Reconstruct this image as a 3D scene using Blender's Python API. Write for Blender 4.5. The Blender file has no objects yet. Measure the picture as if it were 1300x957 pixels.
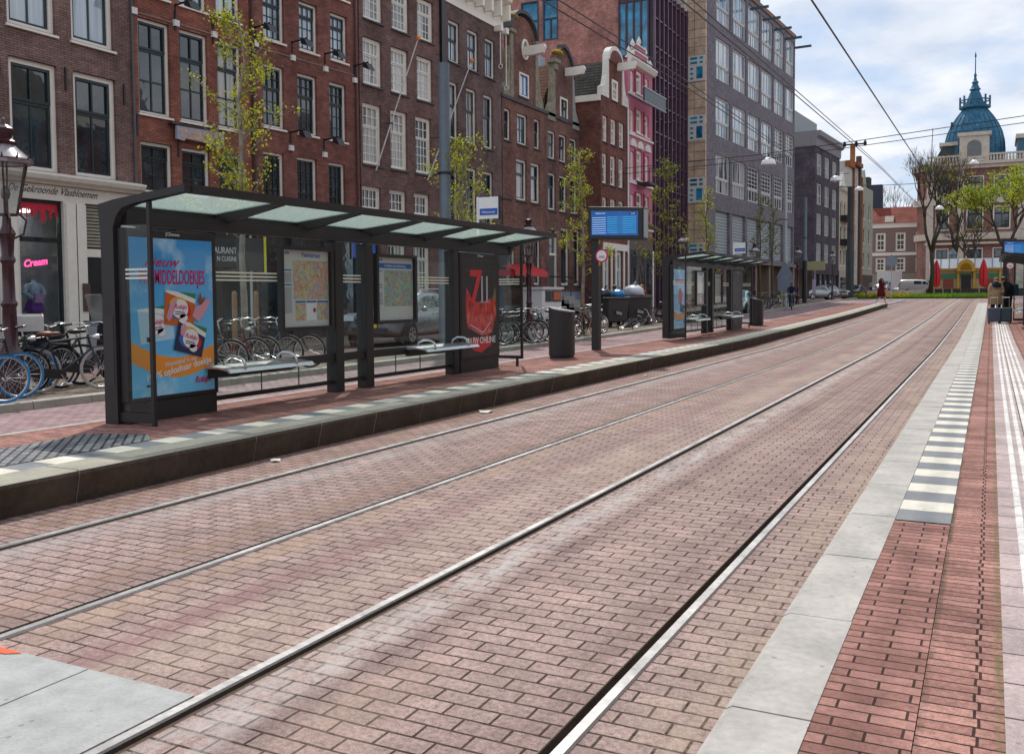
import bpy, math, random
from mathutils import Vector, Matrix
R = math.radians
PI = math.pi
rnd = random.Random(7)
sc = bpy.context.scene
C = sc.collection

# ------------------------------------------------------------------ terrain
HY = [-60, 28, 36, 51, 64, 71, 94, 120, 150, 600]
HZ = [0, 0, .08, .26, .48, .60, .88, 1.10, 1.25, 1.3]
def hz(y):
    for i in range(len(HY) - 1):
        if y <= HY[i + 1]:
            t = max(0, (y - HY[i]) / (HY[i + 1] - HY[i]))
            return HZ[i] + (HZ[i + 1] - HZ[i]) * t
    return HZ[-1]
YS = [-8, -4, 0, 3, 6, 9, 12, 15, 18, 21, 24, 28, 30, 32, 34, 36, 40, 44, 48, 51, 55, 60, 64, 67, 71, 76, 82, 88, 94, 100]

# ------------------------------------------------------------------ materials
MATS = {}
def nodes(name):
    m = bpy.data.materials.new(name); m.use_nodes = True
    nt = m.node_tree
    b = nt.nodes['Principled BSDF']
    return m, nt, b
def L(nt, a, b): nt.links.new(a, b)
def N(nt, t, **kw):
    n = nt.nodes.new(t)
    for k, v in kw.items():
        if hasattr(n, k): setattr(n, k, v)
    return n
def rgba(c): return (c[0], c[1], c[2], 1)
def mixc(nt, a, b, fac, mode='MIX'):
    n = nt.nodes.new('ShaderNodeMix'); n.data_type = 'RGBA'; n.blend_type = mode
    for s, v in ((n.inputs[0], fac), (n.inputs[6], a), (n.inputs[7], b)):
        if hasattr(v, 'is_linked'): L(nt, v, s)
        elif isinstance(v, (int, float)): s.default_value = v
        else: s.default_value = rgba(v)
    return n.outputs[2]
def math_(nt, op, a, b=0.0, c=None, clamp=False):
    n = nt.nodes.new('ShaderNodeMath'); n.operation = op; n.use_clamp = clamp
    for i, v in enumerate((a, b, c)):
        if v is None: continue
        if hasattr(v, 'is_linked'): L(nt, v, n.inputs[i])
        else: n.inputs[i].default_value = v
    return n.outputs[0]
def noise(nt, vec, scale, detail=4, rough=.55):
    n = nt.nodes.new('ShaderNodeTexNoise')
    n.inputs['Scale'].default_value = scale; n.inputs['Detail'].default_value = detail
    n.inputs['Roughness'].default_value = rough
    if vec is not None: L(nt, vec, n.inputs['Vector'])
    return n.outputs['Fac']
def ramp(nt, f, lo, hi):
    n = nt.nodes.new('ShaderNodeMapRange'); n.inputs[1].default_value = lo; n.inputs[2].default_value = hi
    L(nt, f, n.inputs[0]); return n.outputs[0]
def bump(nt, b, h, strength=.3, dist=.01):
    n = nt.nodes.new('ShaderNodeBump'); n.inputs['Strength'].default_value = strength
    n.inputs['Distance'].default_value = dist
    L(nt, h, n.inputs['Height']); L(nt, n.outputs[0], b.inputs['Normal'])
def objvec(nt):
    return nt.nodes.new('ShaderNodeTexCoord').outputs['Object']

def spots(nt, v, c, amount=.22):
    """gum, bird droppings and small chips: scattered dots, pale and dark"""
    for sc_, col, th in ((5.5, (.50, .47, .43), .05), (8.5, (.07, .06, .055), .035), (23, (.12, .10, .09), .075)):
        vo = N(nt, 'ShaderNodeTexVoronoi'); vo.inputs['Scale'].default_value = sc_; L(nt, v, vo.inputs['Vector'])
        sp_ = N(nt, 'ShaderNodeSeparateColor'); L(nt, vo.outputs['Color'], sp_.inputs[0])
        keep = math_(nt, 'LESS_THAN', sp_.outputs[0], amount); rad = math_(nt, 'MULTIPLY', sp_.outputs[1], th * sc_ * .17)
        dot = math_(nt, 'LESS_THAN', vo.outputs['Distance'], rad)
        c = mixc(nt, c, col, math_(nt, 'MULTIPLY', math_(nt, 'MULTIPLY', dot, keep), .42))
    return c

def mat(name, col, rough=.6, metal=0, var=.18, scale=6, bumpk=0, coat=0, spec=None, emit=0):
    """plain surface with large and small uneven wear"""
    if name in MATS: return MATS[name]
    m, nt, b = nodes(name)
    v = objvec(nt)
    n1 = noise(nt, v, scale, 5); n2 = noise(nt, v, scale * 9, 3)
    f = math_(nt, 'ADD', math_(nt, 'MULTIPLY', n1, .65), math_(nt, 'MULTIPLY', n2, .35))
    f = ramp(nt, f, .3, .7)
    c1 = tuple(max(0, x * (1 - var)) for x in col); c2 = tuple(min(1, x * (1 + var)) for x in col)
    c = mixc(nt, c1, c2, f)
    if name.startswith(('kerb_c', 'kerb_w', 'pale_concrete', 'cream_tile', 'blue_grey_tile')): c = spots(nt, v, c, .10)
    L(nt, c, b.inputs['Base Color'])
    b.inputs['Roughness'].default_value = rough; b.inputs['Metallic'].default_value = metal
    if coat: b.inputs['Coat Weight'].default_value = coat; b.inputs['Coat Roughness'].default_value = .05
    b.inputs['Specular IOR Level'].default_value = spec if spec is not None else (.18 if rough >= .55 and not metal else .5)
    if rough > .25 and var > 0:
        r = nt.nodes.new('ShaderNodeMapRange'); r.inputs[3].default_value = rough - .1; r.inputs[4].default_value = min(1, rough + .12)
        L(nt, f, r.inputs[0]); L(nt, r.outputs[0], b.inputs['Roughness'])
    if bumpk: bump(nt, b, n2, bumpk, .02)
    if emit:
        L(nt, c, b.inputs['Emission Color']); b.inputs['Emission Strength'].default_value = emit
    MATS[name] = m; return m

def brick(name, c1, c2, mortar, bw=.22, bh=.065, ms=.006, wall=True, stain=.35, rough=.85, offset=.5, swap=False, bands=(), warp=.004, bstr=.5, patch=.3, grain=.28):
    if name in MATS: return MATS[name]
    m, nt, b = nodes(name)
    v = objvec(nt)
    s = nt.nodes.new('ShaderNodeSeparateXYZ'); L(nt, v, s.inputs[0])
    cb = nt.nodes.new('ShaderNodeCombineXYZ')
    if wall:
        L(nt, math_(nt, 'ADD', s.outputs[0], s.outputs[1]), cb.inputs[0]); L(nt, s.outputs[2], cb.inputs[1])
    elif swap:
        L(nt, s.outputs[1], cb.inputs[0]); L(nt, s.outputs[0], cb.inputs[1])
    else:
        L(nt, s.outputs[0], cb.inputs[0]); L(nt, s.outputs[1], cb.inputs[1])
    # uneven laying
    nv = nt.nodes.new('ShaderNodeTexNoise'); nv.inputs['Scale'].default_value = 3.1; nv.inputs['Detail'].default_value = 3
    L(nt, cb.outputs[0], nv.inputs['Vector'])
    va = nt.nodes.new('ShaderNodeVectorMath'); va.operation = 'MULTIPLY_ADD'
    L(nt, nv.outputs['Color'], va.inputs[0]); va.inputs[1].default_value = (warp * 2, warp * 2, 0); L(nt, cb.outputs[0], va.inputs[2])
    t = nt.nodes.new('ShaderNodeTexBrick'); t.offset = offset
    t.inputs['Scale'].default_value = 1; t.inputs['Brick Width'].default_value = bw; t.inputs['Row Height'].default_value = bh
    t.inputs['Mortar Size'].default_value = ms; t.inputs['Mortar Smooth'].default_value = .25
    t.inputs['Color1'].default_value = rgba(c1); t.inputs['Color2'].default_value = rgba(c2); t.inputs['Mortar'].default_value = rgba(mortar)
    L(nt, va.outputs[0], t.inputs['Vector'])
    big = ramp(nt, noise(nt, v, .55, 5), .3, .7); sm = noise(nt, v, 38, 3); med = ramp(nt, noise(nt, v, 3.2, 4), .35, .65)
    c = t.outputs['Color']
    k = mixc(nt, (1 - stain,) * 3, (1 + stain * .5,) * 3, big)
    c = mixc(nt, c, k, 1, 'MULTIPLY')
    k2 = mixc(nt, (1 - patch * .6,) * 3, (1 + patch * .5,) * 3, med)
    c = mixc(nt, c, k2, 1, 'MULTIPLY')
    sg_ = ramp(nt, math_(nt, 'ADD', math_(nt, 'MULTIPLY', sm, .5), math_(nt, 'MULTIPLY', noise(nt, v, 130, 2), .5)), .33, .67)
    k3 = mixc(nt, (1 - grain,) * 3, (1 + grain * .8,) * 3, sg_)
    c = mixc(nt, c, k3, 1, 'MULTIPLY')
    for (x0, w, col, st, sc_) in bands:
        d = math_(nt, 'ABSOLUTE', math_(nt, 'SUBTRACT', s.outputs[0], x0))
        g = math_(nt, 'SUBTRACT', 1.0, math_(nt, 'DIVIDE', d, w), clamp=True)
        sv = nt.nodes.new('ShaderNodeVectorMath'); sv.operation = 'MULTIPLY'; sv.inputs[1].default_value = (sc_, sc_ * .25, 1); L(nt, v, sv.inputs[0])
        nn = ramp(nt, math_(nt, 'ADD', math_(nt, 'MULTIPLY', noise(nt, sv.outputs[0], 2.0, 6, .65), .62), math_(nt, 'MULTIPLY', noise(nt, v, 26, 4, .7), .38)), .42, .58)
        f = math_(nt, 'MULTIPLY', math_(nt, 'MULTIPLY', math_(nt, 'POWER', g, .7), nn), st, clamp=True)
        c = mixc(nt, c, col, f)
    if not wall: c = spots(nt, v, c)
    L(nt, c, b.inputs['Base Color']); b.inputs['Roughness'].default_value = rough; b.inputs['Specular IOR Level'].default_value = .12
    h = math_(nt, 'ADD', math_(nt, 'MULTIPLY', t.outputs['Fac'], -1.0), math_(nt, 'MULTIPLY', sm, .35))
    bump(nt, b, h, bstr, .012)
    MATS[name] = m; return m

def glass(name, tint=(.92, .96, .95), ior=1.45, rough=.0, dirt=.04, base=.02):
    if name in MATS: return MATS[name]
    m, nt, b = nodes(name); nt.nodes.remove(b)
    out = nt.nodes['Material Output']
    tr = N(nt, 'ShaderNodeBsdfTransparent'); tr.inputs[0].default_value = rgba(tint)
    gl = N(nt, 'ShaderNodeBsdfGlossy'); gl.inputs['Roughness'].default_value = rough
    df = N(nt, 'ShaderNodeBsdfDiffuse'); df.inputs[0].default_value = (.6, .64, .62, 1)
    lw = N(nt, 'ShaderNodeLayerWeight'); lw.inputs[0].default_value = .5
    fz = math_(nt, 'ADD', math_(nt, 'MULTIPLY', math_(nt, 'POWER', lw.outputs['Facing'], 5.0), .5), base)
    v = objvec(nt)
    d = math_(nt, 'MULTIPLY', ramp(nt, noise(nt, v, 2.2, 5), .35, .75), dirt)
    m0 = N(nt, 'ShaderNodeMixShader'); L(nt, d, m0.inputs[0]); L(nt, tr.outputs[0], m0.inputs[1]); L(nt, df.outputs[0], m0.inputs[2])
    mx = N(nt, 'ShaderNodeMixShader'); L(nt, fz, mx.inputs[0]); L(nt, m0.outputs[0], mx.inputs[1]); L(nt, gl.outputs[0], mx.inputs[2])
    L(nt, mx.outputs[0], out.inputs[0]); MATS[name] = m; return m

def frosted(name, col):
    m, nt, b = nodes(name); nt.nodes.remove(b)
    out = nt.nodes['Material Output']
    v = objvec(nt)
    sv = N(nt, 'ShaderNodeVectorMath', operation='MULTIPLY'); sv.inputs[1].default_value = (5, 14, 1); L(nt, v, sv.inputs[0])
    c = mixc(nt, tuple(x * .84 for x in col), col, ramp(nt, noise(nt, sv.outputs[0], 1.6, 5), .3, .7))
    tl = N(nt, 'ShaderNodeBsdfTranslucent'); L(nt, c, tl.inputs[0])
    tr = N(nt, 'ShaderNodeBsdfTransparent'); tr.inputs[0].default_value = rgba((.86, .90, .88))
    df = N(nt, 'ShaderNodeBsdfDiffuse'); L(nt, c, df.inputs[0])
    a = N(nt, 'ShaderNodeMixShader'); a.inputs[0].default_value = .25; L(nt, tl.outputs[0], a.inputs[1]); L(nt, df.outputs[0], a.inputs[2])
    d = N(nt, 'ShaderNodeMixShader'); d.inputs[0].default_value = .74; L(nt, a.outputs[0], d.inputs[1]); L(nt, tr.outputs[0], d.inputs[2])
    L(nt, d.outputs[0], out.inputs[0]); MATS[name] = m; return m

def pane(name, base, curtain=None, ior=1.9, wob=.06):
    """window pane: dark room, hanging curtain or painted sky patches behind a reflecting old sheet of glass"""
    if name in MATS: return MATS[name]
    m, nt, b = nodes(name)
    v = objvec(nt)
    oi = N(nt, 'ShaderNodeObjectInfo')
    va = N(nt, 'ShaderNodeVectorMath', operation='ADD'); L(nt, v, va.inputs[0])
    cr = N(nt, 'ShaderNodeCombineXYZ'); L(nt, math_(nt, 'MULTIPLY', oi.outputs['Random'], 50.0), cr.inputs[0]); L(nt, math_(nt, 'MULTIPLY', oi.outputs['Random'], 31.0), cr.inputs[2])
    L(nt, cr.outputs[0], va.inputs[1])
    vv = va.outputs[0]
    big = ramp(nt, noise(nt, vv, 1.1, 3), .35, .7)
    c = mixc(nt, tuple(x * .45 for x in base), tuple(x * 1.9 for x in base), big)
    if curtain:
        sv = N(nt, 'ShaderNodeVectorMath', operation='MULTIPLY'); sv.inputs[1].default_value = (13, 13, .25); L(nt, vv, sv.inputs[0])
        st = ramp(nt, noise(nt, sv.outputs[0], 1, 2), .3, .7)
        cc = mixc(nt, tuple(x * .62 for x in curtain), curtain, st)
        wv = N(nt, 'ShaderNodeVectorMath', operation='MULTIPLY'); wv.inputs[1].default_value = (1.6, 1.6, .15); L(nt, vv, wv.inputs[0])
        msk = ramp(nt, noise(nt, wv.outputs[0], 1.0, 1), .40, .46)
        c = mixc(nt, c, cc, msk)
    L(nt, c, b.inputs['Base Color']); b.inputs['Roughness'].default_value = .03; b.inputs['IOR'].default_value = ior
    bump(nt, b, noise(nt, vv, 1.7, 2), wob, .05)
    MATS[name] = m; return m

M = dict(
    white=mat('painted_wood_cream', (.82, .78, .69), .45, var=.08),
    dgreen=mat('dark_green_sash_paint', (.012, .024, .026), .3, var=.3),
    black=mat('black_paint', (.012, .012, .014), .4, var=.3),
    iron=mat('dark_iron', (.02, .02, .022), .5, var=.3),
    shelter=mat('anthracite_powder_coat', (.028, .0255, .026), .45, var=.14, scale=4, spec=.3),
    shelter_light=mat('charcoal_panel', (.036, .033, .034), .5, var=.12, spec=.3),
    steel=mat('brushed_steel', (.62, .62, .63), .33, 1, var=.03, scale=3),
    rail=mat('polished_rail_head', (.46, .45, .44), .38, .6, var=.1, scale=2.5),
    raildark=mat('groove_near_black', (.014, .010, .008), .95, var=.4, spec=0),  # near-black for the flat groove strips, kerb joints and tile bed
    rubber=mat('rubber', (.018, .018, .018), .7, var=.3),
    stone=mat('grey_stone', (.33, .32, .30), .75, var=.2, bumpk=.2),
    darkstone=mat('dark_sill_stone', (.09, .09, .095), .7, var=.25),
    blue=mat('sign_blue', (.015, .09, .42), .4, var=.08),
    whitepl=mat('white_enamel', (.78, .78, .77), .35, var=.06),
    red=mat('bright_red', (.55, .012, .02), .5, var=.12),
    lampred=mat('oxblood_lamp_paint', (.045, .012, .018), .3, var=.3),
    polegrey=mat('blue_grey_pole_paint', (.13, .17, .21), .45, var=.12),
    polelight=mat('pale_grey_pole_paint', (.36, .40, .43), .45, var=.12),
    roof=mat('roofing', (.06, .055, .055), .8, var=.3),
    skin=mat('skin', (.5, .29, .2), .5, var=.08),
    hair=mat('dark_hair', (.025, .016, .012), .5, var=.3),
    pane=pane('window_glass_dark', (.018, .030, .038), None, 1.9, .07),
    panec=pane('window_glass_curtain', (.03, .036, .04), (.50, .50, .48), 1.6),
    panew=pane('window_glass_net_curtain', (.2, .22, .22), (.66, .68, .67), 1.6),
    paneb=pane('window_glass_blue', (.015, .20, .34), None, 1.7),
    panes=pane('window_glass_painted_sky', (.10, .17, .22), (.50, .60, .66), 2.1),  # sky reflection painted as pale blue patches in the pane colour
    carglass=pane('car_glass', (.02, .05, .055), None, 1.7, .01),
    glass=glass('shelter_glass', (.90, .96, .95), dirt=.02),
    shopglass=glass('shop_glass', (.85, .88, .88), 1.5, base=.11),
    lampglass=glass('lantern_glass', (.85, .86, .84), 1.5, .05, .35),
    frost=frosted('frosted_roof_glass', (.68, .82, .77)),
)

# ------------------------------------------------------------------ mesh builder
class MB:
    def __init__(s): s.v = []; s.f = []; s.m = []
    def add(s, vs, fs, mi=0):
        o = len(s.v); s.v += [tuple(p) for p in vs]; s.f += [tuple(o + i for i in f) for f in fs]; s.m += [mi] * len(fs)
        return s
    def box(s, x0, y0, z0, x1, y1, z1, mi=0):
        return s.add([(x0, y0, z0), (x1, y0, z0), (x1, y1, z0), (x0, y1, z0), (x0, y0, z1), (x1, y0, z1), (x1, y1, z1), (x0, y1, z1)],
                     [(0, 3, 2, 1), (4, 5, 6, 7), (0, 1, 5, 4), (1, 2, 6, 5), (2, 3, 7, 6), (3, 0, 4, 7)], mi)
    def quad(s, a, b, c, d, mi=0): return s.add([a, b, c, d], [(0, 1, 2, 3)], mi)
    def poly(s, pts, mi=0): return s.add(pts, [tuple(range(len(pts)))], mi)
    def tube(s, p0, p1, r0, r1=None, n=8, mi=0, caps=True):
        r1 = r0 if r1 is None else r1
        p0 = Vector(p0); p1 = Vector(p1); d = (p1 - p0)
        if d.length < 1e-6: return s
        d.normalize(); a = d.orthogonal().normalized(); b = d.cross(a)
        vs = [p0 + (a * math.cos(2 * PI * i / n) + b * math.sin(2 * PI * i / n)) * r0 for i in range(n)]
        vs += [p1 + (a * math.cos(2 * PI * i / n) + b * math.sin(2 * PI * i / n)) * r1 for i in range(n)]
        fs = [(i, (i + 1) % n, n + (i + 1) % n, n + i) for i in range(n)]
        if caps: fs += [tuple(range(n - 1, -1, -1)), tuple(range(n, 2 * n))]
        return s.add(vs, fs, mi)
    def path(s, pts, rs, n=8, mi=0):
        pts = [Vector(p) for p in pts]
        if not isinstance(rs, (list, tuple)): rs = [rs] * len(pts)
        o = len(s.v); a = None
        for i, p in enumerate(pts):
            d = (pts[min(i + 1, len(pts) - 1)] - pts[max(i - 1, 0)]).normalized()
            a = d.orthogonal().normalized() if a is None else (a - d * a.dot(d)).normalized()
            b = d.cross(a)
            s.v += [tuple(p + (a * math.cos(2 * PI * k / n) + b * math.sin(2 * PI * k / n)) * rs[i]) for k in range(n)]
        for i in range(len(pts) - 1):
            for k in range(n):
                s.f.append((o + i * n + k, o + i * n + (k + 1) % n, o + (i + 1) * n + (k + 1) % n, o + (i + 1) * n + k)); s.m.append(mi)
        s.f.append(tuple(o + k for k in range(n - 1, -1, -1))); s.m.append(mi)
        s.f.append(tuple(o + (len(pts) - 1) * n + k for k in range(n))); s.m.append(mi)
        return s
    def lathe(s, prof, n=16, c=(0, 0, 0), mi=0, axis='z'):
        vs = []
        for r, z in prof:
            for k in range(n):
                a = 2 * PI * k / n; x, y = r * math.cos(a), r * math.sin(a)
                if axis == 'z': vs.append((c[0] + x, c[1] + y, c[2] + z))
                elif axis == 'y': vs.append((c[0] + x, c[1] + z, c[2] + y))
                else: vs.append((c[0] + z, c[1] + x, c[2] + y))
        fs = []
        for i in range(len(prof) - 1):
            for k in range(n): fs.append((i * n + k, i * n + (k + 1) % n, (i + 1) * n + (k + 1) % n, (i + 1) * n + k))
        fs += [tuple(range(n - 1, -1, -1)), tuple((len(prof) - 1) * n + k for k in range(n))]
        return s.add(vs, fs, mi)
    def prism(s, poly, axis, a, b, mi=0):
        """extrude a 2-D outline; axis 'y': poly is (x,z); 'x': (y,z); 'z': (x,y)"""
        P = {'y': lambda p, t: (p[0], t, p[1]), 'x': lambda p, t: (t, p[0], p[1]), 'z': lambda p, t: (p[0], p[1], t)}[axis]
        n = len(poly); vs = [P(p, a) for p in poly] + [P(p, b) for p in poly]
        fs = [(i, (i + 1) % n, n + (i + 1) % n, n + i) for i in range(n)] + [tuple(range(n - 1, -1, -1)), tuple(range(n, 2 * n))]
        return s.add(vs, fs, mi)
    def torus(s, c, R_, r, axis='y', n=36, k=6, mi=0, rz=None):
        vs = []; fs = []
        for i in range(n):
            a = 2 * PI * i / n
            for j in range(k):
                b = 2 * PI * j / k; q = R_ + r * math.cos(b); h = (rz or r) * math.sin(b)
                x, y = q * math.cos(a), q * math.sin(a)
                vs.append({'y': (c[0] + x, c[1] + h, c[2] + y), 'z': (c[0] + x, c[1] + y, c[2] + h), 'x': (c[0] + h, c[1] + x, c[2] + y)}[axis])
        for i in range(n):
            for j in range(k): fs.append((i * k + j, ((i + 1) % n) * k + j, ((i + 1) % n) * k + (j + 1) % k, i * k + (j + 1) % k))
        return s.add(vs, fs, mi)
    def ball(s, c, rx, ry=None, rz=None, n=12, m=8, mi=0):
        ry = ry or rx; rz = rz or rx
        vs = []; fs = []
        for i in range(m + 1):
            t = PI * i / m
            for k in range(n):
                a = 2 * PI * k / n
                vs.append((c[0] + rx * math.sin(t) * math.cos(a), c[1] + ry * math.sin(t) * math.sin(a), c[2] + rz * math.cos(t)))
        for i in range(m):
            for k in range(n): fs.append((i * n + k, (i + 1) * n + k, (i + 1) * n + (k + 1) % n, i * n + (k + 1) % n))
        return s.add(vs, fs, mi)
    def mesh(s, name, mats, smooth=False):
        me = bpy.data.meshes.new(name); me.from_pydata(s.v, [], s.f)
        for m in (mats if isinstance(mats, (list, tuple)) else [mats]): me.materials.append(m)
        me.polygons.foreach_set('material_index', s.m)
        if smooth is not False:
            me.polygons.foreach_set('use_smooth', [True] * len(s.f))
        me.validate(); me.update()
        if smooth == 'angle':
            try: me.set_sharp_from_angle(angle=R(35))
            except Exception: pass
        return me
    def build(s, name, mats, parent=None, loc=(0, 0, 0), rot=(0, 0, 0), smooth=False):
        return link(name, s.mesh(name, mats, smooth), parent, loc, rot)
def link(name, me, parent=None, loc=(0, 0, 0), rot=(0, 0, 0)):
    o = bpy.data.objects.new(name, me); C.objects.link(o); o.location = loc; o.rotation_euler = rot
    if parent: o.parent = parent
    return o
def tag(o, label=None, cat=None, group=None, kind=None):
    for k, v in (('label', label), ('category', cat), ('group', group), ('kind', kind)):
        if v: o[k] = v
    return o
def thing(name, label, cat, loc=(0, 0, 0), rz=0, group=None):
    o = bpy.data.objects.new(name, None); C.objects.link(o); o.location = loc; o.rotation_euler = (0, 0, rz)
    o.empty_display_size = .2
    return tag(o, label, cat, group)
def copy_tree(o, parent=None):
    c = o.copy(); C.objects.link(c)
    if parent: c.parent = parent
    for ch in list(o.children): copy_tree(ch, c)
    return c
def again(o, label, loc, rz, group=None):
    c = copy_tree(o); c['label'] = label; c.location = loc; c.rotation_euler = (0, 0, rz)
    if group: c['group'] = group
    return c
def bevel(o, w=.01, seg=2):
    b = o.modifiers.new('bevel', 'BEVEL'); b.width = w; b.segments = seg; b.limit_method = 'ANGLE'; b.angle_limit = R(40)
    return o
def text(name, body, size, m, parent, loc, rot, shear=0, sx=1, ext=.001, align='CENTER', bold=0, fit=None):
    cu = bpy.data.curves.new(name, 'FONT'); cu.body = body; cu.size = size; cu.shear = shear; cu.extrude = ext
    cu.align_x = align; cu.offset = bold; cu.resolution_u = 3
    tmp = bpy.data.objects.new(name + '_tmp', cu)
    me = bpy.data.meshes.new_from_object(tmp)
    bpy.data.objects.remove(tmp); bpy.data.curves.remove(cu)
    me.materials.clear(); me.materials.append(m)
    for p in me.polygons: p.material_index = 0
    if fit:
        xs = [v.co.x for v in me.vertices]; sx = fit / (max(xs) - min(xs))
    o = link(name, me, parent, loc, rot); o.scale = (sx, 1, 1)
    return o
FX = (PI / 2, 0, PI / 2)      # lettering that faces +X
FU = (PI / 2, 0, 0)           # lettering on a facade (faces local -Y)

# ------------------------------------------------------------------ camera, sun, sky
cam = bpy.data.objects.new('camera', bpy.data.cameras.new('camera')); C.objects.link(cam); sc.camera = cam
MR = Matrix(((.89225885, -.0154724, .45125907), (.4514621, .04715106, -.89104363), (-.00749076, .99876793, .04905615)))
cam.matrix_world = Matrix.Translation((0, 0, 1.6)) @ MR.to_4x4()
cam.data.sensor_width = 36; cam.data.lens = 1200 / 1300 * 36; cam.data.shift_y = -45 / 1300
cam.data.clip_end = 3000; cam.data.clip_start = .05
SEL = R(54); SROT = math.atan2(-.48, .88)
sd = Vector((math.sin(SROT) * math.cos(SEL), math.cos(SROT) * math.cos(SEL), math.sin(SEL)))
sun = bpy.data.objects.new('sun', bpy.data.lights.new('sun', 'SUN')); C.objects.link(sun)
sun.data.energy = 3.0; sun.data.angle = R(1.2); sun.data.color = (1, .95, .87)
sun.rotation_euler = (-sd).to_track_quat('-Z', 'Y').to_euler()
w = bpy.data.worlds.new('World'); sc.world = w; w.use_nodes = True
nt = w.node_tree; bg = nt.nodes['Background']
sky = nt.nodes.new('ShaderNodeTexSky'); sky.sky_type = 'NISHITA'; sky.sun_disc = False
sky.sun_elevation = SEL; sky.sun_rotation = SROT; sky.dust_density = 1.5
tc = nt.nodes.new('ShaderNodeTexCoord')
sp = nt.nodes.new('ShaderNodeSeparateXYZ'); L(nt, tc.outputs['Generated'], sp.inputs[0])
zc = math_(nt, 'MAXIMUM', math_(nt, 'ADD', sp.outputs[2], .22), .05)
cv = nt.nodes.new('ShaderNodeCombineXYZ')
L(nt, math_(nt, 'DIVIDE', sp.outputs[0], zc), cv.inputs[0]); L(nt, math_(nt, 'DIVIDE', sp.outputs[1], zc), cv.inputs[1]); cv.inputs[2].default_value = 3.7
n1 = noise(nt, cv.outputs[0], 1.9, 8, .56); n2 = noise(nt, cv.outputs[0], 4.2, 6, .55)
cov = ramp(nt, n1, .30, .50)
shade = ramp(nt, math_(nt, 'ADD', math_(nt, 'MULTIPLY', n1, .5), math_(nt, 'MULTIPLY', n2, .5)), .34, .62)
ccol = mixc(nt, (5.0, 5.9, 7.5), (9.2, 9.35, 9.6), shade)
skyb = mixc(nt, sky.outputs[0], (4.6, 6.3, 9.2), .55)
L(nt, mixc(nt, skyb, ccol, cov), bg.inputs[0]); bg.inputs[1].default_value = .095
vs = sc.view_settings; vs.view_transform = 'Standard'; vs.look = 'None'; vs.gamma = 1; vs.exposure = .25; vs.use_curve_mapping = False
sc.render.engine = 'CYCLES'; sc.cycles.max_bounces = 8; sc.cycles.transparent_max_bounces = 16
sc.cycles.use_denoising = True; sc.cycles.caustics_reflective = False; sc.cycles.caustics_refractive = False

# ------------------------------------------------------------------ ground and paving
def sheet(name, x0, x1, zo, m, ys=None, kind='structure', x0f=None, x1f=None):
    ys = ys or YS; mb = MB()
    for a, b in zip(ys[:-1], ys[1:]):
        xa0, xa1 = (x0f(a) if x0f else x0), (x1f(a) if x1f else x1); xb0, xb1 = (x0f(b) if x0f else x0), (x1f(b) if x1f else x1)
        mb.quad((xa0, a, hz(a) + zo), (xa1, a, hz(a) + zo), (xb1, b, hz(b) + zo), (xb0, b, hz(b) + zo))
    o = mb.build(name, m); tag(o, kind=kind); return o
BANDS = [(-2.56, .16, (.46, .44, .43), .85, 4.8), (-3.15, .62, (.44, .36, .28), .42, 1.0), (-1.54, .26, (.16, .11, .09), .5, 3.8),
         (-.98, .32, (.42, .34, .25), .5, 1.5), (-6.2, .5, (.19, .11, .07), .75, 1.4), (-5.42, .24, (.40, .38, .37), .6, 2.5),
         (-4.45, .26, (.22, .14, .10), .6, 1.4), (-3.98, .18, (.36, .26, .18), .6, 2.0), (-2.2, .5, (.40, .30, .23), .3, 1.2), (-3.55, .16, (.20, .10, .11), .7, .5)]
M['track'] = brick('track_brick_paving', (.372, .268, .246), (.30, .214, .20), (.045, .027, .02), .205, .105, .0062, False, .16, .85, bands=BANDS, patch=.26, warp=.007, bstr=.8, grain=.55)
M['roadbrick'] = brick('road_brick_paving', (.37, .255, .26), (.31, .215, .22), (.09, .06, .055), .21, .105, .007, False, .2, .85)
M['platbrick'] = brick('platform_brick', (.37, .195, .165), (.24, .118, .10), (.05, .028, .023), .21, .07, .005, False, .25, .85, patch=.4, warp=.006)
M['platbrick2'] = brick('platform_stack_bond_brick', (.40, .215, .18), (.25, .125, .105), (.045, .024, .02), .215, .068, .0048, False, .2, .85, offset=.06, patch=.4, warp=.013, bstr=.9, bands=[(.046, .018, (.11, .12, .04), .75, 9), (-.18, .02, (.06, .05, .03), .9, 6)], grain=.4)
M['pave'] = brick('pavement_clinker', (.27, .215, .175), (.20, .16, .13), (.09, .085, .06), .2, .1, .007, False, .3, .9)
M['service'] = brick('service_lane_brick', (.22, .13, .12), (.18, .11, .10), (.06, .05, .045), .21, .1, .006, False, .3, .85)
M['kerb'] = mat('kerb_concrete', (.385, .365, .34), .8, var=.3, scale=3, bumpk=.25)
M['kerbold'] = mat('kerb_weathered', (.30, .285, .235), .8, var=.28, scale=2.5, bumpk=.25)
M['kerbface'] = mat('kerb_face_painted_shade', (.078, .060, .045), .9, var=.45, scale=2.2, bumpk=.2)  # shade on the kerb face, put into a darker brown than the top
M['cream'] = mat('cream_tile', (.60, .57, .49), .7, var=.2, scale=5)
M['greyt'] = mat('blue_grey_tile', (.19, .20, .215), .7, var=.26, scale=5)
M['plain'] = mat('old_asphalt', (.17, .13, .125), .9, var=.2, scale=.6)

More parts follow.
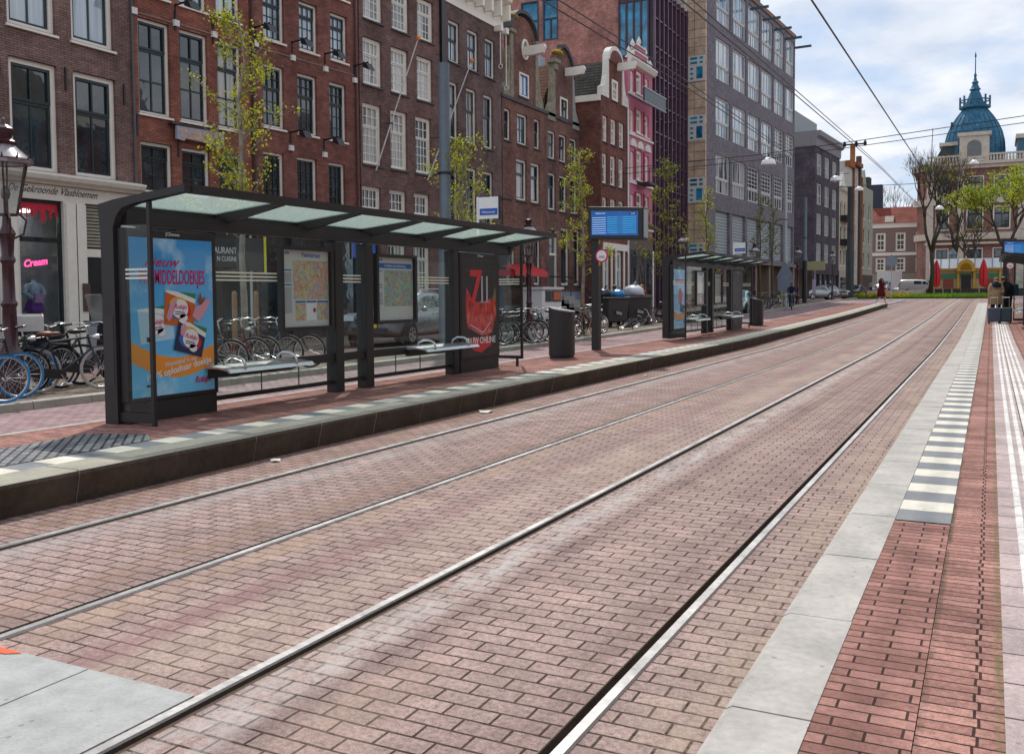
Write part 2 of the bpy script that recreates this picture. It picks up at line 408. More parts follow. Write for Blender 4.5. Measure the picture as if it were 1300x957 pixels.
GY = [-60, -8, 0, 10, 20, 28, 36, 44, 51, 58, 64, 71, 82, 94, 107, 120, 135, 150, 600, 1500]
sheet('ground', -900, 900, -.03, M['plain'], GY)
sheet('tram_track_paving', -6.40, -.70, 0, M['track'])
sheet('road', -12.32, -8.62, .0, M['roadbrick'])
sheet('square_paving', 3.9, 60, .0, M['roadbrick'], YS + [107, 120, 135, 150])
sheet('crossing_paving', -40, 3.9, -.006, M['roadbrick'], [71, 76, 82, 88, 94, 100, 107, 120, 135, 150, 190])
PY = [y for y in YS if y < 88] + [88]
sheet('pavement', -34, -12.46, .12, M['pave'], PY)
sheet('service_road', -18.2, -14.9, .124, M['service'], PY)

# platforms
PH = .26
def stones(name, y0, y1, prof, mats, ln=1.0, gap=.012, facef=None):
    """kerb stones laid end to end; prof = cross-section (x,z), front face index uses material 1"""
    mb = MB(); y = y0
    while y < y1 - .01:
        e = min(y + ln, y1); n = len(prof); a, b = y + gap / 2, e - gap / 2; j = rnd.uniform(-.003, .003)
        vs = [(px + j, a, hz(a) + pz + j * .5) for px, pz in prof] + [(px + j, b, hz(b) + pz + j * .5) for px, pz in prof]
        fs = [(i, (i + 1) % n, n + (i + 1) % n, n + i) for i in range(n)]
        o = len(mb.v); mb.v += vs; mb.f += [tuple(o + q for q in f) for f in fs]; mb.m += [1 if i in (facef or ()) else 0 for i in range(n)]
        mb.f += [tuple(o + q for q in range(n - 1, -1, -1)), tuple(o + q for q in range(n, 2 * n))]; mb.m += [0, 0]
        y = e
    cx_ = sum(p[0] for p in prof) / len(prof); ys_ = [v for v in YS if y0 < v < y1]; ys_ = [y0] + ys_ + [y1]; n = len(prof)
    ins = [(cx_ + (px - cx_) * .90, (pz - .018) if pz > .03 else pz) for px, pz in prof]
    mats = list(mats) + [M['raildark']]
    for a, b in zip(ys_[:-1], ys_[1:]):
        mb.add([(px, a, hz(a) + pz) for px, pz in ins] + [(px, b, hz(b) + pz) for px, pz in ins], [(i, (i + 1) % n, n + (i + 1) % n, n + i) for i in range(n)], 2)
    o = mb.build(name, mats); tag(o, kind='structure'); return o
PEND = 70
ya = [y for y in YS if y <= 67] + [PEND]
sheet('platform', -8.62, -7.02, PH, M['platbrick'], ya)
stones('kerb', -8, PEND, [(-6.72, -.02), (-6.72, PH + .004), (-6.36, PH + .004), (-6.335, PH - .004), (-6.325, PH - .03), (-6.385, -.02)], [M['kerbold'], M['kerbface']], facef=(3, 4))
stones('kerb', -8, PEND, [(-8.74, -.02), (-8.74, PH - .03), (-8.72, PH + .002), (-8.62, PH + .002), (-8.62, -.02)], [M['kerb'], M['kerb']])
stones('kerb', 64.5, 90, [(-6.9, -.02), (-6.9, .11), (-6.72, .12), (-6.70, .1), (-6.69, -.02)], [M['kerb'], M['kerb']])
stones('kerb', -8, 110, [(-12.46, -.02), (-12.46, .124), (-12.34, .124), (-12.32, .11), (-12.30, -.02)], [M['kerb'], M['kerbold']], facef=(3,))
sheet('platform', -.185, 3.9, PH, M['platbrick2'], ya)
sheet('platform', -.485, -.188, PH + .0, M['platbrick'], [-8, -4, 0, 3, 5.93])
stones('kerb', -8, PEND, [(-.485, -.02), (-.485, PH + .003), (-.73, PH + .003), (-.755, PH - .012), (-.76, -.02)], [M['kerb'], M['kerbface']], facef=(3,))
def tiles(name, x0, x1, y0, y1, zo, step=.3):
    mb = MB(); k = 0; y = y0
    while y < y1:
        b = min(y + step, y1) - .004
        mb.quad((x0, y, hz(y) + zo), (x1, y, hz(y) + zo), (x1, b, hz(b) + zo), (x0, b, hz(b) + zo), k % 2); k += 1; y += step
    o = mb.build(name, [M['greyt'], M['cream']]); tag(o, kind='structure')
sheet('tile_bed', -7.02, -6.72, PH - .006, M['raildark'], ya)
tiles('tactile_tiles', -7.015, -6.725, -6, PEND, PH + .002)
tiles('tactile_tiles', -.483, -.187, 5.95, PEND, PH + .002)
# ribbed white guide strip on the near platform
mb = MB()
for k in range(5):
    x = .15 + k * .075
    for a, b in zip(ya[:-1], ya[1:]):
        mb.add([(x, a, hz(a) + PH + .004), (x + .045, a, hz(a) + PH + .004), (x + .045, b, hz(b) + PH + .004), (x, b, hz(b) + PH + .004),
                (x + .008, a, hz(a) + PH + .012), (x + .037, a, hz(a) + PH + .012), (x + .037, b, hz(b) + PH + .012), (x + .008, b, hz(b) + PH + .012)],
               [(4, 5, 6, 7), (0, 4, 7, 3), (1, 2, 6, 5), (0, 1, 5, 4)])
M['ribwhite'] = brick('white_ribbed_tile', (.72, .70, .68), (.62, .60, .58), (.3, .2, .19), .6, .3, .006, False, .15, .7, offset=0)
tag(mb.build('guide_strip', M['ribwhite']), kind='structure')
M['pinktile'] = brick('pale_pink_tile', (.45, .365, .355), (.38, .31, .305), (.1, .06, .06), .3, .3, .006, False, .15, .8, offset=0)
sheet('guide_border', .06, .60, PH + .002, M['pinktile'], ya)
# dark studded paving at the platform ramp
m, nt_, b_ = nodes('black_white_block_paving')
v_ = objvec(nt_); s_ = nt_.nodes.new('ShaderNodeMapping'); s_.inputs['Rotation'].default_value = (0, 0, R(45)); L(nt_, v_, s_.inputs[0])
ck = nt_.nodes.new('ShaderNodeTexBrick'); ck.inputs['Scale'].default_value = 1; ck.inputs['Brick Width'].default_value = .16; ck.inputs['Row Height'].default_value = .08
ck.inputs['Mortar Size'].default_value = .012; ck.inputs['Color1'].default_value = (.22, .23, .24, 1); ck.inputs['Color2'].default_value = (.13, .135, .15, 1); ck.inputs['Mortar'].default_value = (.012, .013, .02, 1)
L(nt_, s_.outputs[0], ck.inputs['Vector']); L(nt_, ck.outputs['Color'], b_.inputs['Base Color']); bump(nt_, b_, ck.outputs['Fac'], .6, -.02)
mb = MB(); mb.poly([(-7.03, -2, PH + .005), (-7.03, 6.35, PH + .005), (-7.35, 6.6, PH + .005), (-7.95, 6.4, PH + .005), (-7.75, 4.2, PH + .005), (-7.75, -2, PH + .005)])
tag(mb.build('studded_paving', m), kind='structure')
# concrete crossing slab between the rails, bottom left, with orange paint on its edge
mb = MB()
for k, (a, b) in enumerate(((-4.06, -3.45), (-3.44, -2.83))): mb.box(a, .4, -.02, b, 2.74, .006)
tag(mb.build('concrete_slab', mat('pale_concrete', (.36, .365, .36), .85, var=.22, scale=8, bumpk=.3)), kind='structure')
mb = MB(); mb.poly([(-4.05, 2.665, .010), (-3.93, 2.69, .010), (-3.86, 2.73, .010), (-4.05, 2.735, .010)])
tag(mb.build('paint_mark', mat('orange_marking_paint', (.85, .13, .05), .6, var=.2)), 'orange spray paint mark on the concrete slab corner', 'paint mark')

# rails
def rail(x0, groove, label):
    ys = YS; t = thing('tram_rail', label, 'rail', (0, 0, 0), 0, 'grooved tram rails')
    def strip(name, a, b, zo, m, rise=0):
        mb = MB()
        for p, q in zip(ys[:-1], ys[1:]):
            if rise:
                mb.add([(a, p, hz(p) + zo - rise), (b, p, hz(p) + zo - rise), (b, q, hz(q) + zo - rise), (a, q, hz(q) + zo - rise),
                        (a + .006, p, hz(p) + zo), (b - .006, p, hz(p) + zo), (b - .006, q, hz(q) + zo), (a + .006, q, hz(q) + zo)],
                       [(4, 5, 6, 7), (0, 4, 7, 3), (1, 2, 6, 5)])
            else: mb.quad((a, p, hz(p) + zo), (b, p, hz(p) + zo), (b, q, hz(q) + zo), (a, q, hz(q) + zo))
        mb.build(name, m, t)
    hx = x0 if groove < 0 else x0 + .012
    strip('rail_head', hx, hx + .054, .014, M['rail'], .012)
    g = x0 + .066 if groove > 0 else x0 - .046
    if groove < 0: g = x0 - .036
    strip('groove', g, g + .036, .005, M['raildark'])
    l = g + .036 if groove > 0 else g - .010
    strip('lip', l, l + .010, .007, mat('rusty_lip', (.16, .12, .09), .6, .3, var=.3), .006)
    return t
rail(-5.70, 1, 'bright rail nearest the kerb of the shelter platform')
rail(-4.17, -1, 'right-hand rail of the track beside the shelter platform')
rail(-2.82, 1, 'rail with pale mortar dust beside it, third from the shelter platform')
rail(-1.345, -1, 'rail nearest the pale kerb of the near platform')
# paper scraps
def scrap(x, y, r, label, seed):
    q = random.Random(seed); mb = MB(); n = 9
    top = [(x + r * q.uniform(.5, 1) * math.cos(2 * PI * k / n) * .8, y + r * q.uniform(.5, 1) * math.sin(2 * PI * k / n), hz(y) + q.uniform(.008, .035)) for k in range(n)]
    o = len(mb.v); mb.v += top + [(x, y, hz(y) + .03)]
    for k in range(n): mb.f.append((o + k, o + (k + 1) % n, o + n)); mb.m.append(0)
    tag(mb.build('paper_scrap', mat('dirty_paper', (.62, .60, .54), .9, var=.15)), label, 'litter')
scrap(-6.12, 11.3, .16, 'crumpled white paper lying at the foot of the platform kerb', 1)
scrap(-6.18, 7.1, .07, 'small torn paper scrap by the kerb in front of the first shelter', 2)
scrap(-5.95, 17.5, .07, 'tiny white scrap between kerb and rail beside the litter bin', 3)

# ------------------------------------------------------------------ tram shelters
def printed(name, fn):
    m, nt, b = nodes(name); fn(nt, b); b.inputs['Roughness'].default_value = .35
    b.inputs['Coat Weight'].default_value = .6; b.inputs['Coat Roughness'].default_value = .03
    return m
def sky_print(nt, b):
    v = objvec(nt); s = N(nt, 'ShaderNodeSeparateXYZ'); L(nt, v, s.inputs[0])
    g = ramp(nt, s.outputs[2], .2, 2.1)
    c = mixc(nt, (.13, .58, .90), (.015, .27, .66), g)
    cl = ramp(nt, noise(nt, v, 2.4, 5), .52, .72)
    L(nt, mixc(nt, c, (.55, .80, .93), math_(nt, 'MULTIPLY', cl, .8)), b.inputs['Base Color'])
def map_print(seed, pal):
    def f(nt, b):
        v = objvec(nt); a = N(nt, 'ShaderNodeVectorMath', operation='ADD'); a.inputs[1].default_value = (seed, seed * 2, seed); L(nt, v, a.inputs[0])
        vo = N(nt, 'ShaderNodeTexVoronoi'); vo.inputs['Scale'].default_value = 16; L(nt, a.outputs[0], vo.inputs['Vector'])
        nn = ramp(nt, noise(nt, a.outputs[0], 4.5, 5, .7), .32, .68)
        cr = N(nt, 'ShaderNodeValToRGB'); e = cr.color_ramp.elements
        e[0].position = 0; e[0].color = rgba(pal[0]); e[1].position = 1; e[1].color = rgba(pal[-1])
        for i, p in enumerate(pal[1:-1]): q = e.new((i + 1) / (len(pal) - 1)); q.color = rgba(p)
        L(nt, nn, cr.inputs[0])
        c = mixc(nt, cr.outputs[0], vo.outputs['Color'], .18)
        ed = N(nt, 'ShaderNodeTexVoronoi'); ed.feature = 'DISTANCE_TO_EDGE'; ed.inputs['Scale'].default_value = 9; L(nt, a.outputs[0], ed.inputs['Vector'])
        ln = ramp(nt, ed.outputs[0], .012, .03)
        L(nt, mixc(nt, (.5, .12, .06), c, ln), b.inputs['Base Color'])
    return f
M['skyprint'] = printed('blue_sky_poster', sky_print)
M['map1'] = printed('city_map_print', map_print(3.1, [(.42, .52, .45), (.35, .5, .45), (.62, .5, .3), (.66, .36, .2), (.45, .42, .42), (.3, .46, .5)]))
M['map2'] = printed('network_map_print', map_print(9.3, [(.62, .35, .2), (.55, .48, .28), (.2, .42, .45), (.3, .45, .3), (.6, .4, .25), (.12, .33, .5)]))
def cl(name, c, **k): return mat(name, c, .4, var=.05, **k)
INK = dict(magenta=cl('magenta_ink', (.52, .008, .10)), orange=cl('orange_ink', (.85, .30, .03)), dorange=cl('deep_orange_ink', (.55, .12, .015)), white=cl('white_ink', (.78, .78, .78)),
           navy=cl('navy_ink', (.012, .018, .07)), pink=cl('pink_ink', (.62, .30, .38)), green=cl('green_ink', (.02, .22, .08)), yellow=cl('yellow_ink', (.72, .48, .04)), lblue=cl('pale_blue_ink', (.42, .66, .82)),
           blue=cl('blue_ink', (.02, .14, .45)), paper=cl('poster_paper', (.62, .60, .58)), greyp=cl('grey_print', (.40, .40, .43)), black=cl('black_print', (.012, .010, .012)),
           red=cl('red_ink', (.58, .012, .02)), amber=cl('amber_ink', (.5, .1, .02)), ash=cl('ash_print', (.06, .055, .055)), brown=cl('brown_ink', (.25, .06, .01)))
def fire_print(nt, b):
    v = objvec(nt); sv = N(nt, 'ShaderNodeVectorMath', operation='MULTIPLY'); sv.inputs[1].default_value = (1, 5.5, 3.2); L(nt, v, sv.inputs[0])
    f = ramp(nt, noise(nt, sv.outputs[0], 1.7, 6, .62), .3, .72)
    cr = N(nt, 'ShaderNodeValToRGB'); e = cr.color_ramp.elements; e[0].position = 0; e[0].color = (.05, .004, .006, 1); e[1].position = 1; e[1].color = (.75, .38, .06, 1)
    for p, c in ((.32, (.36, .008, .012, 1)), (.58, (.62, .02, .02, 1)), (.8, (.5, .10, .015, 1))): q = e.new(p); q.color = c
    L(nt, f, cr.inputs[0]); L(nt, cr.outputs[0], b.inputs['Base Color'])
M['fire'] = printed('fiery_red_print', fire_print)
def flat(name, m, parent, pts, x):
    """a printed shape on a poster facing +X: pts are (y,z)"""
    MB().poly([(x, y, z) for y, z in pts]).build(name, m, parent)
def ell(cy, cz, ry, rz, n=28, a0=0): return [(cy + ry * math.cos(2 * PI * k / n + a0), cz + rz * math.sin(2 * PI * k / n + a0)) for k in range(n)]
def rotp(pts, cy, cz, a):
    ca, sa = math.cos(a), math.sin(a); return [(cy + (y - cy) * ca - (z - cz) * sa, cz + (y - cy) * sa + (z - cz) * ca) for y, z in pts]
def rect(y0, z0, y1, z1): return [(y0, z0), (y1, z0), (y1, z1), (y0, z1)]

def washing_poster(box, y0, y1, z0, z1, x):
    p = MB().poly([(x, y, z) for y, z in rect(y0, z0, y1, z1)]).build('poster', M['skyprint'], box)
    W, H = y1 - y0, z1 - z0
    Y = lambda u: y0 + W * u
    Z = lambda v: z0 + H * v
    # orange wave
    n = 24; up = []; lo = []
    for k in range(n + 1):
        u = k / n; c = .285 - .045 * u - .0925 * math.sin(PI * u)
        up.append((Y(u), Z(c + .066))); lo.append((Y(u), Z(c - .062)))
    mb = MB()
    for k in range(n): mb.quad((x + .001, *lo[k]), (x + .001, *lo[k + 1]), (x + .001, *up[k + 1]), (x + .001, *up[k]))
    mb.build('orange_wave', INK['orange'], p)
    # three packs
    def pack(cy, cz, w, h, a, m, d, pale=False):
        q = lambda pts: rotp([(Y(cy) + yy * W, Z(cz) + zz * H) for yy, zz in pts], Y(cy), Z(cz), a)
        flat('pack', m, p, q(rect(-w / 2, -h / 2, w / 2, h / 2)), x + d)
        flat('pack_band', INK['white'], p, q([(-w / 2, h / 2 - .012), (w / 2, h / 2 - .065), (w / 2, h / 2 - .03), (0, h / 2), (-w / 2, h / 2)]), x + d + .001)
        flat('pack_corner', INK['green'], p, q([(-w * .1, h / 2), (w / 2, h / 2 - .034), (w / 2, h / 2)]), x + d + .002)
        if not pale:
            for k, (mm, s) in enumerate(((INK['yellow'], (-.02, .022)), (INK['blue'], (-.035, -.012)), (INK['red'], (.03, -.016)))):
                flat('pack_bubble', mm, p, q(ell(s[0], s[1], .11, .055)), x + d + .002 + k * .0005)
        flat('pack_badge', INK['white'], p, q(ell(0, 0, .10, .062)), x + d + .004)
        flat('pack_badge', INK['white'], p, q(ell(.05, -.055, .05, .026)), x + d + .004)
        text('lettering', 'Robijn', .062 * W, INK['magenta'], p, (x + d + .005, Y(cy), Z(cz) + .0), (PI / 2, -a, PI / 2), shear=.3, fit=.155 * W, bold=.001)
        for k in range(2): flat('pack_line', INK['navy'], p, q(rect(-.06, -.018 - k * .014, .06, -.024 - k * .014)), x + d + .005)
    pack(.29, .455, .40, .22, .10, INK['lblue'], .002, True)
    pack(.57, .55, .37, .22, -.10, INK['dorange'], .008)
    pack(.69, .352, .36, .20, -.26, INK['navy'], .014)
    # hands holding the pack and the butterfly, flat print
    flat('hand', INK['pink'], p, [(Y(a), Z(b)) for a, b in [(.40, .50), (.43, .47), (.47, .50), (.52, .57), (.54, .62), (.49, .61), (.44, .57)]], x + .0135)
    flat('hand', INK['pink'], p, [(Y(a), Z(b)) for a, b in [(.72, .50), (.80, .46), (.88, .52), (.95, .585), (.94, .62), (.88, .60), (.84, .575), (.76, .565)]], x + .0135)
    flat('hand', INK['pink'], p, [(Y(a), Z(b)) for a, b in [(.56, .39), (.60, .36), (.64, .42), (.62, .455), (.57, .44)]], x + .0205)
    flat('butterfly', INK['brown'], p, [(Y(a), Z(b)) for a, b in [(.80, .60), (.83, .66), (.845, .61), (.90, .635), (.86, .59), (.82, .575)]], x + .0145)
    text('lettering', 'nieuw', .13 * W, INK['magenta'], p, (x + .003, Y(.36), Z(.822)), FX, shear=.45, fit=.42 * W, bold=.001)
    text('lettering', 'WASMIDDELDOEKJES', .185 * W, INK['magenta'], p, (x + .003, Y(.50), Z(.712)), FX, fit=.80 * W, bold=.003)
    text('lettering', 'Wasmiddel in een', .062 * W, INK['white'], p, (x + .004, Y(.58), Z(.195)), (PI / 2, -.13, PI / 2), fit=.40 * W)
    text('lettering', '100% oplosbaar doekje', .088 * W, INK['white'], p, (x + .004, Y(.56), Z(.142)), (PI / 2, -.16, PI / 2), fit=.80 * W, bold=.002)
    text('lettering', 'Robijn', .085 * W, INK['magenta'], p, (x + .004, Y(.84), Z(.058)), FX, shear=.3, fit=.2 * W, bold=.002)
    flat('small_print', INK['navy'], p, rect(Y(.16), Z(.06), Y(.21), Z(.075)), x + .003)
    return p
def dark_poster(box, y0, y1, z0, z1, x):
    p = MB().poly([(x, y, z) for y, z in rect(y0, z0, y1, z1)]).build('poster', INK['black'], box)
    W, H = y1 - y0, z1 - z0
    Y = lambda u: y0 + W * u
    Z = lambda v: z0 + H * v
    flat('red_glow', M['fire'], p, [(Y(a), Z(b)) for a, b in [(.12, .70), (.09, .47), (.14, .30), (.55, .20), (.82, .23), (.95, .42), (.94, .70), (.84, .60), (.55, .55), (.3, .56)]], x + .001)
    flat('red_drip', INK['red'], p, [(Y(a), Z(b)) for a, b in [(.16, .14), (.3, .2), (.55, .16), (.7, .22), (.8, .10), (.5, .03), (.3, .06)]], x + .0015)
    flat('glass_edge', INK['pink'], p, [(Y(a), Z(b)) for a, b in [(.2, .32), (.56, .225), (.78, .33), (.765, .35), (.56, .245), (.21, .335)]], x + .004)
    flat('green_flare', INK['green'], p, [(Y(a), Z(b)) for a, b in [(.86, .6), (.9, .73), (.93, .6), (.9, .56)]], x + .002)
    text('lettering', '7', .62 * W, INK['red'], p, (x + .004, Y(.36), Z(.545)), FX, fit=.34 * W, bold=.02)
    [text('lettering', '1', .50 * W, INK['greyp'], p, (x + .004, Y(u_), Z(.555)), FX, sx=.8, bold=.006) for u_ in (.54, .68)]; flat('numeral_foot', INK['greyp'], p, rect(Y(.47), Z(.548), Y(.76), Z(.556)), x + .004)
    text('lettering', 'JOUW ONLINE', .125 * W, INK['white'], p, (x + .004, Y(.5), Z(.125)), FX, fit=.84 * W, bold=.002)
    flat('fold', INK['ash'], p, rect(Y(.03), Z(.87), Y(.97), Z(.875)), x + .001)
    return p
def cartoon_free_poster(box, y0, y1, z0, z1, x):
    p = MB().poly([(x, y, z) for y, z in rect(y0, z0, y1, z1)]).build('poster', M['skyprint'], box)
    W, H = y1 - y0, z1 - z0
    Y = lambda u: y0 + W * u
    Z = lambda v: z0 + H * v
    flat('red_shape', INK['red'], p, [(Y(a), Z(b)) for a, b in [(.4, .42), (.62, .4), (.72, .6), (.6, .66), (.5, .70), (.38, .62)]], x + .002)
    flat('red_band', INK['magenta'], p, rect(Y(.12), Z(.76), Y(.85), Z(.83)), x + .002)
    flat('dark_pack', INK['navy'], p, rotp(rect(Y(.5), Z(.28), Y(.85), Z(.42)), Y(.6), Z(.35), -.2), x + .003)
    flat('orange_wave', INK['orange'], p, [(Y(0), Z(.2)), (Y(.5), Z(.13)), (Y(1), Z(.2)), (Y(1), Z(.31)), (Y(.5), Z(.23)), (Y(0), Z(.30))], x + .002)
    return p

def make_shelter(label, loc, rz, posters):
    t = thing('tram_shelter', label, 'tram shelter', loc, rz, 'tram shelters along the platforms')
    S = M['shelter']; LEN = 9.1
    end = [(-.22, 0), (-.22, 1.98), (-.25, 2.33), (-.02, 2.37), (1.0, 2.47), (1.0, 2.40), (.30, 2.32), (.11, 2.28), (.02, 2.20), (-.03, 2.08), (-.03, 0)]
    MB().prism(end, 'y', 0, .10).build('end_post', S, t)
    MB().prism([(-.22, 1.9), (-.25, 2.33), (-.02, 2.37), (1.0, 2.47), (1.0, 2.40), (.30, 2.29), (.10, 2.22), (-.03, 1.9)], 'y', LEN - .1, LEN).build('end_beam', S, t)
    MB().box(-.20, -.004, .42, -.06, .0, 1.15).build('panel_plate', M['shelter_light'], t)
    MB().box(-.055, .11, 2.11, .055, LEN - .11, 2.26).build('back_beam', S, t)
    MB().prism([(.93, 2.39), (1.012, 2.395), (1.012, 2.476), (.93, 2.468)], 'y', .101, LEN - .101).build('front_beam', S, t)
    MB().prism([(-.245, 2.27), (-.10, 2.27), (-.10, 2.355), (-.245, 2.335)], 'y', .101, LEN - .101).build('rear_edge', S, t)
    n = 6; st = (LEN - .2) / n
    for k in range(1, n):
        y = .1 + st * k
        MB().prism([(-.10, 2.25), (.06, 2.22), (.93, 2.392), (.93, 2.455), (-.10, 2.353)], 'y', y - .035, y + .035).build('rib', S, t)
    for k in range(n):
        a, b = .1 + st * k + (.036 if k else .001), .1 + st * (k + 1) - (.036 if k < n - 1 else .001)
        MB().prism([(-.098, 2.325), (.928, 2.427), (.928, 2.441), (-.098, 2.339)], 'y', a, b).build('roof_pane', M['frost'], t)
    def panel(y0, y1, z0=.17, z1=2.11, stripes=True):
        g = MB().box(-.006, y0, z0, .006, y1, z1).build('glass_panel', M['glass'], t)
        if stripes:
            mb = MB()
            for z in (1.535, 1.58, 1.625): mb.box(.0065, y0 + .02, z, .0075, y1 - .02, z + .021)
            mb.build('stripe', mat('white_film', (.72, .72, .60), .6, var=.05), g)
        MB().box(-.02, y0, .115, .02, y1, .17).build('bottom_rail', S, t)
    panel(1.36, 3.62); panel(3.80, 4.34); panel(4.52, 6.84)
    for y in (2.18, 2.9): MB().box(-.008, y, .17, .008, y + .006, .43).build('joint', M['iron'], t)
    for y in (5.2, 5.9): MB().box(-.008, y, .17, .008, y + .006, .43).build('joint', M['iron'], t)
    MB().box(-.05, 1.36, .43, .05, 6.85, .545).build('lean_rail', S, t)
    for y in (3.62, 4.34, 6.85): bevel(MB().box(-.10, y, 0, .085, y + .18, 2.10).build('post', S, t), .012)
    for k, (y0, y1) in enumerate(((.04, 1.345), (7.06, 8.5))):
        b = bevel(MB().box(-.025 if k == 0 else -.10, y0, .22, .095, y1, 2.08).build('advert_case', S, t), .014)
        MB().box(-.02 if k == 0 else -.085, y0 + .02, 0, .08, y1 - .02, .22).build('plinth', M['shelter_light'], b)
        pp = posters[k]
        if pp: pp(b, y0 + .045, y1 - .07, .27, 1.985, .098)
        text('lettering', 'JCDecaux', .05, INK['white'], b, (.098, (y0 + y1) / 2, 2.02), FX)
    # map cases
    for k, (y0, y1, z0, z1) in enumerate(((2.50, 3.585, .89, 2.0), (4.62, 5.72, .92, 1.97))):
        f = MB()
        f.box(.012, y0, z0, .085, y0 + .055, z1).box(.012, y1 - .055, z0, .085, y1, z1).box(.012, y0 + .055, z0, .084, y1 - .055, z0 + .05).box(.012, y0 + .055, z1 - .05, .084, y1 - .055, z1)
        f = f.build('map_case', S, t)
        a, b, c, d = y0 + .055, y1 - .055, z0 + .05, z1 - .05
        pr = MB().poly([(.03, y, z) for y, z in rect(a, c, b, d)]).build('map_sheet', INK['paper'], f)
        W, H = b - a, d - c
        Y = lambda u: a + W * u
        Z = lambda v: c + H * v
        if k == 0:
            flat('map_print', M['map1'], pr, rect(Y(.24), Z(.36), Y(.985), Z(.87)), .031)
            text('lettering', 'Paleisstraat', .085, INK['blue'], pr, (.032, Y(.62), Z(.915)), FX, bold=.001)
            for (u0, u1) in ((.28, .49), (.51, .72), (.74, .985)):
                flat('map_print', M['map1'] if u0 != .51 else INK['white'], pr, rect(Y(u0), Z(.08), Y(u1), Z(.31)), .031)
                flat('banner', INK['blue'], pr, rect(Y(u0), Z(.315), Y(u1), Z(.34)), .032)
            flat('map_dot', INK['magenta'], pr, ell(Y(.68), Z(.215), .033, .033, 16), .0325)
            for z in (.73, .54): flat('banner', INK['blue'], pr, rect(Y(.03), Z(z), Y(.21), Z(z + .018)), .031)
            flat('text_block', INK['greyp'], pr, rect(Y(.03), Z(.18), Y(.21), Z(.52)), .031); flat('text_block', INK['greyp'], pr, rect(Y(.03), Z(.58), Y(.21), Z(.71)), .031)
        else:
            flat('map_print', M['map2'], pr, rect(Y(.2), Z(.22), Y(.985), Z(.80)), .031)
            flat('banner', INK['blue'], pr, rect(Y(.03), Z(.83), Y(.97), Z(.91)), .031)
            text('lettering', 'Tramhaltes naar bestemming', .052, INK['white'], pr, (.032, Y(.5), Z(.855)), FX, sx=.95)
            for z in (.78, .56, .52, .42, .38): flat('banner', INK['blue'], pr, rect(Y(.03), Z(z), Y(.16), Z(z + .014)), .031)
            flat('text_block', INK['greyp'], pr, rect(Y(.03), Z(.25), Y(.17), Z(.36)), .031)
        text('lettering', 'GVB', .045, INK['blue'], pr, (.032, Y(.12), Z(.945)), FX, bold=.001)
        MB().poly([(.06, y, z) for y, z in rect(a, c, b, d)]).build('cover_glass', M['glass'], f)
    # end wings
    g = MB().box(-.03, .045, .14, .43, .057, 2.10).build('glass_panel', M['glass'], t)
    mb = MB()
    for z in (1.535, 1.58, 1.625): mb.box(-.01, .0435, z, .41, .0445, z + .021)
    mb.build('stripe', MATS['white_film'], g)
    f = MB().box(.43, .03, .0, .472, .072, 2.33).box(-.03, .03, .03, .43, .072, .13).build('wing_frame', S, t)
    MB().box(.40, .02, .88, .43, .03, .93).build('door_stop', M['black'], f)
    yw = 8.93
    g = MB().box(-.2, yw - .006, .20, .32, yw + .006, 2.10).build('glass_panel', M['glass'], t)
    mb = MB()
    for z in (1.535, 1.58, 1.625): mb.box(-.18, yw - .0075, z, .30, yw - .0065, z + .021)
    mb.build('stripe', MATS['white_film'], g)
    MB().box(.32, yw - .02, .14, .362, yw + .02, 2.33).box(-.2, yw - .02, .14, .32, yw + .02, .20).box(.22, yw - .016, 0, .262, yw + .016, .14).box(-.22, yw - .02, 0, -.2, yw + .02, 2.3).build('wing_frame', S, t)
    # benches
    for (y0, y1) in ((1.12, 2.62), (5.35, 7.0)):
        s_ = MB().prism([(.10, .52), (.12, .545), (.30, .535), (.46, .515), (.50, .475), (.47, .468), (.44, .495), (.3, .515), (.12, .515)], 'y', y0, y1).build('bench', M['steel'], t, smooth='angle')
        MB().box(.051, y0 + .05, .40, .14, y1 - .05, .50).build('bench_bracket', S, s_)
        for y in (y0 + .28, y1 - .3):
            MB().path([(.12, y, .53), (.15, y, .60), (.24, y, .645), (.36, y, .64), (.44, y, .60), (.47, y, .51)], .016, 8).build('arm_rest', M['steel'], s_, smooth=True)
    # stop sign on the roof
    p = MB().box(-.17, 8.14, 2.38, -.135, 8.17, 3.12).box(-.13, 8.145, 2.72, .28, 8.165, 3.11).build('stop_sign', M['whitepl'], t)
    MB().box(-.105, 8.139, 2.785, .255, 8.144, 2.905).build('name_plate', M['blue'], p)
    text('lettering', 'Paleisstraat', .06, INK['white'], p, (.075, 8.138, 2.822), FU)
    MB().box(.281, 8.13, 2.70, .315, 8.18, 3.13).build('sign_edge', M['shelter'], p)
    return t
make_shelter('glass tram shelter with the blue washing-wipes poster and the dark 7-11 poster', (-8.2, 7.0, PH), 0, (washing_poster, dark_poster))
make_shelter('farther glass tram shelter beyond the departure board, with a lantern above its roof', (-8.2, 26.2, PH + .06), 0, (cartoon_free_poster, None))
make_shelter('tram shelter at the right edge of the photo beside the two people with suitcases', (1.28, 43.0, PH + .12), PI, (None, None))

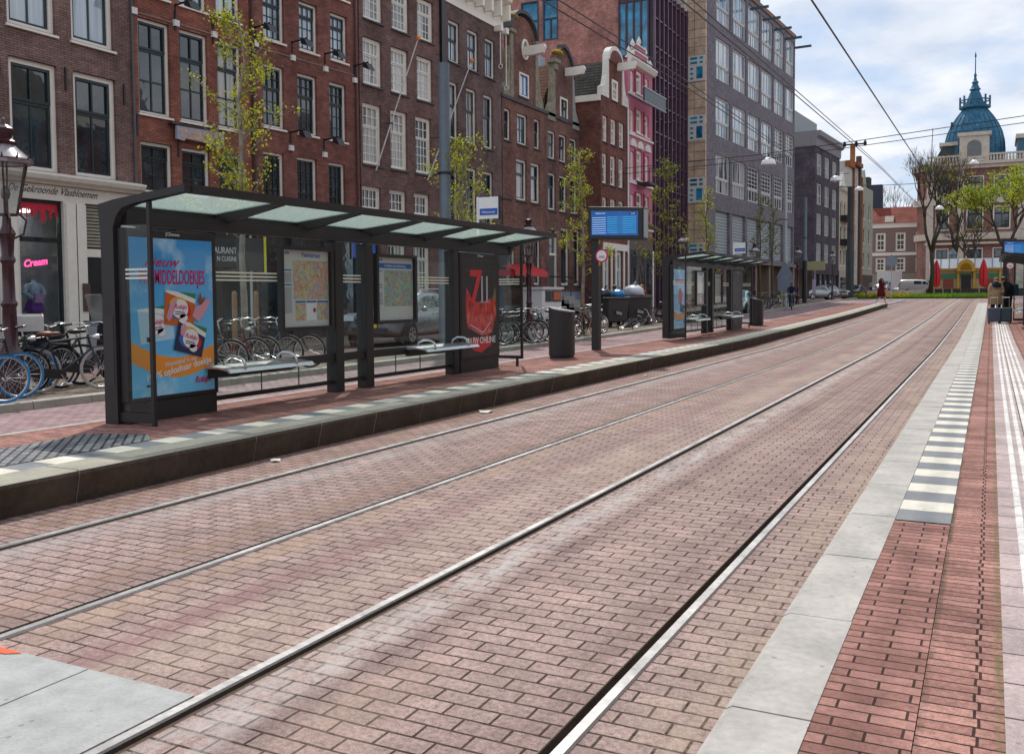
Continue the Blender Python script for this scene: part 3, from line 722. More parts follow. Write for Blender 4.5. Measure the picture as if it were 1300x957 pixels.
# ------------------------------------------------------------------ litter bins and departure boards
def litter_bin(label, loc):
    t = thing('litter_bin', label, 'litter bin', loc, 0, 'litter bins on the tram platform')
    n = 20; prof = []
    body = MB()
    def ring(z, k=1): return [(.26 * k * math.cos(2 * PI * i / n), .36 * k * math.sin(2 * PI * i / n) * 1.0, z) for i in range(n)]
    def top(i): return .98 + .12 * (0.5 - .5 * math.cos(2 * PI * i / n - .4)) * .9
    vs = ring(.0, .93) + ring(.05, .93) + ring(.055, 1) + [(x, y, top(i)) for i, (x, y, z) in enumerate(ring(0))]
    fs = [(r * n + i, r * n + (i + 1) % n, (r + 1) * n + (i + 1) % n, (r + 1) * n + i) for r in range(3) for i in range(n)]
    body.add(vs, fs); body.build('body', M['shelter_light'], t, smooth='angle')
    lid = MB(); vs = [(x * 1.01, y * 1.01, top(i) + .001) for i, (x, y, z) in enumerate(ring(0))] + [(x * .2, y * .2, top(i) * .5 + .5 + .01) for i, (x, y, z) in enumerate(ring(0))] + [(x * 1.01, y * 1.01, top(i) - .025) for i, (x, y, z) in enumerate(ring(0))]
    lid.add(vs, [(i, (i + 1) % n, n + (i + 1) % n, n + i) for i in range(n)] + [tuple(n + i for i in range(n))] + [(2 * n + i, 2 * n + (i + 1) % n, (i + 1) % n, i) for i in range(n)])
    lid.build('lid', M['steel'], t, smooth='angle')
    o = MB()
    for s in (-1, 1): pass
    a0, a1 = -.35, .95
    pts = [(a0 + (a1 - a0) * k / 6) for k in range(7)]
    o.add([(.264 * math.cos(a), .364 * math.sin(a), .86) for a in pts] + [(.264 * math.cos(a), .364 * math.sin(a), .975) for a in pts], [(k, k + 1, 8 + k, 7 + k) for k in range(6)])
    o.build('opening', M['black'], t)
    MB().box(.255, .10, .74, .275, .22, .76).build('handle', M['iron'], t)
    return t
b0 = litter_bin('anthracite litter bin with steel lid between the first shelter and the departure board', (-8.15, 18.45, PH))
again(b0, 'anthracite litter bin with steel lid at the far end of the farther shelter', (-8.1, 37.0, PH + hz(37)), 0)
def board(label, loc, rz, text_on=True):
    t = thing('departure_board', label, 'departure board', loc, rz, 'departure boards on the platforms')
    bevel(MB().box(-.09, -.10, 0, .09, .10, 2.72).build('pole', M['shelter'], t), .012)
    # screen head: broad case turned to face along the platform (towards -Y)
    c = bevel(MB().prism([(-.02, 2.66), (1.36, 2.60), (1.36, 3.36), (-.02, 3.44)], 'y', -.16, .16).build('display_case', M['shelter'], t), .015)
    c.location = (-.12, 0, 0)
    MB().quad((.0, -.164, 2.675), (1.34, -.164, 2.62), (1.34, -.164, 3.345), (.0, -.164, 3.42)).build('bezel', M['black'], c)
    m = MATS.get('screen_blue') or mat('screen_blue', (.010, .09, .34), .2, var=.3, scale=2, emit=.3)
    s = MB().quad((.07, -.168, 2.75), (1.24, -.168, 2.71), (1.24, -.168, 3.27), (.07, -.168, 3.33)).build('screen', m, c)
    m2 = MATS.get('screen_cyan') or mat('screen_cyan', (.02, .25, .52), .2, var=.2, emit=.45)
    m3 = MATS.get('screen_navy') or mat('screen_navy', (.01, .03, .14), .2, var=.1, emit=.5)
    m4 = MATS.get('screen_white') or mat('screen_white', (.3, .5, .7), .2, var=.1, emit=.8)
    mb = MB(); mb2 = MB(); mb3 = MB()
    for k in range(8):
        z = 2.79 + k * .052
        mb.quad((.09, -.170, z), (.44, -.170, z - .004), (.44, -.170, z + .008), (.09, -.170, z + .012))
        mb2.quad((.47, -.170, z - .005), (1.2, -.170, z - .02), (1.2, -.170, z + .012), (.47, -.170, z + .024))
        mb3.quad((.73, -.172, z), (.86, -.172, z - .003), (.86, -.172, z + .006), (.73, -.172, z + .009))
    mb.build('row', m4, s); mb2.build('row', m2, s); mb3.build('row', m3, s)
    mb = MB(); mb.quad((1.02, -.170, 3.20), (1.2, -.170, 3.19), (1.2, -.170, 3.25), (1.02, -.170, 3.26)); mb.build('clock_field', m3, s)
    text('lettering', '12:40', .045, m4, s, (1.11, -.172, 3.207), FU)
    text('lettering', 'Paleisstraat', .055, m4, s, (.3, -.170, 3.245), FU)
    MB().box(1.365, -.13, 2.66, 1.385, .13, 3.32).build('side_cover', M['polelight'], c)
    # stickers and round tariff sign on the pole
    q = mat('yellow_sticker', (.75, .42, .03), .5, var=.05)
    for z in (2.55, 2.03): MB().box(.092, -.07, z, .096, .03, z + .1).build('sticker', q, t)
    d = MB().lathe([(.16, 0), (.16, .012)], 24, (.19, -.12, 2.26), axis='y').build('round_sign', INK['magenta'], t)
    MB().lathe([(.125, 0), (.125, .004)], 24, (.19, -.125, 2.26), axis='y').build('sign_face', M['whitepl'], d)
    MB().box(.12, -.128, 2.20, .27, -.1265, 2.26).build('printed_block', INK['greyp'], d)
    return t
board('departure board on a pole with a blue screen, beside the first litter bin', (-8.5, 21.3, PH), 0)
board('blue departure board above the shelter at the right edge', (.55, 47.5, PH + hz(47)), 0)

# ------------------------------------------------------------------ buildings
class Facade:
    """A building whose street front lies on a vertical plane. Local x runs along the street, -y points to the street, z up."""
    def __init__(s, name, label, P0, yaw, sc_=1.0, cat='building', base=0.0):
        s.t = thing(name, label, cat, (P0[0], P0[1], base), PI / 2 - R(yaw)); s.s = sc_; s.base = base; s.holes = []; s.cache = {}
    def u(s, v): return v * s.s
    def z(s, v): return 1.6 + (v - 1.6) * s.s - s.base
    def wall(s, u0, u1, z0, z1, m, depth=9, holes=None, rd=.2, name='wall', reveal=None, top=True, y=0.0, back=True):
        hs = s.holes if holes is None else holes
        hs = [h for h in hs if h[0] > u0 and h[1] < u1]
        us = sorted({u0, u1} | {h[0] for h in hs} | {h[1] for h in hs}); zs = sorted({z0, z1} | {max(z0, h[2]) for h in hs} | {min(z1, h[3]) for h in hs})
        mb = MB()
        for a, b in zip(us[:-1], us[1:]):
            for c, d in zip(zs[:-1], zs[1:]):
                mu, mz = (a + b) / 2, (c + d) / 2
                if any(h[0] < mu < h[1] and h[2] < mz < h[3] for h in hs): continue
                mb.quad((a, y, c), (b, y, c), (b, y, d), (a, y, d))
        for a, b, c, d in hs:
            r = y + rd
            mb.quad((a, y, c), (a, r, c), (a, r, d), (a, y, d), 1); mb.quad((b, r, c), (b, y, c), (b, y, d), (b, r, d), 1)
            mb.quad((a, y, d), (a, r, d), (b, r, d), (b, y, d), 1); mb.quad((a, r, c), (a, y, c), (b, y, c), (b, r, c), 1)
        mb.quad((u0, y, z0), (u0, y, z1), (u0, y + depth, z1), (u0, y + depth, z0)); mb.quad((u1, y, z1), (u1, y, z0), (u1, y + depth, z0), (u1, y + depth, z1))
        if back: mb.quad((u0, y + depth, z0), (u0, y + depth, z1), (u1, y + depth, z1), (u1, y + depth, z0))
        if top: mb.quad((u0, y, z1), (u1, y, z1), (u1, y + depth, z1), (u0, y + depth, z1))
        return mb.build(name, [m, reveal or m], s.t)
    def win(s, u0, u1, z0, z1, st, hole=True, rd=.2, sill=True, name='window'):
        """st: outer, sash, glass materials; fw, tf (transom height fraction from top), top (cols,rows), bot (cols,rows)"""
        if hole: s.holes.append((u0, u1, z0, z1))
        w, h = u1 - u0, z1 - z0
        key = (id(st), round(w, 1), round(h, 1), rd)
        if key not in s.cache:
            fw = st.get('fw', .09); sw = st.get('sw', .055); mw = st.get('mw', .028)
            f = MB()
            f.box(0, rd - .10, 0, fw, rd + .03, h).box(w - fw, rd - .10, 0, w, rd + .03, h).box(fw, rd - .10, h - fw, w - fw, rd + .03, h).box(fw, rd - .10, 0, w - fw, rd + .03, fw * .8)
            a, b, c, d = fw, w - fw, fw * .8, h - fw
            def sash(a, b, c, d, cols, rows, y):
                f.box(a, y, c, a + sw, y + .05, d, 1).box(b - sw, y, c, b, y + .05, d, 1).box(a + sw, y, c, b - sw, y + .05, c + sw, 1).box(a + sw, y, d - sw, b - sw, y + .05, d, 1)
                for k in range(1, cols):
                    x = a + (b - a) * k / cols; f.box(x - mw / 2, y + .012, c + sw, x + mw / 2, y + .045, d - sw, 1)
                for k in range(1, rows):
                    z = c + (d - c) * k / rows; f.box(a + sw, y + .015, z - mw / 2, b - sw, y + .043, z + mw / 2, 1)
            tf = st.get('tf', .4)
            if tf:
                zt = d - (d - c) * tf
                sash(a, b, zt + .004, d, *st['top'], rd - .075); sash(a, b, c, zt - .004, *st['bot'], rd - .05)
            else: sash(a, b, c, d, *st['bot'], rd - .06)
            fm = f.mesh(name, [st['outer'], st['sash']])
            pm = MB().quad((a, rd - .012, c), (b, rd - .012, c), (b, rd - .012, d), (a, rd - .012, d)).mesh('pane', [st['glass']])
            sm = MB().prism([(-.07, -.09), (-.07, -.03), (rd - .1, .0), (rd - .1, -.09)], 'x', -.05, w + .05).mesh('sill', [st.get('sill', M['white'])]) if sill else None
            s.cache[key] = (fm, pm, sm, w, h)
        fm, pm, sm, w0, h0 = s.cache[key]
        o = link(name, fm, s.t, (u0, 0, z0)); o.scale = (w / w0, 1, h / h0)
        p = link('pane', pm.copy() if False else pm, o)
        alt = st.get('alt')
        if alt and rnd.random() < st.get('altp', .4):
            p.material_slots[0].link = 'OBJECT'; p.material_slots[0].material = alt
        if sm: link('sill', sm, o)
        return o
    def row(s, ws, z0, z1, st, **k):
        for a, b in ws: s.win(s.u(a), s.u(b), s.z(z0), s.z(z1), st, **k)
    def box(s, name, u0, y0, z0, u1, y1, z1, m, parent=None): return MB().box(u0, y0, z0, u1, y1, z1).build(name, m, parent or s.t)
    def cornice(s, u0, u1, z0, prof, m, name='cornice'):
        return MB().prism([(y, z0 + z) for y, z in prof], 'x', u0, u1).build(name, m, s.t)
def style(outer, sash, glass_, tf, top, bot, **k): return dict(outer=outer, sash=sash, glass=glass_, tf=tf, top=top, bot=bot, **k)

B_ = lambda n, c, mo=(.10, .085, .075), **k: brick(n, tuple(x * 2.8 for x in c), tuple(x * 1.95 for x in c), mo, .21, .062, .009, True, k.pop('stain', .4), .9, **k)
BRA = B_('brick_brown', (.118, .074, .064)); BRB = B_('brick_red', (.158, .056, .038)); BRC0 = B_('brick_russet', (.125, .048, .038))
BRC = B_('brick_plum', (.100, .058, .052)); BRD = B_('brick_dark_plum', (.086, .056, .054)); BRE = B_('brick_umber', (.118, .058, .047)); BRF = B_('brick_dark_umber', (.104, .056, .048))
BRG = B_('brick_maroon', (.10, .038, .030)); BRR = B_('brick_orange_red', (.23, .11, .088)); BRH = B_('brick_blue_black', (.048, .042, .055)); BRO = B_('brick_office', (.098, .090, .102), (.13, .12, .125), stain=.15)
GR = M['dgreen']; WH = M['white']; DS = M['darkstone']

# A: brown house with the shop at street level -------------------------------------------------
sA = 22 / 18
A = Facade('shop_house', 'brown brick house with a cream shopfront and a display window, at the left edge', (-22, 0), 0, sA)
stA = style(WH, GR, M['panes'], .36, (2, 1), (2, 1), fw=.13, sw=.07, mw=.05)
stA2 = style(WH, GR, M['pane'], .36, (2, 1), (2, 1), fw=.13, sw=.07, mw=.05, alt=M['panec'], altp=.4)
A.row([(12.84, 13.97), (14.36, 15.48)], 7.24, 9.6, stA)
A.row([(12.84, 13.97), (14.37, 15.50)], 4.30, 6.58, stA2)
A.row([(11.3, 12.43)], 7.24, 9.6, stA); A.row([(11.3, 12.43)], 4.30, 6.58, stA2)
uR = A.u(15.98); zc0 = A.z(4.02)
A.wall(A.u(10.2), uR, zc0, 13.5, BRA)
for (u, z) in ((12.62, 6.4), (14.17, 6.35), (15.72, 6.3), (12.62, 9.4), (14.17, 9.35)):
    A.box('wall_anchor', A.u(u) - .025, -.045, A.z(z) - .3, A.u(u) + .025, -.002, A.z(z) + .3, M['iron'])
A.cornice(A.u(10.2), A.u(16.06), A.z(4.03), [(0, 0), (-.12, .0), (-.16, .05), (-.30, .10), (-.36, .20), (-.36, .25), (0, .32)], WH)
holes = [(A.u(12.96), A.u(14.03), .55, A.z(3.70)), (A.u(14.58), A.u(15.62), .15, A.z(3.70)), (A.u(11.2), A.u(12.5), .55, A.z(3.70))]
A.wall(A.u(10.2), uR, 0, zc0 - .002, mat('shopfront_cream_paint', (.74, .70, .62), .5, var=.1), depth=.35, holes=holes, rd=.3, name='shopfront', top=False, back=False)
t_ = text('lettering', 'De Gekroonde Vlasbloemen', .27, M['black'], A.t, (A.u(13.80), -.012, A.z(3.83)), FU, shear=.6, fit=A.u(2.2), bold=-.0005)
# shop window with a lit-through display
h = holes[0]
fr = MB(); fr.box(h[0], .10, h[2], h[0] + .07, .2, h[3]).box(h[1] - .07, .10, h[2], h[1], .2, h[3]).box(h[0] + .07, .10, h[3] - .08, h[1] - .07, .2, h[3]).box(h[0] + .07, .10, h[2], h[1] - .07, .2, h[2] + .1).box(h[0] + .07, .08, A.z(2.80), h[1] - .07, .2, A.z(2.90), 0)
fr = fr.build('shop_window', GR, A.t)
MB().quad((h[0] + .07, .15, h[2] + .1), (h[1] - .07, .15, h[2] + .1), (h[1] - .07, .15, h[3] - .08), (h[0] + .07, .15, h[3] - .08)).build('pane', M['shopglass'], fr)
MB().box(h[0] - .3, .36, 0, h[1] + .3, 1.6, h[2] - .02).build('display_floor', mat('display_floor', (.55, .55, .55), .6), A.t)
MB().box(h[0] - 1, 1.6, 0, h[1] + 1.8, 1.7, 4.4).box(h[1] + 1.7, .36, 0, h[1] + 1.8, 1.6, 4.4).box(h[0] - 1, .36, 4.0, h[1] + 1.7, 1.6, 4.4).box(h[0] - 1, .36, 0, h[0] - .9, 1.6, 4.0).build('display_back', mat('display_back', (.42, .45, .50), .8, var=.35, scale=2), A.t)
MB().box(h[0] + .1, 1.1, 3.93, h[1] - .1, 1.4, 3.985).build('added_display_light', mat('added_display_glow', (.9, .88, .82), .5, var=0, emit=6), A.t)  # unseen glowing panel added to brighten the shop display
# red dripping film along the top of the pane
q = random.Random(3); top = h[3] - .09; pts = [(h[0] + .08, top)]
x = h[0] + .08; low = []
while x < h[1] - .1:
    wd = q.uniform(.05, .11); d = q.uniform(.12, .55); low += [(x, top - .12), (x + .01, top - d), (x + wd - .015, top - d - .02), (x + wd - .005, top - .14)]; x += wd
poly = [(h[0] + .08, top)] + low + [(h[1] - .08, top)]
mb = MB()
for a, b in zip(low[:-1], low[1:]): mb.quad((a[0], .142, a[1]), (b[0], .142, b[1]), (b[0], .142, top), (a[0], .142, top))
mb.build('red_drip_film', mat('red_film', (.60, .01, .04), .4, var=.1), fr)
text('neon_lettering', 'Cream', .25, mat('pink_neon', (.9, .06, .22), .4, emit=2.0), fr, ((h[0] + h[1]) / 2 - .12, .135, A.z(2.30)), (PI / 2, -.14, 0), shear=.3, bold=.008)
# blinds and door beside it
h = holes[1]
MB().box(h[0], .1, h[2], h[1], .2, A.z(2.52)).build('door', mat('door_black', (.012, .012, .015), .4), A.t)
mb = MB()
for k in range(14): mb.box(h[0] + .06, .12, A.z(2.75) + k * .09, h[1], .16, A.z(2.75) + k * .09 + .06)
mb.build('blind', mat('blind_slats', (.34, .33, .26), .6), A.t)
A.box('transom', h[0], .04, A.z(2.52), h[1], .2, A.z(2.70), WH); A.box('door_light', h[0], .2, A.z(2.7), h[1], .25, h[3], M['pane'])
for u in (12.76, 14.2, 14.44): A.box('pilaster', A.u(u) - .16, -.05, 0, A.u(u) + .16, -.003, A.z(3.66), WH)
A.box('letter_plate', A.u(14.42), -.09, 1.25, A.u(14.50) + .12, -.052, 2.0, mat('bronze_plate', (.10, .06, .045), .4))
h = holes[2]; A.box('side_pane', h[0], .15, h[2], h[1], .2, h[3], M['pane'])
MB().path([(uR + .0, -.05, 3.6), (uR, -.05, 13.4)], .045, 8).build('downpipe', mat('pipe_grey', (.10, .09, .095), .5), A.t)

# mannequin and toy basket in the display ------------------------------------------------------
def on_facade(F, u, y, z): return F.t.matrix_basis @ Vector((u, y, z))
uM = A.u(13.62)
mn = thing('mannequin', 'headless shop mannequin in a pale blue jacket and purple skirt in the display window', 'mannequin', (-22 - .62, uM, .53), 0)
MB().lathe([(.0, .0), (.055, .01), (.05, .3), (.065, .45), (.06, .6), (.085, .85)], 12, (0, -.09, 0)).lathe([(.0, .0), (.055, .01), (.05, .3), (.065, .45), (.06, .6), (.085, .85)], 12, (0, .09, 0)).build('legs', mat('gold_tights', (.42, .26, .06), .35, .4), mn, smooth=True)
MB().lathe([(.2, .78), (.26, .72), (.27, .74), (.19, .95), (.15, 1.02), (0, 1.03)], 18).build('skirt', mat('purple_tulle', (.12, .015, .28), .8, var=.3, scale=20), mn, smooth=True)
MB().lathe([(.15, 1.0), (.17, 1.2), (.20, 1.38), (.15, 1.47), (.06, 1.5), (.05, 1.56), (0, 1.57)], 16).path([(0, -.17, 1.42), (.02, -.30, 1.22), (.16, -.14, 1.08)], [.075, .085, .05]).path([(0, .17, 1.42), (.02, .30, 1.22), (.16, .10, 1.05)], [.075, .085, .05]).build('jacket', mat('pale_blue_satin', (.30, .42, .55), .35, var=.3, scale=12), mn, smooth=True)
MB().box(.15, -.12, .95, .24, .12, 1.2).build('bag', mat('iridescent_bag', (.45, .25, .5), .25, .3, var=.6, scale=18), mn)
bk = thing('toy_basket', 'rainbow coloured toy basket on the floor of the shop display', 'toy basket', (-22 - .45, A.u(13.25), .53))
for k, c in enumerate(((.6, .05, .05), (.7, .45, .02), (.05, .2, .6), (.1, .45, .12), (.6, .1, .35))):
    MB().box(-.1, -.2 + k * .08, 0, .1, -.125 + k * .08, .18 + .05 * (k % 3)).build('toy_block', mat('toy_%d' % k, c, .4, var=.1), bk)
MB().torus((0, -.02, .2), .24, .02, 'x', 20, 6).build('handle', mat('toy_gold', (.6, .4, .05), .3, .3), bk)

# B: red house with the restaurant ------------------------------------------------------------
TH4 = math.tan(R(4))
s4 = 22 / 18
def P4(y): return (-22 + (y - 19.43) * TH4, y)
Bf = Facade('restaurant_house', 'red brick house with tall green sashes and a dark restaurant front, second from the left', P4(19.43), 4, s4)
stB = style(WH, GR, M['pane'], .30, (2, 1), (2, 2), fw=.085, sw=.06, mw=.045, alt=M['panec'], altp=.25)
cb = [(.26, 1.17), (1.46, 2.34), (2.64, 3.46)]
Bf.row(cb, 5.98, 8.2, stB); Bf.row(cb, 8.80, 10.9, style(WH, GR, M['panes'], .30, (2, 1), (2, 2), fw=.085, sw=.06, mw=.045)); Bf.row(cb, 4.12, 5.31, stB, sill=False)
wB = Bf.u(3.77)
Bf.wall(.1, wB, Bf.z(3.95), 14.5, BRB)
def shopfront(F, u0, u1, zt, m_fascia, bays, base=.35, m_pier=None, pm=None):
    """dark glazed ground floor with piers"""
    F.box('fascia', u0, -.06, zt - .6, u1, .3, zt, m_fascia)
    w = (u1 - u0) / bays
    for k in range(bays + 1): F.box('pier', u0 + w * k - (.12 if k else 0), -.03, 0, u0 + w * k + (.12 if k < bays else 0), .25, zt - .6, m_pier or M['black'])
    for k in range(bays):
        a, b = u0 + w * k + .12, u0 + w * (k + 1) - .12
        f = F.box('shop_window', a, .08, base, b, .12, base + .06, m_pier or M['black'])
        MB().quad((a, .14, base), (b, .14, base), (b, .14, zt - .6), (a, .14, zt - .6)).build('pane', pm or M['pane'], f)
        F.box('stall_riser', a, .05, 0, b, .15, base, m_pier or M['black'])
dk = mat('restaurant_dark_fascia', (.022, .026, .030), .5)
shopfront(Bf, .1, wB, Bf.z(3.95) - .002, mat('restaurant_grey_band', (.10, .115, .12), .6), 3)
Bf.box('name_board', Bf.u(1.4), -.10, 2.55, Bf.u(3.45), -.063, 3.45, dk)
text('lettering', 'RESTAURANT', .29, INK['white'], Bf.t, (Bf.u(3.10), -.105, 2.98), FU, sx=.8, align='RIGHT')
text('lettering', 'N CUISINE', .22, INK['white'], Bf.t, (Bf.u(3.10), -.105, 2.74), FU, sx=.8, align='RIGHT')
def flood(F, u, z, ln=.75):
    f = MB().tube((u, -.02, z), (u, -ln, z + .05), .03).tube((u, -.03, z - .35), (u, -.03, z + .05), .022).tube((u, -.03, z - .0), (u, -.35, z + .02), .02).build('floodlight', M['black'], F.t)
    MB().prism([(-ln - .18, z - .28), (-ln + .14, z - .14), (-ln + .1, z + .06), (-ln - .05, z - .02)], 'x', u - .17, u + .17).build('lamp_head', M['black'], f)
    MB().box(u - .09, -.1, z - .62, u + .09, -.004, z - .44).build('junction_box', M['whitepl'], f)
for u in (.1, 1.31, 2.5): flood(Bf, Bf.u(u) + .05, Bf.z(8.72))
MB().path([(.15, -.02, Bf.z(8.28)), (wB, -.02, Bf.z(8.30))], .014, 6).build('cable', M['stone'], Bf.t)
for u, z in ((.15, 5.7), (1.32, 8.4), (2.5, 8.35), (1.33, 5.35)): Bf.box('wall_anchor', Bf.u(u), -.04, Bf.z(z) - .35, Bf.u(u) + .05, -.002, Bf.z(z) + .25, M['iron'])
# carved/painted sign board
sb = MB().prism([(Bf.u(1.18), Bf.z(5.46)), (Bf.u(1.4), Bf.z(5.44)), (Bf.u(1.45), Bf.z(5.50)), (Bf.u(2.3), Bf.z(5.47)), (Bf.u(2.4), Bf.z(5.41)), (Bf.u(2.66), Bf.z(5.46)), (Bf.u(2.66), Bf.z(5.80)), (Bf.u(1.18), Bf.z(5.78))], 'y', -.22, -.14).build('sign_board', mat('weathered_lilac_sign', (.36, .36, .42), .6, var=.2, scale=8), Bf.t)
mb = MB(); q = random.Random(5)
for r_ in range(2):
    x = Bf.u(1.3)
    while x < Bf.u(2.5):
        wd = q.uniform(.04, .11); z = Bf.z(5.68 - .13 * r_); mb.box(x, -.226, z - .05, x + wd, -.2205, z + .06 * q.uniform(.3, 1)); x += wd + q.uniform(.015, .05)
mb.build('worn_lettering', mat('faded_orange_paint', (.62, .36, .22), .6, var=.3), sb)
Bf.box('sign_bracket', Bf.u(1.05), -.2, Bf.z(5.80), Bf.u(2.75), -.02, Bf.z(5.84), M['iron'])

# C0: russet house ----------------------------------------------------------------------------
y0 = 20.7 * s4
C0 = Facade('russet_house', 'russet brick house with three-light green sashes and wall floodlights, third from the left', P4(y0), 4, s4)
st0 = style(WH, GR, M['panes'], .27, (3, 1), (3, 3), fw=.085, mw=.03)
st1 = style(WH, GR, M['pane'], .36, (3, 2), (3, 3), fw=.085, mw=.03, alt=M['panec'], altp=.3)
C0.row([(-.53, .27), (.86, 1.62), (2.17, 2.92)], 8.62, 9.98, st0, sill=True)
C0.row([(-.58, .22), (.75, 1.55), (2.08, 2.83)], 6.25, 7.94, st1)
C0.row([(-.63, .16), (.68, 1.5), (2.0, 2.73)], 4.2, 5.57, style(WH, GR, M['pane'], None, None, (3, 4), fw=.085, mw=.03))
C0.row([(-.5, .3), (.9, 1.65), (2.25, 3.0)], 10.48, 11.8, st0)
C0.wall(C0.u(-1.0), C0.u(3.41), C0.z(3.95), C0.z(12.3), BRC0)
shopfront(C0, C0.u(-1.0), C0.u(3.41), C0.z(3.95) - .002, mat('plum_fascia', (.05, .04, .045), .5), 3)
for u, z in ((-.85, 8.8), (.55, 8.72), (1.9, 8.68), (3.2, 8.6), (.42, 6.2), (1.8, 6.18)): flood(C0, C0.u(u), C0.z(z), .7)
MB().path([(C0.u(-.9), -.02, C0.z(8.3)), (C0.u(3.3), -.02, C0.z(8.32))], .014, 6).build('cable', M['stone'], C0.t)
MB().path([(C0.u(-.97), -.06, 3), (C0.u(-.97), -.06, C0.z(12))], .05, 8).build('downpipe', mat('pipe_red_brown', (.07, .03, .03), .5), C0.t)
MB().path([(C0.u(3.25), -.06, 3), (C0.u(3.25), -.06, C0.z(12))], .04, 8).build('downpipe', MATS['pipe_red_brown'], C0.t)

# C: plum house with white windows ------------------------------------------------------------
y0 = 24.5 * s4
Cf = Facade('white_sash_house', 'plum brick house with rows of white twelve-pane sash windows and a flagpole', P4(y0), 4, s4)
sc1 = style(WH, WH, M['panew'], .32, (4, 1), (4, 3), fw=.10, sw=.05, mw=.028, sill=DS)
sc2 = style(WH, WH, M['panec'], .36, (3, 2), (4, 4), fw=.10, sw=.05, mw=.03, sill=DS, alt=M['pane'], altp=.5)
Cf.row([(-.13, .83), (1.3, 2.22), (2.67, 3.6)], 10.2, 11.55, sc1); Cf.row([(-.17, .77), (1.23, 2.15), (2.62, 3.52)], 8.18, 9.62, sc1)
Cf.row([(-.23, .70), (1.16, 2.06), (2.5, 3.4)], 5.72, 7.6, sc2)
Cf.row([(-.3, .63), (1.06, 1.96), (2.37, 3.27)], 4.3, 5.03, style(WH, WH, M['pane'], None, None, (4, 2), fw=.09, mw=.03, sill=DS))
Cf.row([(.95, 1.9), (2.3, 3.25)], .95, 3.7, style(WH, WH, M['panec'], .3, (4, 2), (4, 4), fw=.11, mw=.035, sill=DS))
Cf.holes.append((Cf.u(-.3), Cf.u(.6), 0, Cf.z(3.6)))
Cf.wall(Cf.u(-.33), Cf.u(3.95), 0, Cf.z(12.6), BRC)
Cf.box('door', Cf.u(-.3), .15, 0, Cf.u(.6), .2, Cf.z(3.6), mat('door_green_black', (.02, .025, .026), .35))
Cf.box('gutter_pipe', Cf.u(3.95) + .02, -.12, 0, Cf.u(3.95) + .32, .3, Cf.z(12.9), M['black'])

# D: dark house with the white cornice --------------------------------------------------------
D = Facade('white_cornice_house', 'dark brick house with a heavy white bracketed cornice above three rows of sashes', (-21, 30.45), 0, 1.05)
sd1 = style(WH, GR, M['panes'], .45, (2, 1), (2, 1), fw=.10, mw=.04, sill=DS)
sd2 = style(WH, GR, M['panec'], .40, (2, 1), (2, 1), fw=.10, mw=.04, sill=DS)
D.row([(4.93, 5.85), (6.52, 7.47), (8.08, 9.0)], 11.24, 12.92, sd1)
D.row([(4.76, 5.66), (6.35, 7.25), (7.88, 8.78)], 8.10, 10.42, sd2)
D.row([(4.70, 5.6), (6.3, 7.2), (7.85, 8.75)], 4.6, 7.06, style(WH, GR, M['pane'], .40, (2, 1), (2, 2), fw=.10, mw=.04, sill=DS))
D.wall(D.u(4.45), D.u(9.66), D.z(3.9), D.z(14.2), BRD)
D.cornice(D.u(4.45), D.u(9.72), D.z(13.55), [(0, 0), (-.06, 0), (-.06, .55), (-.10, .60), (-.14, 1.1), (-.55, 1.25), (-.62, 1.45), (0, 1.5)], WH)
for k in range(7): D.box('bracket', D.u(4.6 + k * .82), -.5, D.z(13.95), D.u(4.6 + k * .82) + .16, -.11, D.z(14.62), WH)
for (u, a) in ((9.0, 11.9), (9.55, 11.05)):
    MB().tube((D.u(u), -.3, D.z(a)), (D.u(u), -.3, D.z(13.6)), .025).torus((D.u(u), -.3, D.z(a) - .1), .1, .02, 'x', 14, 5).box(D.u(u) - .12, -.4, D.z(13.35), D.u(u) + .12, -.02, D.z(13.6)).build('hoist_rod', WH, D.t)
bluep = mat('slate_blue_shopfront', (.06, .085, .13), .45)
shopfront(D, D.u(4.45), D.u(9.66), D.z(3.9) - .002, bluep, 3, m_pier=bluep)

# E: tall neck gable with hoist beam ----------------------------------------------------------
def arch(y0, y1, zb, rise, n=12):
    c = (y0 + y1) / 2; r = (y1 - y0) / 2
    return [(c + r * math.cos(PI * k / n), zb + rise * math.sin(PI * k / n)) for k in range(n + 1)]
def gable(F, pts, m, th=.35, name='gable'): return MB().prism(pts, 'y', .003, th).build(name, m, F.t)
moss = mat('weathered_sandstone', (.26, .235, .18), .9, var=.45, scale=5, bumpk=.4)
mossy = mat('yellow_moss', (.40, .30, .02), .9, var=.5, scale=9, bumpk=.5)
tilem = brick('roof_tiles_dark', (.13, .12, .10), (.08, .075, .065), (.012, .012, .012), .24, .2, .02, True, .4, .8, offset=0, bstr=1)
tiler = brick('roof_tiles_red', (.26, .10, .05), (.15, .08, .05), (.02, .015, .012), .24, .2, .02, True, .5, .8, offset=0, bstr=1)
E_ = Facade('neck_gable_house', 'brown brick house with a tall round-topped neck gable and an oval window', (-21, 39.9), 0, 1.05)
se1 = style(WH, GR, M['pane'], .42, (1, 1), (1, 1), fw=.09, sw=.05, sill=DS, alt=M['panec'], altp=.5)
E_.row([(.85, 1.53)], 8.74, 10.17, se1); E_.row([(2.22, 3.3)], 8.74, 10.17, style(WH, GR, M['panes'], None, None, (2, 2), fw=.1, mw=.04, sill=DS)); E_.row([(4.06, 4.74)], 8.76, 10.19, se1)
sE2 = style(WH, GR, M['panec'], .34, (1, 1), (1, 1), fw=.11, sw=.06, sill=DS)
E_.row([(.48, 1.6), (2.06, 3.2), (3.64, 4.7)], 6.10, 8.02, sE2)
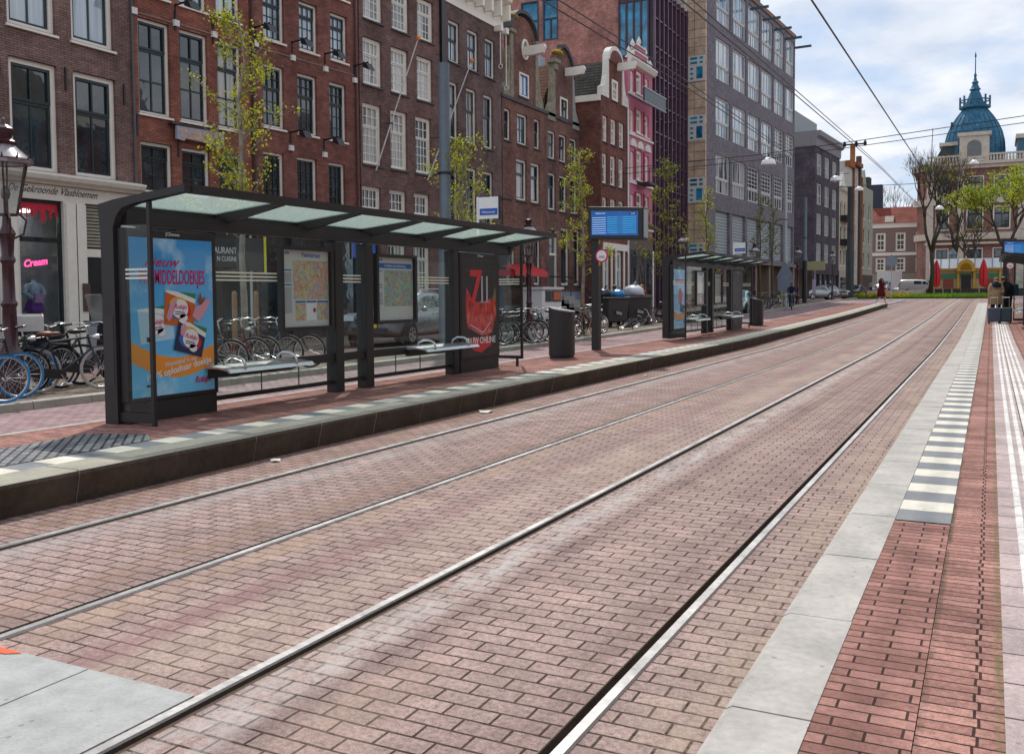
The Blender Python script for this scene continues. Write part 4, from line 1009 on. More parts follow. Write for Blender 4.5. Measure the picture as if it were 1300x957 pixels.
E_.row([(1.0, 1.9), (2.4, 3.2), (3.9, 4.7)], 2.1, 4.35, style(WH, GR, M['panec'], .38, (1, 1), (1, 1), fw=.11, sw=.06, sill=DS))
E_.wall(E_.u(.6), E_.u(5.29), .3, E_.z(10.75), BRE)
hw = (E_.u(2.42), E_.u(3.42), E_.z(11.0), E_.z(12.1))
E_.win(*hw, style(WH, mat('blue_sash_paint', (.03, .12, .3), .35), M['panes'], None, None, (2, 1), fw=.08, sill=DS), hole=False, rd=.06)
gl, gr, gz0, gz1 = E_.u(1.55), E_.u(4.25), E_.z(10.75), E_.z(13.75)
# gable front with an opening for the attic window
E_.wall(gl, gr, gz0, gz1, BRE, depth=.35, holes=[hw], rd=.07, name='gable')
gable(E_, [(gl + .02, gz1)] + arch(gl + .02, gr - .02, gz1 + .002, 1.05)[::-1] + [(gr - .02, gz1)], BRE, name='gable_head')
mb = MB(); ar = arch(gl - .06, gr + .06, gz1 + .05, 1.12)
for a, b in zip(ar[:-1], ar[1:]): mb.add([(a[0], -.16, a[1]), (b[0], -.16, b[1]), (b[0], .4, b[1]), (a[0], .4, a[1]), (a[0], -.16, a[1] + .17), (b[0], -.16, b[1] + .17), (b[0], .4, b[1] + .17), (a[0], .4, a[1] + .17)], [(0, 1, 5, 4), (4, 5, 6, 7), (1, 0, 3, 2), (2, 3, 7, 6)])
mb.build('gable_cornice', M['darkstone'], E_.t)
for (a, b) in ((gl - .25, gl + .28), (gr - .28, gr + .25)):
    MB().box(a, -.2, gz1 - .05, b, .3, gz1 + .12).build('capital', moss, E_.t); MB().box(a + .12, -.09, gz0, b - .12, -.005, gz1 - .05).build('pilaster', moss, E_.t)
MB().ball(((gl + gr) / 2 - 1.0, .1, gz1 + .85), .55, .28, .11, 10, 6).build('moss', mossy, E_.t)
for s_, x0 in ((-1, gl), (1, gr)):   # scrolled claw pieces
    pr = [(x0, gz0), (x0 + s_ * .85, gz0), (x0 + s_ * .8, gz0 + .35), (x0 + s_ * .5, gz0 + .7), (x0 + s_ * .35, gz0 + 1.3), (x0 + s_ * .3, gz0 + 1.9), (x0 + s_ * .12, gz0 + 2.4), (x0, gz0 + 2.5)]
    if s_ < 0: pr = pr[::-1]
    MB().prism(pr, 'y', -.06, .25).build('scroll', moss, E_.t)
MB().box(E_.u(.55), -.08, E_.z(10.62), E_.u(5.3), .0, E_.z(10.76)).build('string_course', M['darkstone'], E_.t)
oc = ((gl + gr) / 2 + .15, E_.z(13.25))
ow = MB().torus((0, -.03, 0), .46, .07, 'y', 26, 6).build('oval_window', WH, E_.t, loc=(oc[0], 0, oc[1])); ow.scale = (.72, 1, 1.0)
MB().lathe([(.44, 0), (.44, .01)], 24, (0, -.02, 0), axis='y').build('pane', mat('old_cream_panel', (.26, .235, .18), .7), ow)
def hoist(F, u, z):
    MB().prism([(-.05, z + .0), (-.05, z + .42), (-1.15, z + .44), (-1.22, z + .30), (-1.10, z + .02), (-.5, z - .03)], 'x', u - .10, u + .10).build('hoist_beam', WH, F.t)
hoist(E_, E_.u(2.95), E_.z(12.95))
def saddle(F, u0, u1, z0, z1, m, y0=.4, y1=9, name='roof'):
    c = (u0 + u1) / 2
    MB().quad((u0, y0, z0), (c, y0, z1), (c, y1, z1), (u0, y1, z0)).quad((c, y0, z1), (u1, y0, z0), (u1, y1, z0), (c, y1, z1)).add([(u0, y0, z0), (u1, y0, z0), (c, y0, z1), (u0, y1, z0), (u1, y1, z0), (c, y1, z1)], [(0, 1, 2), (4, 3, 5)]).build(name, m, F.t)
saddle(E_, E_.u(.62), E_.u(5.27), E_.z(10.77), E_.z(13.4), tiler)
MB().box(E_.u(.7), -.05, .3, E_.u(5.2), -.004, 1.1).build('plinth', M['stone'], E_.t)
aw = thing('awning', 'red shop awning on the brown brick house, behind the end of the first shelter', 'awning', (-20.98, 39.9, 0))
MB().prism([(0, 3.06), (0, 3.11), (.75, 2.88), (1.0, 2.74), (1.02, 2.50), (.98, 2.50), (.95, 2.71), (.7, 2.84)], 'y', -.05, 3.6).build('canopy', M['red'], aw)
MB().box(0, -.05, 2.5, .95, 0, 2.8).build('side_panel', M['red'], aw)

# F: bell gable -------------------------------------------------------------------------------
Ff = Facade('bell_gable_house', 'dark brick house with a mossy bell gable, steps up to its green door', (-21, 45.15), 0, 1.05)
sf = style(WH, GR, M['panec'], .45, (2, 1), (2, 1), fw=.10, mw=.04, sill=DS, alt=M['panes'], altp=.4)
cf = [(.64, 1.6), (2.05, 3.0), (3.47, 4.38)]
Ff.row(cf, 8.50, 9.89, sf); Ff.row(cf, 5.92, 7.77, style(WH, GR, M['panec'], .36, (2, 1), (1, 1), fw=.1, mw=.04, sill=DS, alt=M['pane'], altp=.4))
Ff.row([(2.22, 3.27), (3.9, 4.75)], 2.1, 5.08, style(WH, GR, M['pane'], .34, (1, 1), (1, 1), fw=.12, sw=.07, sill=DS))
Ff.holes.append((Ff.u(.75), Ff.u(1.7), Ff.z(1.5), Ff.z(4.85)))
Ff.wall(Ff.u(.33), Ff.u(5.0), .3, Ff.z(10.78), BRF)
f = Ff.box('door', Ff.u(.85), .14, Ff.z(1.5), Ff.u(1.6), .2, Ff.z(3.6), mat('door_bottle_green', (.015, .022, .02), .35))
Ff.box('door_light', Ff.u(.75), .16, Ff.z(3.72), Ff.u(1.7), .2, Ff.z(4.85), M['pane']); Ff.box('transom', Ff.u(.75), .06, Ff.z(3.6), Ff.u(1.7), .2, Ff.z(3.72), WH)
for u in (.78, 1.67): Ff.box('door_frame', Ff.u(u) - .05, .04, Ff.z(1.5), Ff.u(u) + .05, .2, Ff.z(4.85), WH)
hw = (Ff.u(2.15), Ff.u(3.1), Ff.z(10.66), Ff.z(11.8))
gl, gr, gz0, gz1 = Ff.u(1.5), Ff.u(3.75), Ff.z(10.4), Ff.z(13.3)
Ff.win(*hw, sf, hole=False, rd=.06)
Ff.wall(gl, gr, Ff.z(10.78), gz1, BRF, depth=.3, holes=[(hw[0], hw[1], Ff.z(10.78) + .001, hw[3])], rd=.07, name='gable')
Ff.holes = []
gable(Ff, [(gl, gz1 + .002), (gr, gz1 + .002), (gr + .05, gz1 + .25), (gr - .35, gz1 + .7), ((gl + gr) / 2 + .35, gz1 + 1.05), ((gl + gr) / 2 - .1, gz1 + 1.15), (gl + .3, gz1 + .6)], BRF, name='gable_head')
MB().prism([(gr + .05, gz1 + .2), (gr - .35, gz1 + .66), ((gl + gr) / 2 + .35, gz1 + 1.0), ((gl + gr) / 2 - .1, gz1 + 1.12), ((gl + gr) / 2 - .1, gz1 + 1.3), ((gl + gr) / 2 + .45, gz1 + 1.2), (gr - .2, gz1 + .8), (gr + .25, gz1 + .3), (gr + .3, gz1 - .3), (gr + .15, gz1 - .3)], 'y', -.15, .35).build('gable_cornice', M['darkstone'], Ff.t)
MB().box(gl - .35, -.22, gz1 + .05, gl + .35, .3, gz1 + .25).box(gl - .2, -.15, gz1 - .3, gl + .2, .3, gz1 + .05).build('capital', moss, Ff.t)
MB().ball((gl + .6, .1, gz1 + .75), .5, .3, .13, 10, 6).build('moss', mossy, Ff.t)
for s_, x0 in ((-1, gl), (1, gr)):
    pr = [(x0, gz0), (x0 + s_ * 1.0, gz0), (x0 + s_ * .8, gz0 + .5), (x0 + s_ * .4, gz0 + 1.0), (x0 + s_ * .25, gz0 + 2.0), (x0 + s_ * .2, gz0 + 2.9), (x0, gz0 + 2.9)]
    if s_ < 0: pr = pr[::-1]
    MB().prism(pr, 'y', -.06, .25).build('scroll', moss if s_ < 0 else M['stone'], Ff.t)
hoist(Ff, Ff.u(2.8), Ff.z(12.95)); saddle(Ff, Ff.u(.35), Ff.u(4.98), Ff.z(10.79), Ff.z(13.6), tiler)
MB().box(Ff.u(.33), -.06, Ff.z(10.62), Ff.u(5.0), .0, Ff.z(10.78)).build('string_course', M['darkstone'], Ff.t)
MB().box(Ff.u(.35), -.05, .3, Ff.u(4.98), -.004, 1.75).build('plinth', mat('pale_blue_plinth', (.24, .29, .38), .7), Ff.t)
mb = MB()
for k in range(7): mb.box(Ff.u(.6), -2.6 + k * .28, .12, Ff.u(2.0), -.06, .12 + .2 * (k + 1))
mb.build('steps', M['stone'], Ff.t)
MB().path([(Ff.u(1.95), -2.6, .3), (Ff.u(1.95), -2.6, 1.3), (Ff.u(1.95), -.7, 2.55), (Ff.u(1.95), -.1, 2.55)], .03, 6).path([(Ff.u(.62), -2.6, .3), (Ff.u(.62), -2.6, 1.3), (Ff.u(.62), -.7, 2.55), (Ff.u(.62), -.1, 2.55)], .03, 6).tube((Ff.u(1.95), -.7, 1.5), (Ff.u(1.95), -.7, 2.55), .025).tube((Ff.u(1.95), -1.6, .9), (Ff.u(1.95), -1.6, 1.95), .025).build('railing', M['iron'], Ff.t)
Ff.box('chimney', Ff.u(4.3), 2.2, Ff.z(12), Ff.u(4.9), 2.9, Ff.z(14.6), M['polelight'])

# G1: house with the exposed side wall and tiled roof ------------------------------------------
G1 = Facade('spout_gable_house', 'maroon brick house with a white scrolled neck gable, tiled roof side and white sashes', (-19.7, 48.17), 0, .985)
sg = style(WH, WH, M['panec'], .42, (2, 1), (2, 2), fw=.10, sw=.05, mw=.035, sill=DS)
cg = [(2.30, 3.12), (3.58, 4.54), (4.98, 5.9)]
G1.row(cg, 10.40, 11.89, sg); G1.row([(a - .08, b - .1) for a, b in cg], 8.0, 9.73, sg); G1.row([(a - .1, b - .12) for a, b in cg], 5.4, 7.2, sg)
G1.row([(2.6, 3.4), (4.5, 5.5)], 1.8, 4.15, style(WH, WH, M['paneb'], .45, (2, 1), (2, 1), fw=.14, sw=.06, mw=.05))
hw = (G1.u(3.74), G1.u(4.7), G1.z(12.99), G1.z(14.17))
u0, u1 = G1.u(2.26), G1.u(6.45)
G1.wall(G1.u(1.98), u1, 0, G1.z(12.95), BRG)
gl, gr, gz0, gz1 = G1.u(3.05), G1.u(5.55), G1.z(12.95), G1.z(15.2)
G1.holes = []
G1.win(*hw, sg, hole=False, rd=.06)
G1.wall(gl, gr, gz0, gz1, BRG, depth=.3, holes=[(hw[0], hw[1], gz0 + .06, hw[3])], rd=.07, name='gable')
stone_w = mat('painted_white_stone', (.70, .68, .61), .7, var=.15, bumpk=.3)
MB().prism(arch(gl - .1, gr + .1, gz1, .85)[::-1] if False else [(gl - .02, gz1)] + [(gr + .02, gz1)] + arch(gl + .0, gr - .0, gz1 + .02, .9), 'y', -.10, .3).build('gable_head', stone_w, G1.t)
MB().prism([(gl + .2, gz1 - .02)] + [(gr - .2, gz1 - .02)] + arch(gl + .2, gr - .2, gz1 + .0, .68), 'y', -.12, -.098).build('gable_niche', BRG, G1.t)
for s_, x0 in ((-1, gl), (1, gr)):
    pr = [(x0, gz0), (x0 + s_ * .95, gz0), (x0 + s_ * .9, gz0 + .5), (x0 + s_ * .45, gz0 + .7), (x0 + s_ * .2, gz0 + 1.3), (x0 + s_ * .1, gz1), (x0 - s_ * .12, gz1), (x0 - s_ * .12, gz0)]
    if s_ < 0: pr = pr[::-1]
    MB().prism(pr, 'y', -.06, .25).build('scroll', stone_w, G1.t)
hoist(G1, G1.u(4.6), G1.z(14.8)); saddle(G1, u0 + .05, u1, G1.z(12.96), G1.z(15.4), tilem, .3, 9)
MB().box(G1.u(1.98) - .12, -.0, G1.z(12.62), G1.u(1.98) - .002, 9, G1.z(12.98)).build('gutter', WH, G1.t)
MB().box(u0, -.06, G1.z(4.2), u1, -.003, G1.z(4.6)).build('fascia', WH, G1.t)
for u in (2.3, 3.6, 4.3, 5.7): G1.box('pilaster', G1.u(u) - .1, -.06, 0, G1.u(u) + .1, -.003, G1.z(4.2), WH)
MB().path([(u1 - .05, -.06, 2), (u1 - .05, -.06, G1.z(12.9))], .06, 8).build('downpipe', M['whitepl'], G1.t)

# P: pink house -------------------------------------------------------------------------------
pinkm = mat('pink_stucco', (.52, .17, .25), .7, var=.15, scale=2); pinkd = mat('deep_red_stucco', (.30, .02, .06), .6, var=.12)
P = Facade('pink_house', 'narrow pink and red stucco house with a stepped parapet of white scrolls', (-19.7, 52.7), 0, .985)
spk = style(WH, WH, M['panec'], .3, (1, 1), (2, 1), fw=.14, sw=.06, mw=.05, sill=WH)
for z0, z1 in ((14.2, 15.6), (11.75, 13.2), (8.8, 10.65), (6.0, 8.0)):
    P.row([(2.35, 3.05)], z0 - .1, z1 - .2, spk); P.row([(3.5, 4.6)], z0, z1, spk); P.row([(5.1, 5.9)], z0 - .05, z1 - .15, spk)
    for a in (3.2, 4.85): P.box('red_panel', P.u(a) - .1, -.05, P.z(z0), P.u(a) + .12, -.003, P.z(z1), pinkd)
    P.box('string_course', P.u(1.92), -.1, P.z(z0) - .35, P.u(6.6), -.003, P.z(z0) - .22, stone_w)
P.wall(P.u(1.9), P.u(6.62), 0, P.z(15.9), pinkm)
for u in (2.7, 4.05, 5.5): MB().prism([(P.u(u) - .5, P.z(10.75)), (P.u(u) + .5, P.z(10.75))] + arch(P.u(u) - .5, P.u(u) + .5, P.z(10.76), .45), 'y', -.12, -.003).build('pediment', stone_w, P.t)
P.cornice(P.u(1.85), P.u(6.7), P.z(15.7), [(0, 0), (-.2, .05), (-.35, .3), (-.35, .4), (0, .45)], stone_w)
MB().box(P.u(2.9), -.1, P.z(16.1), P.u(5.3), .3, P.z(16.7)).box(P.u(3.3), -.1, P.z(16.7), P.u(4.9), .3, P.z(17.1)).build('parapet', pinkm, P.t)
mb = MB()
for u, z in ((2.9, 16.75), (5.3, 16.75), (2.2, 16.15), (6.3, 16.15), (4.1, 17.15)): MB().lathe([(.15, 0), (.08, .12), (.16, .28), (.12, .42), (.03, .6), (0, .66)], 10, (P.u(u), .05, P.z(z))).build('urn_finial', stone_w, P.t, smooth=True)
MB().box(P.u(2.9), -.16, P.z(16.62), P.u(5.3), .3, P.z(16.75)).box(P.u(3.3), -.16, P.z(17.05), P.u(4.9), .3, P.z(17.15)).prism([(P.u(1.9), P.z(16.05)), (P.u(2.9), P.z(16.05)), (P.u(2.9), P.z(16.7))], 'y', -.1, .2).prism([(P.u(5.3), P.z(16.05)), (P.u(6.3), P.z(16.05)), (P.u(5.3), P.z(16.7))], 'y', -.1, .2).build('parapet_scroll', stone_w, P.t)
MB().prism([(P.u(2.1), P.z(13.35)), (P.u(6.3), P.z(13.35)), (P.u(6.3), P.z(14.15)), (P.u(2.1), P.z(14.15))], 'y', -1.0, -.9).build('sign_board', mat('slate_sign', (.035, .05, .065), .4), P.t)
MB().box(P.u(2.05), -1.03, P.z(13.3), P.u(6.35), -.88, P.z(13.35)).box(P.u(2.05), -1.03, P.z(14.15), P.u(6.35), -.88, P.z(14.22)).build('sign_frame', M['polelight'], P.t)
for z in (8.6, 5.9): MB().box(P.u(3.3), -.9, P.z(z) - .15, P.u(4.9), -.003, P.z(z)).box(P.u(3.3), -.9, P.z(z) + .8, P.u(4.9), -.86, P.z(z) + .85).tube((P.u(3.35), -.88, P.z(z)), (P.u(3.35), -.88, P.z(z) + .8), .03).tube((P.u(4.1), -.88, P.z(z)), (P.u(4.1), -.88, P.z(z) + .8), .03).tube((P.u(4.85), -.88, P.z(z)), (P.u(4.85), -.88, P.z(z) + .8), .03).build('balcony', M['iron'], P.t)
MB().box(P.u(2.0), -.07, 0, P.u(6.5), -.004, P.z(5.3)).build('shopfront', mat('brown_stone', (.16, .12, .10), .6), P.t)
for a, b in ((2.2, 3.4), (3.7, 4.9), (5.2, 6.3)): P.box('shop_window', P.u(a), -.1, .6, P.u(b), -.075, P.z(4.4), M['pane'])
P.box('white_pilaster', P.u(6.35), -.12, .2, P.u(6.6), -.005, P.z(4.4), WH)

# R: red-brick block with purple glass front --------------------------------------------------
purple = mat('aubergine_steel', (.055, .012, .028), .35, var=.15); pglass = pane('aubergine_glass', (.018, .010, .022), None, 1.42, .02)
Rf = Facade('purple_glass_block', 'tall red brick block with an aubergine glass front rising behind the gables', (-19.7, 57.13), 0, .985)
u0, u1, zt = Rf.u(2.42), 7.7 + 2.0, Rf.z(22)
MB().box(u0, .02, 0, u1, .3, zt).build('glass_front', pglass, Rf.t)
mb = MB()
for k in range(9): x = u0 + (u1 - u0) * k / 8; mb.box(x - .05, -.12, .2, x + .05, .018, zt)
for z in [Rf.z(v) for v in (5.0, 6.85, 8.7, 10.45, 12.3, 14.2, 16.05, 17.9, 19.75, 21.6)]: mb.box(u0, -.06, z - .04, u1, .017, z + .04)
mb.build('mullion', mat('mauve_steel', (.13, .07, .10), .35, .3), Rf.t)
mb = MB(); q = random.Random(8)
for k in range(8):
    for z in (5.9, 7.8, 9.6, 11.4, 13.2, 15.1, 17):
        x = u0 + (u1 - u0) * k / 8 + .08; zz = Rf.z(z + q.uniform(-.3, .5)); mb.box(x, -.04, zz, x + (u1 - u0) / 8 - .16, .016, zz + .05)
mb.build('glazing_bar', purple, Rf.t)
# red side wall faces the near side and reaches far back
hs = []
mb = MB(); d0, d1, zlo, zhi = 2.35, 34, 6, 28
hs = [(6.75, 7.9, 18.9, 21.7), (8.2, 9.55, 18.9, 21.7)]
us = sorted({d0, d1} | {h[0] for h in hs} | {h[1] for h in hs}); zs = sorted({zlo, zhi} | {h[2] for h in hs} | {h[3] for h in hs})
for a, b in zip(us[:-1], us[1:]):
    for c, d in zip(zs[:-1], zs[1:]):
        if any(h[0] <= a < h[1] and h[2] <= c < h[3] for h in hs): continue
        mb.quad((u0, b, c), (u0, a, c), (u0, a, d), (u0, b, d))
mb.quad((u0, d0, zhi), (u1, d0, zhi), (u1, d1, zhi), (u0, d1, zhi))
mb.build('side_wall', BRR, Rf.t)
for (a, b, c, d) in hs:
    f = MB().box(u0 - .02, a, c, u0 + .12, a + .1, d).box(u0 - .02, b - .1, c, u0 + .12, b, d).box(u0 - .02, a + .1, c, u0 + .12, b - .1, c + .1).box(u0 - .02, a + .1, d - .1, u0 + .12, b - .1, d).box(u0, a + .1, c + (d - c) * .5, u0 + .12, b - .1, c + (d - c) * .5 + .1).box(u0 + .01, (a + b) / 2 - .05, c + .1, u0 + .12, (a + b) / 2 + .05, c + (d - c) * .5).build('window', mat('navy_frame', (.02, .03, .06), .4), Rf.t)
    MB().quad((u0 + .08, b, c), (u0 + .08, a, c), (u0 + .08, a, d), (u0 + .08, b, d)).build('pane', M['paneb'], f)
# glazed corner bay
zb0 = Rf.z(16.2)
MB().box(u0 - .01, .3, zb0, u0 + .4, d0 - .002, 28).build('corner_glazing', M['paneb'], Rf.t)
mb = MB()
for y in (.3, .8, 1.3, 1.8, 2.3): mb.box(u0 - .12, y, zb0 - .4, u0 - .012, y + .1, 28)
for z in (zb0 - .4, zb0 + 1.0, zb0 + 4.6): mb.box(u0 - .08, .3, z, u0 - .013, 2.4, z + .25)
mb.build('bay_frame', purple, Rf.t)
MB().box(u0, .3, 0, u0 + .4, d0 - .002, zb0).build('bay_wall', BRR, Rf.t)

# G: grey office with stone end wall ----------------------------------------------------------
so = 1.054
G = Facade('grey_office_block', 'long dark grey office block with ribbons of white metal windows and a beige stone end', (-18.445, 66.4), 4, so)
alu = mat('pale_aluminium', (.56, .57, .56), .4, .1, var=.06); blk = mat('glass_block_wall', (.27, .33, .34), .2, var=.25, scale=8)
bays = [(2.85, 6.05), (6.62, 9.85), (10.34, 13.45), (13.95, 17.1), (17.68, 20.6), (21.2, 24.0)]
rows = [(20.5, 23.6), (16.55, 19.45), (12.65, 15.38), (8.67, 11.38)]
stG = []
for g_, gm in enumerate((M['panes'], M['panes'], M['panes'], M['panec'])):
    stG.append((style(alu, alu, gm, None, None, (3, 1), fw=.07, sw=.05, mw=.10), style(alu, alu, gm, None, None, (5, 1), fw=.08, sw=.04, mw=.11), style(alu, alu, M['pane'], None, None, (4, 5), fw=.07, sw=.04, mw=.06), style(alu, alu, M['pane'], None, None, (4, 1), fw=.12, sw=.05, mw=.14)))
for r_, (z0, z1) in enumerate(rows):
    zm = z0 + (z1 - z0) * .385
    for k, (a, b) in enumerate(bays):
        old = (r_ == 3 and k > 1) or (r_ == 2 and k > 3)
        G.holes.append((G.u(a), G.u(b), G.z(z0), G.z(z1)))
        G.win(G.u(a), G.u(b), G.z(zm), G.z(z1), stG[r_][2 if old else 0], hole=False, sill=False, rd=.2); G.win(G.u(a), G.u(b), G.z(z0), G.z(zm) - .004, stG[r_][3 if old else 1], hole=False, sill=False, rd=.22)
for k, (a, b) in enumerate(bays): G.holes.append((G.u(a), G.u(b), G.z(4.3), G.z(7.42)))
G.wall(G.u(.96), G.u(24.25), G.z(4.1), G.z(24.0), BRO, depth=14, rd=.3)
for k, (a, b) in enumerate(bays):
    f = MB().quad((G.u(a), .22, G.z(4.3)), (G.u(b), .22, G.z(4.3)), (G.u(b), .22, G.z(7.42)), (G.u(a), .22, G.z(7.42))).build('glass_brick_panel', blk, G.t)
    mb = MB(); n = 14
    for j in range(1, n): z = G.z(4.3) + (G.z(7.42) - G.z(4.3)) * j / n; mb.box(G.u(a), .19, z - .03, G.u(b), .219, z + .03)
    mb.build('louvre', mat('louvre_grey', (.40, .46, .47), .4, var=.1), f)
G.box('ground_floor_wall', G.u(.96), .9, 0, G.u(24.25), 1.2, G.z(4.1), mat('arcade_wall_brown', (.10, .075, .06), .8, var=.3))  # plain dark brown wall behind the columns
for k in range(7): G.box('column', G.u(.96 + 3.85 * k), .0, 0, G.u(.96 + 3.85 * k) + .5, .5, G.z(4.1), mat('arcade_column', (.22, .17, .13), .7))
G.box('canopy_slab', G.u(.96), -.25, G.z(4.1) - .25, G.u(24.25), .95, G.z(4.1) - .002, BRO)
# eaves with projecting arms
G.box('eaves', G.u(.96), -.1, G.z(24.0) + .002, G.u(24.25), 14, G.z(24.35), mat('timber_soffit', (.22, .14, .10), .7))
G.box('parapet', G.u(3), 2.0, G.z(24.36), G.u(20), 13, G.z(30), mat('slate_cladding', (.035, .05, .07), .5))
for k in range(7): G.box('roof_arm', G.u(4.0 + 3.35 * k), -1.5, G.z(23.15), G.u(4.0 + 3.35 * k) + .16, -.003, G.z(23.33), mat('arm_blue_grey', (.05, .09, .11), .4))
# stone-clad end wall facing the near side
beige = brick('beige_stone_cladding', (.62, .46, .34), (.55, .41, .30), (.16, .11, .08), 1.6, .62, .02, True, .2, .7, offset=0, bstr=.6)
u0 = G.u(.96)
MB().box(u0 - .25, -.0, 0, u0 - .003, 1.75, G.z(24.5)).build('stone_end', beige, G.t)
MB().box(u0 - .9, 1.35, 0, u0 - .252, 2.6, G.z(24.5)).build('stone_pier', brick('pale_stone_cladding', (.70, .62, .53), (.64, .57, .48), (.2, .16, .13), 3, .74, .02, True, .2, .7, offset=0), G.t)
for z in (3.35, 7.8, 12.0, 16.0):
    z0, z1 = G.z(z + .0), G.z(z + 1.72)
    f = MB().box(u0 - .30, .03, z0, u0 - .252, 1.30, z1).build('window_panel', mat('window_panel_white', (.62, .60, .56), .5, var=.05), G.t)
    mb = MB(); h = z1 - z0
    mb.box(u0 - .31, .20, z0 + .1 * h, u0 - .301, .66, z0 + .56 * h)
    for k in range(3): mb.box(u0 - .31, .90, z0 + (.08 + .19 * k) * h, u0 - .301, 1.12, z0 + (.16 + .19 * k) * h)
    for k in range(2): mb.box(u0 - .31, .60, z0 + (.68 + .17 * k) * h, u0 - .301, 1.12, z0 + (.77 + .17 * k) * h); mb.box(u0 - .31, .18, z0 + (.68 + .17 * k) * h, u0 - .301, .42, z0 + (.77 + .17 * k) * h)
    mb.build('pane', M['paneb'], f)

# H: dark corner block ------------------------------------------------------------------------
H = Facade('dark_corner_block', 'dark blue-black brick corner block with white French windows beyond the side street', (-16.9, 105), 4, 1, base=0)
sh = style(alu, alu, M['panec'], .55, (3, 1), (3, 1), fw=.1, sw=.07, mw=.09)
for z0, z1 in ((14.3, 16.6), (11.1, 13.4), (7.9, 10.2), (4.9, 7.0)):
    for u in (.9, 4.6, 8.4): H.win(u, u + 2.4, z0, z1, sh, sill=False)
H.wall(0, 12.1, 4.2, 17.2, BRH, depth=12)
H.cornice(-.1, 12.2, 17.2, [(0, 0), (-.1, 0), (-.15, .3), (-.15, .9), (-.5, 1.1), (-.55, 1.6), (12, 1.6), (12, 0)], mat('grey_entablature', (.24, .24, .25), .7), 'entablature')
H.box('attic_storey', 1.0, 2.5, 18.6, 11.5, 11, 21.4, mat('attic_zinc', (.22, .24, .25), .5))
H.box('lift_house', .5, 3, 18.7, 3.2, 6, 23.8, M['polelight'])
shopfront(H, 0, 12.1, 4.2 - .003, BRH, 5, base=.9, m_pier=BRH)

# I, J, K: narrow houses beyond -----------------------------------------------------------------
I = Facade('ornate_cream_house', 'narrow cream house with ornate balconies beside the dark corner block', (-16.06, 117), 4, 1, base=0)
si = style(WH, GR, M['pane'], .35, (2, 1), (2, 1), fw=.14, sw=.08, mw=.06)
for z in (4.8, 7.6, 10.4): I.win(.7, 1.9, z, z + 2.0, si); I.win(2.7, 3.9, z, z + 2.0, si)
I.wall(0, 4.65, 1, 13.6, mat('cream_render', (.52, .46, .36), .7, var=.15)); I.cornice(-.1, 4.7, 13.6, [(0, 0), (-.3, .1), (-.5, .5), (4, .5), (4, 0)], stone_w)
for z in (7.2, 10.0): I.box('balcony', .6, -.8, z, 4.1, -.003, z + .7, M['iron'])
MB().prism([(.8, 14.1), (3.8, 14.1), (2.3, 15.9)], 'y', 0, .4).build('gable', stone_w, I.t); I.box('shopfront', 0, -.1, .2, 4.65, .2, 4.2, mat('pale_shopfront', (.42, .38, .33), .6)); I.box('shop_window', .5, -.14, 1.4, 4.2, -.104, 3.4, M['pane'])
J = Facade('orange_pier_house', 'tall white house with orange brick piers and a stepped top', (-15.73, 121.7), 4, 1, base=0)
orb = B_('brick_orange', (.2, .07, .022))
sj = style(WH, bluep, M['panec'], .35, (1, 1), (2, 1), fw=.14, sw=.1, mw=.08)
for z in (4.6, 7.8, 11.0, 14.0): J.win(3.5, 5.2, z, z + 2.2, sj)
J.wall(0, 8.7, 0, 17.6, mat('white_render', (.50, .50, .47), .7, var=.12, scale=1), depth=10)
J.box('brick_pier', 2.7, -.22, 0, 3.2, .3, 19.8, orb); J.box('brick_pier', 6.4, -.25, 0, 7.2, .3, 18.9, mat('dark_pier', (.10, .07, .06), .8)); J.box('balcony', -.2, -.35, 16.9, 2.69, .3, 17.6, orb); J.box('balcony', 3.21, -.6, 17.3, 6.39, .3, 17.8, orb); J.box('brick_pier', 7.8, -.2, 0, 8.6, .3, 16.4, orb)
K = Facade('pale_green_house', 'pale green rendered house at the far corner of the street', (-15.1, 130.6), 4, 1, base=0)
sk = style(WH, GR, M['pane'], .35, (1, 1), (2, 1), fw=.16, sw=.1)
for z in (4.8, 8.0, 11.2): K.win(1.0, 2.4, z, z + 2.2, sk); K.win(4.6, 6.0, z, z + 2.2, sk)
K.wall(0, 7.6, 3.9, 15.4, mat('pale_green_render', (.36, .38, .30), .75, var=.12, scale=1)); K.box('shopfront', 0, -.05, .5, 7.6, .5, 3.89, mat('dark_shopfront', (.05, .05, .05), .5))
MB().prism([(.6, 15.4), (3.0, 15.4), (1.8, 17.6)], 'y', 0, .4).build('gable', MATS['pale_green_render'], K.t); K.box('dormer', 4.6, 0, 15.4, 6.4, 2, 17.0, M['roof']); K.box('chimney', 3.3, 3, 15.4, 4.3, 4, 17.8, BRE)

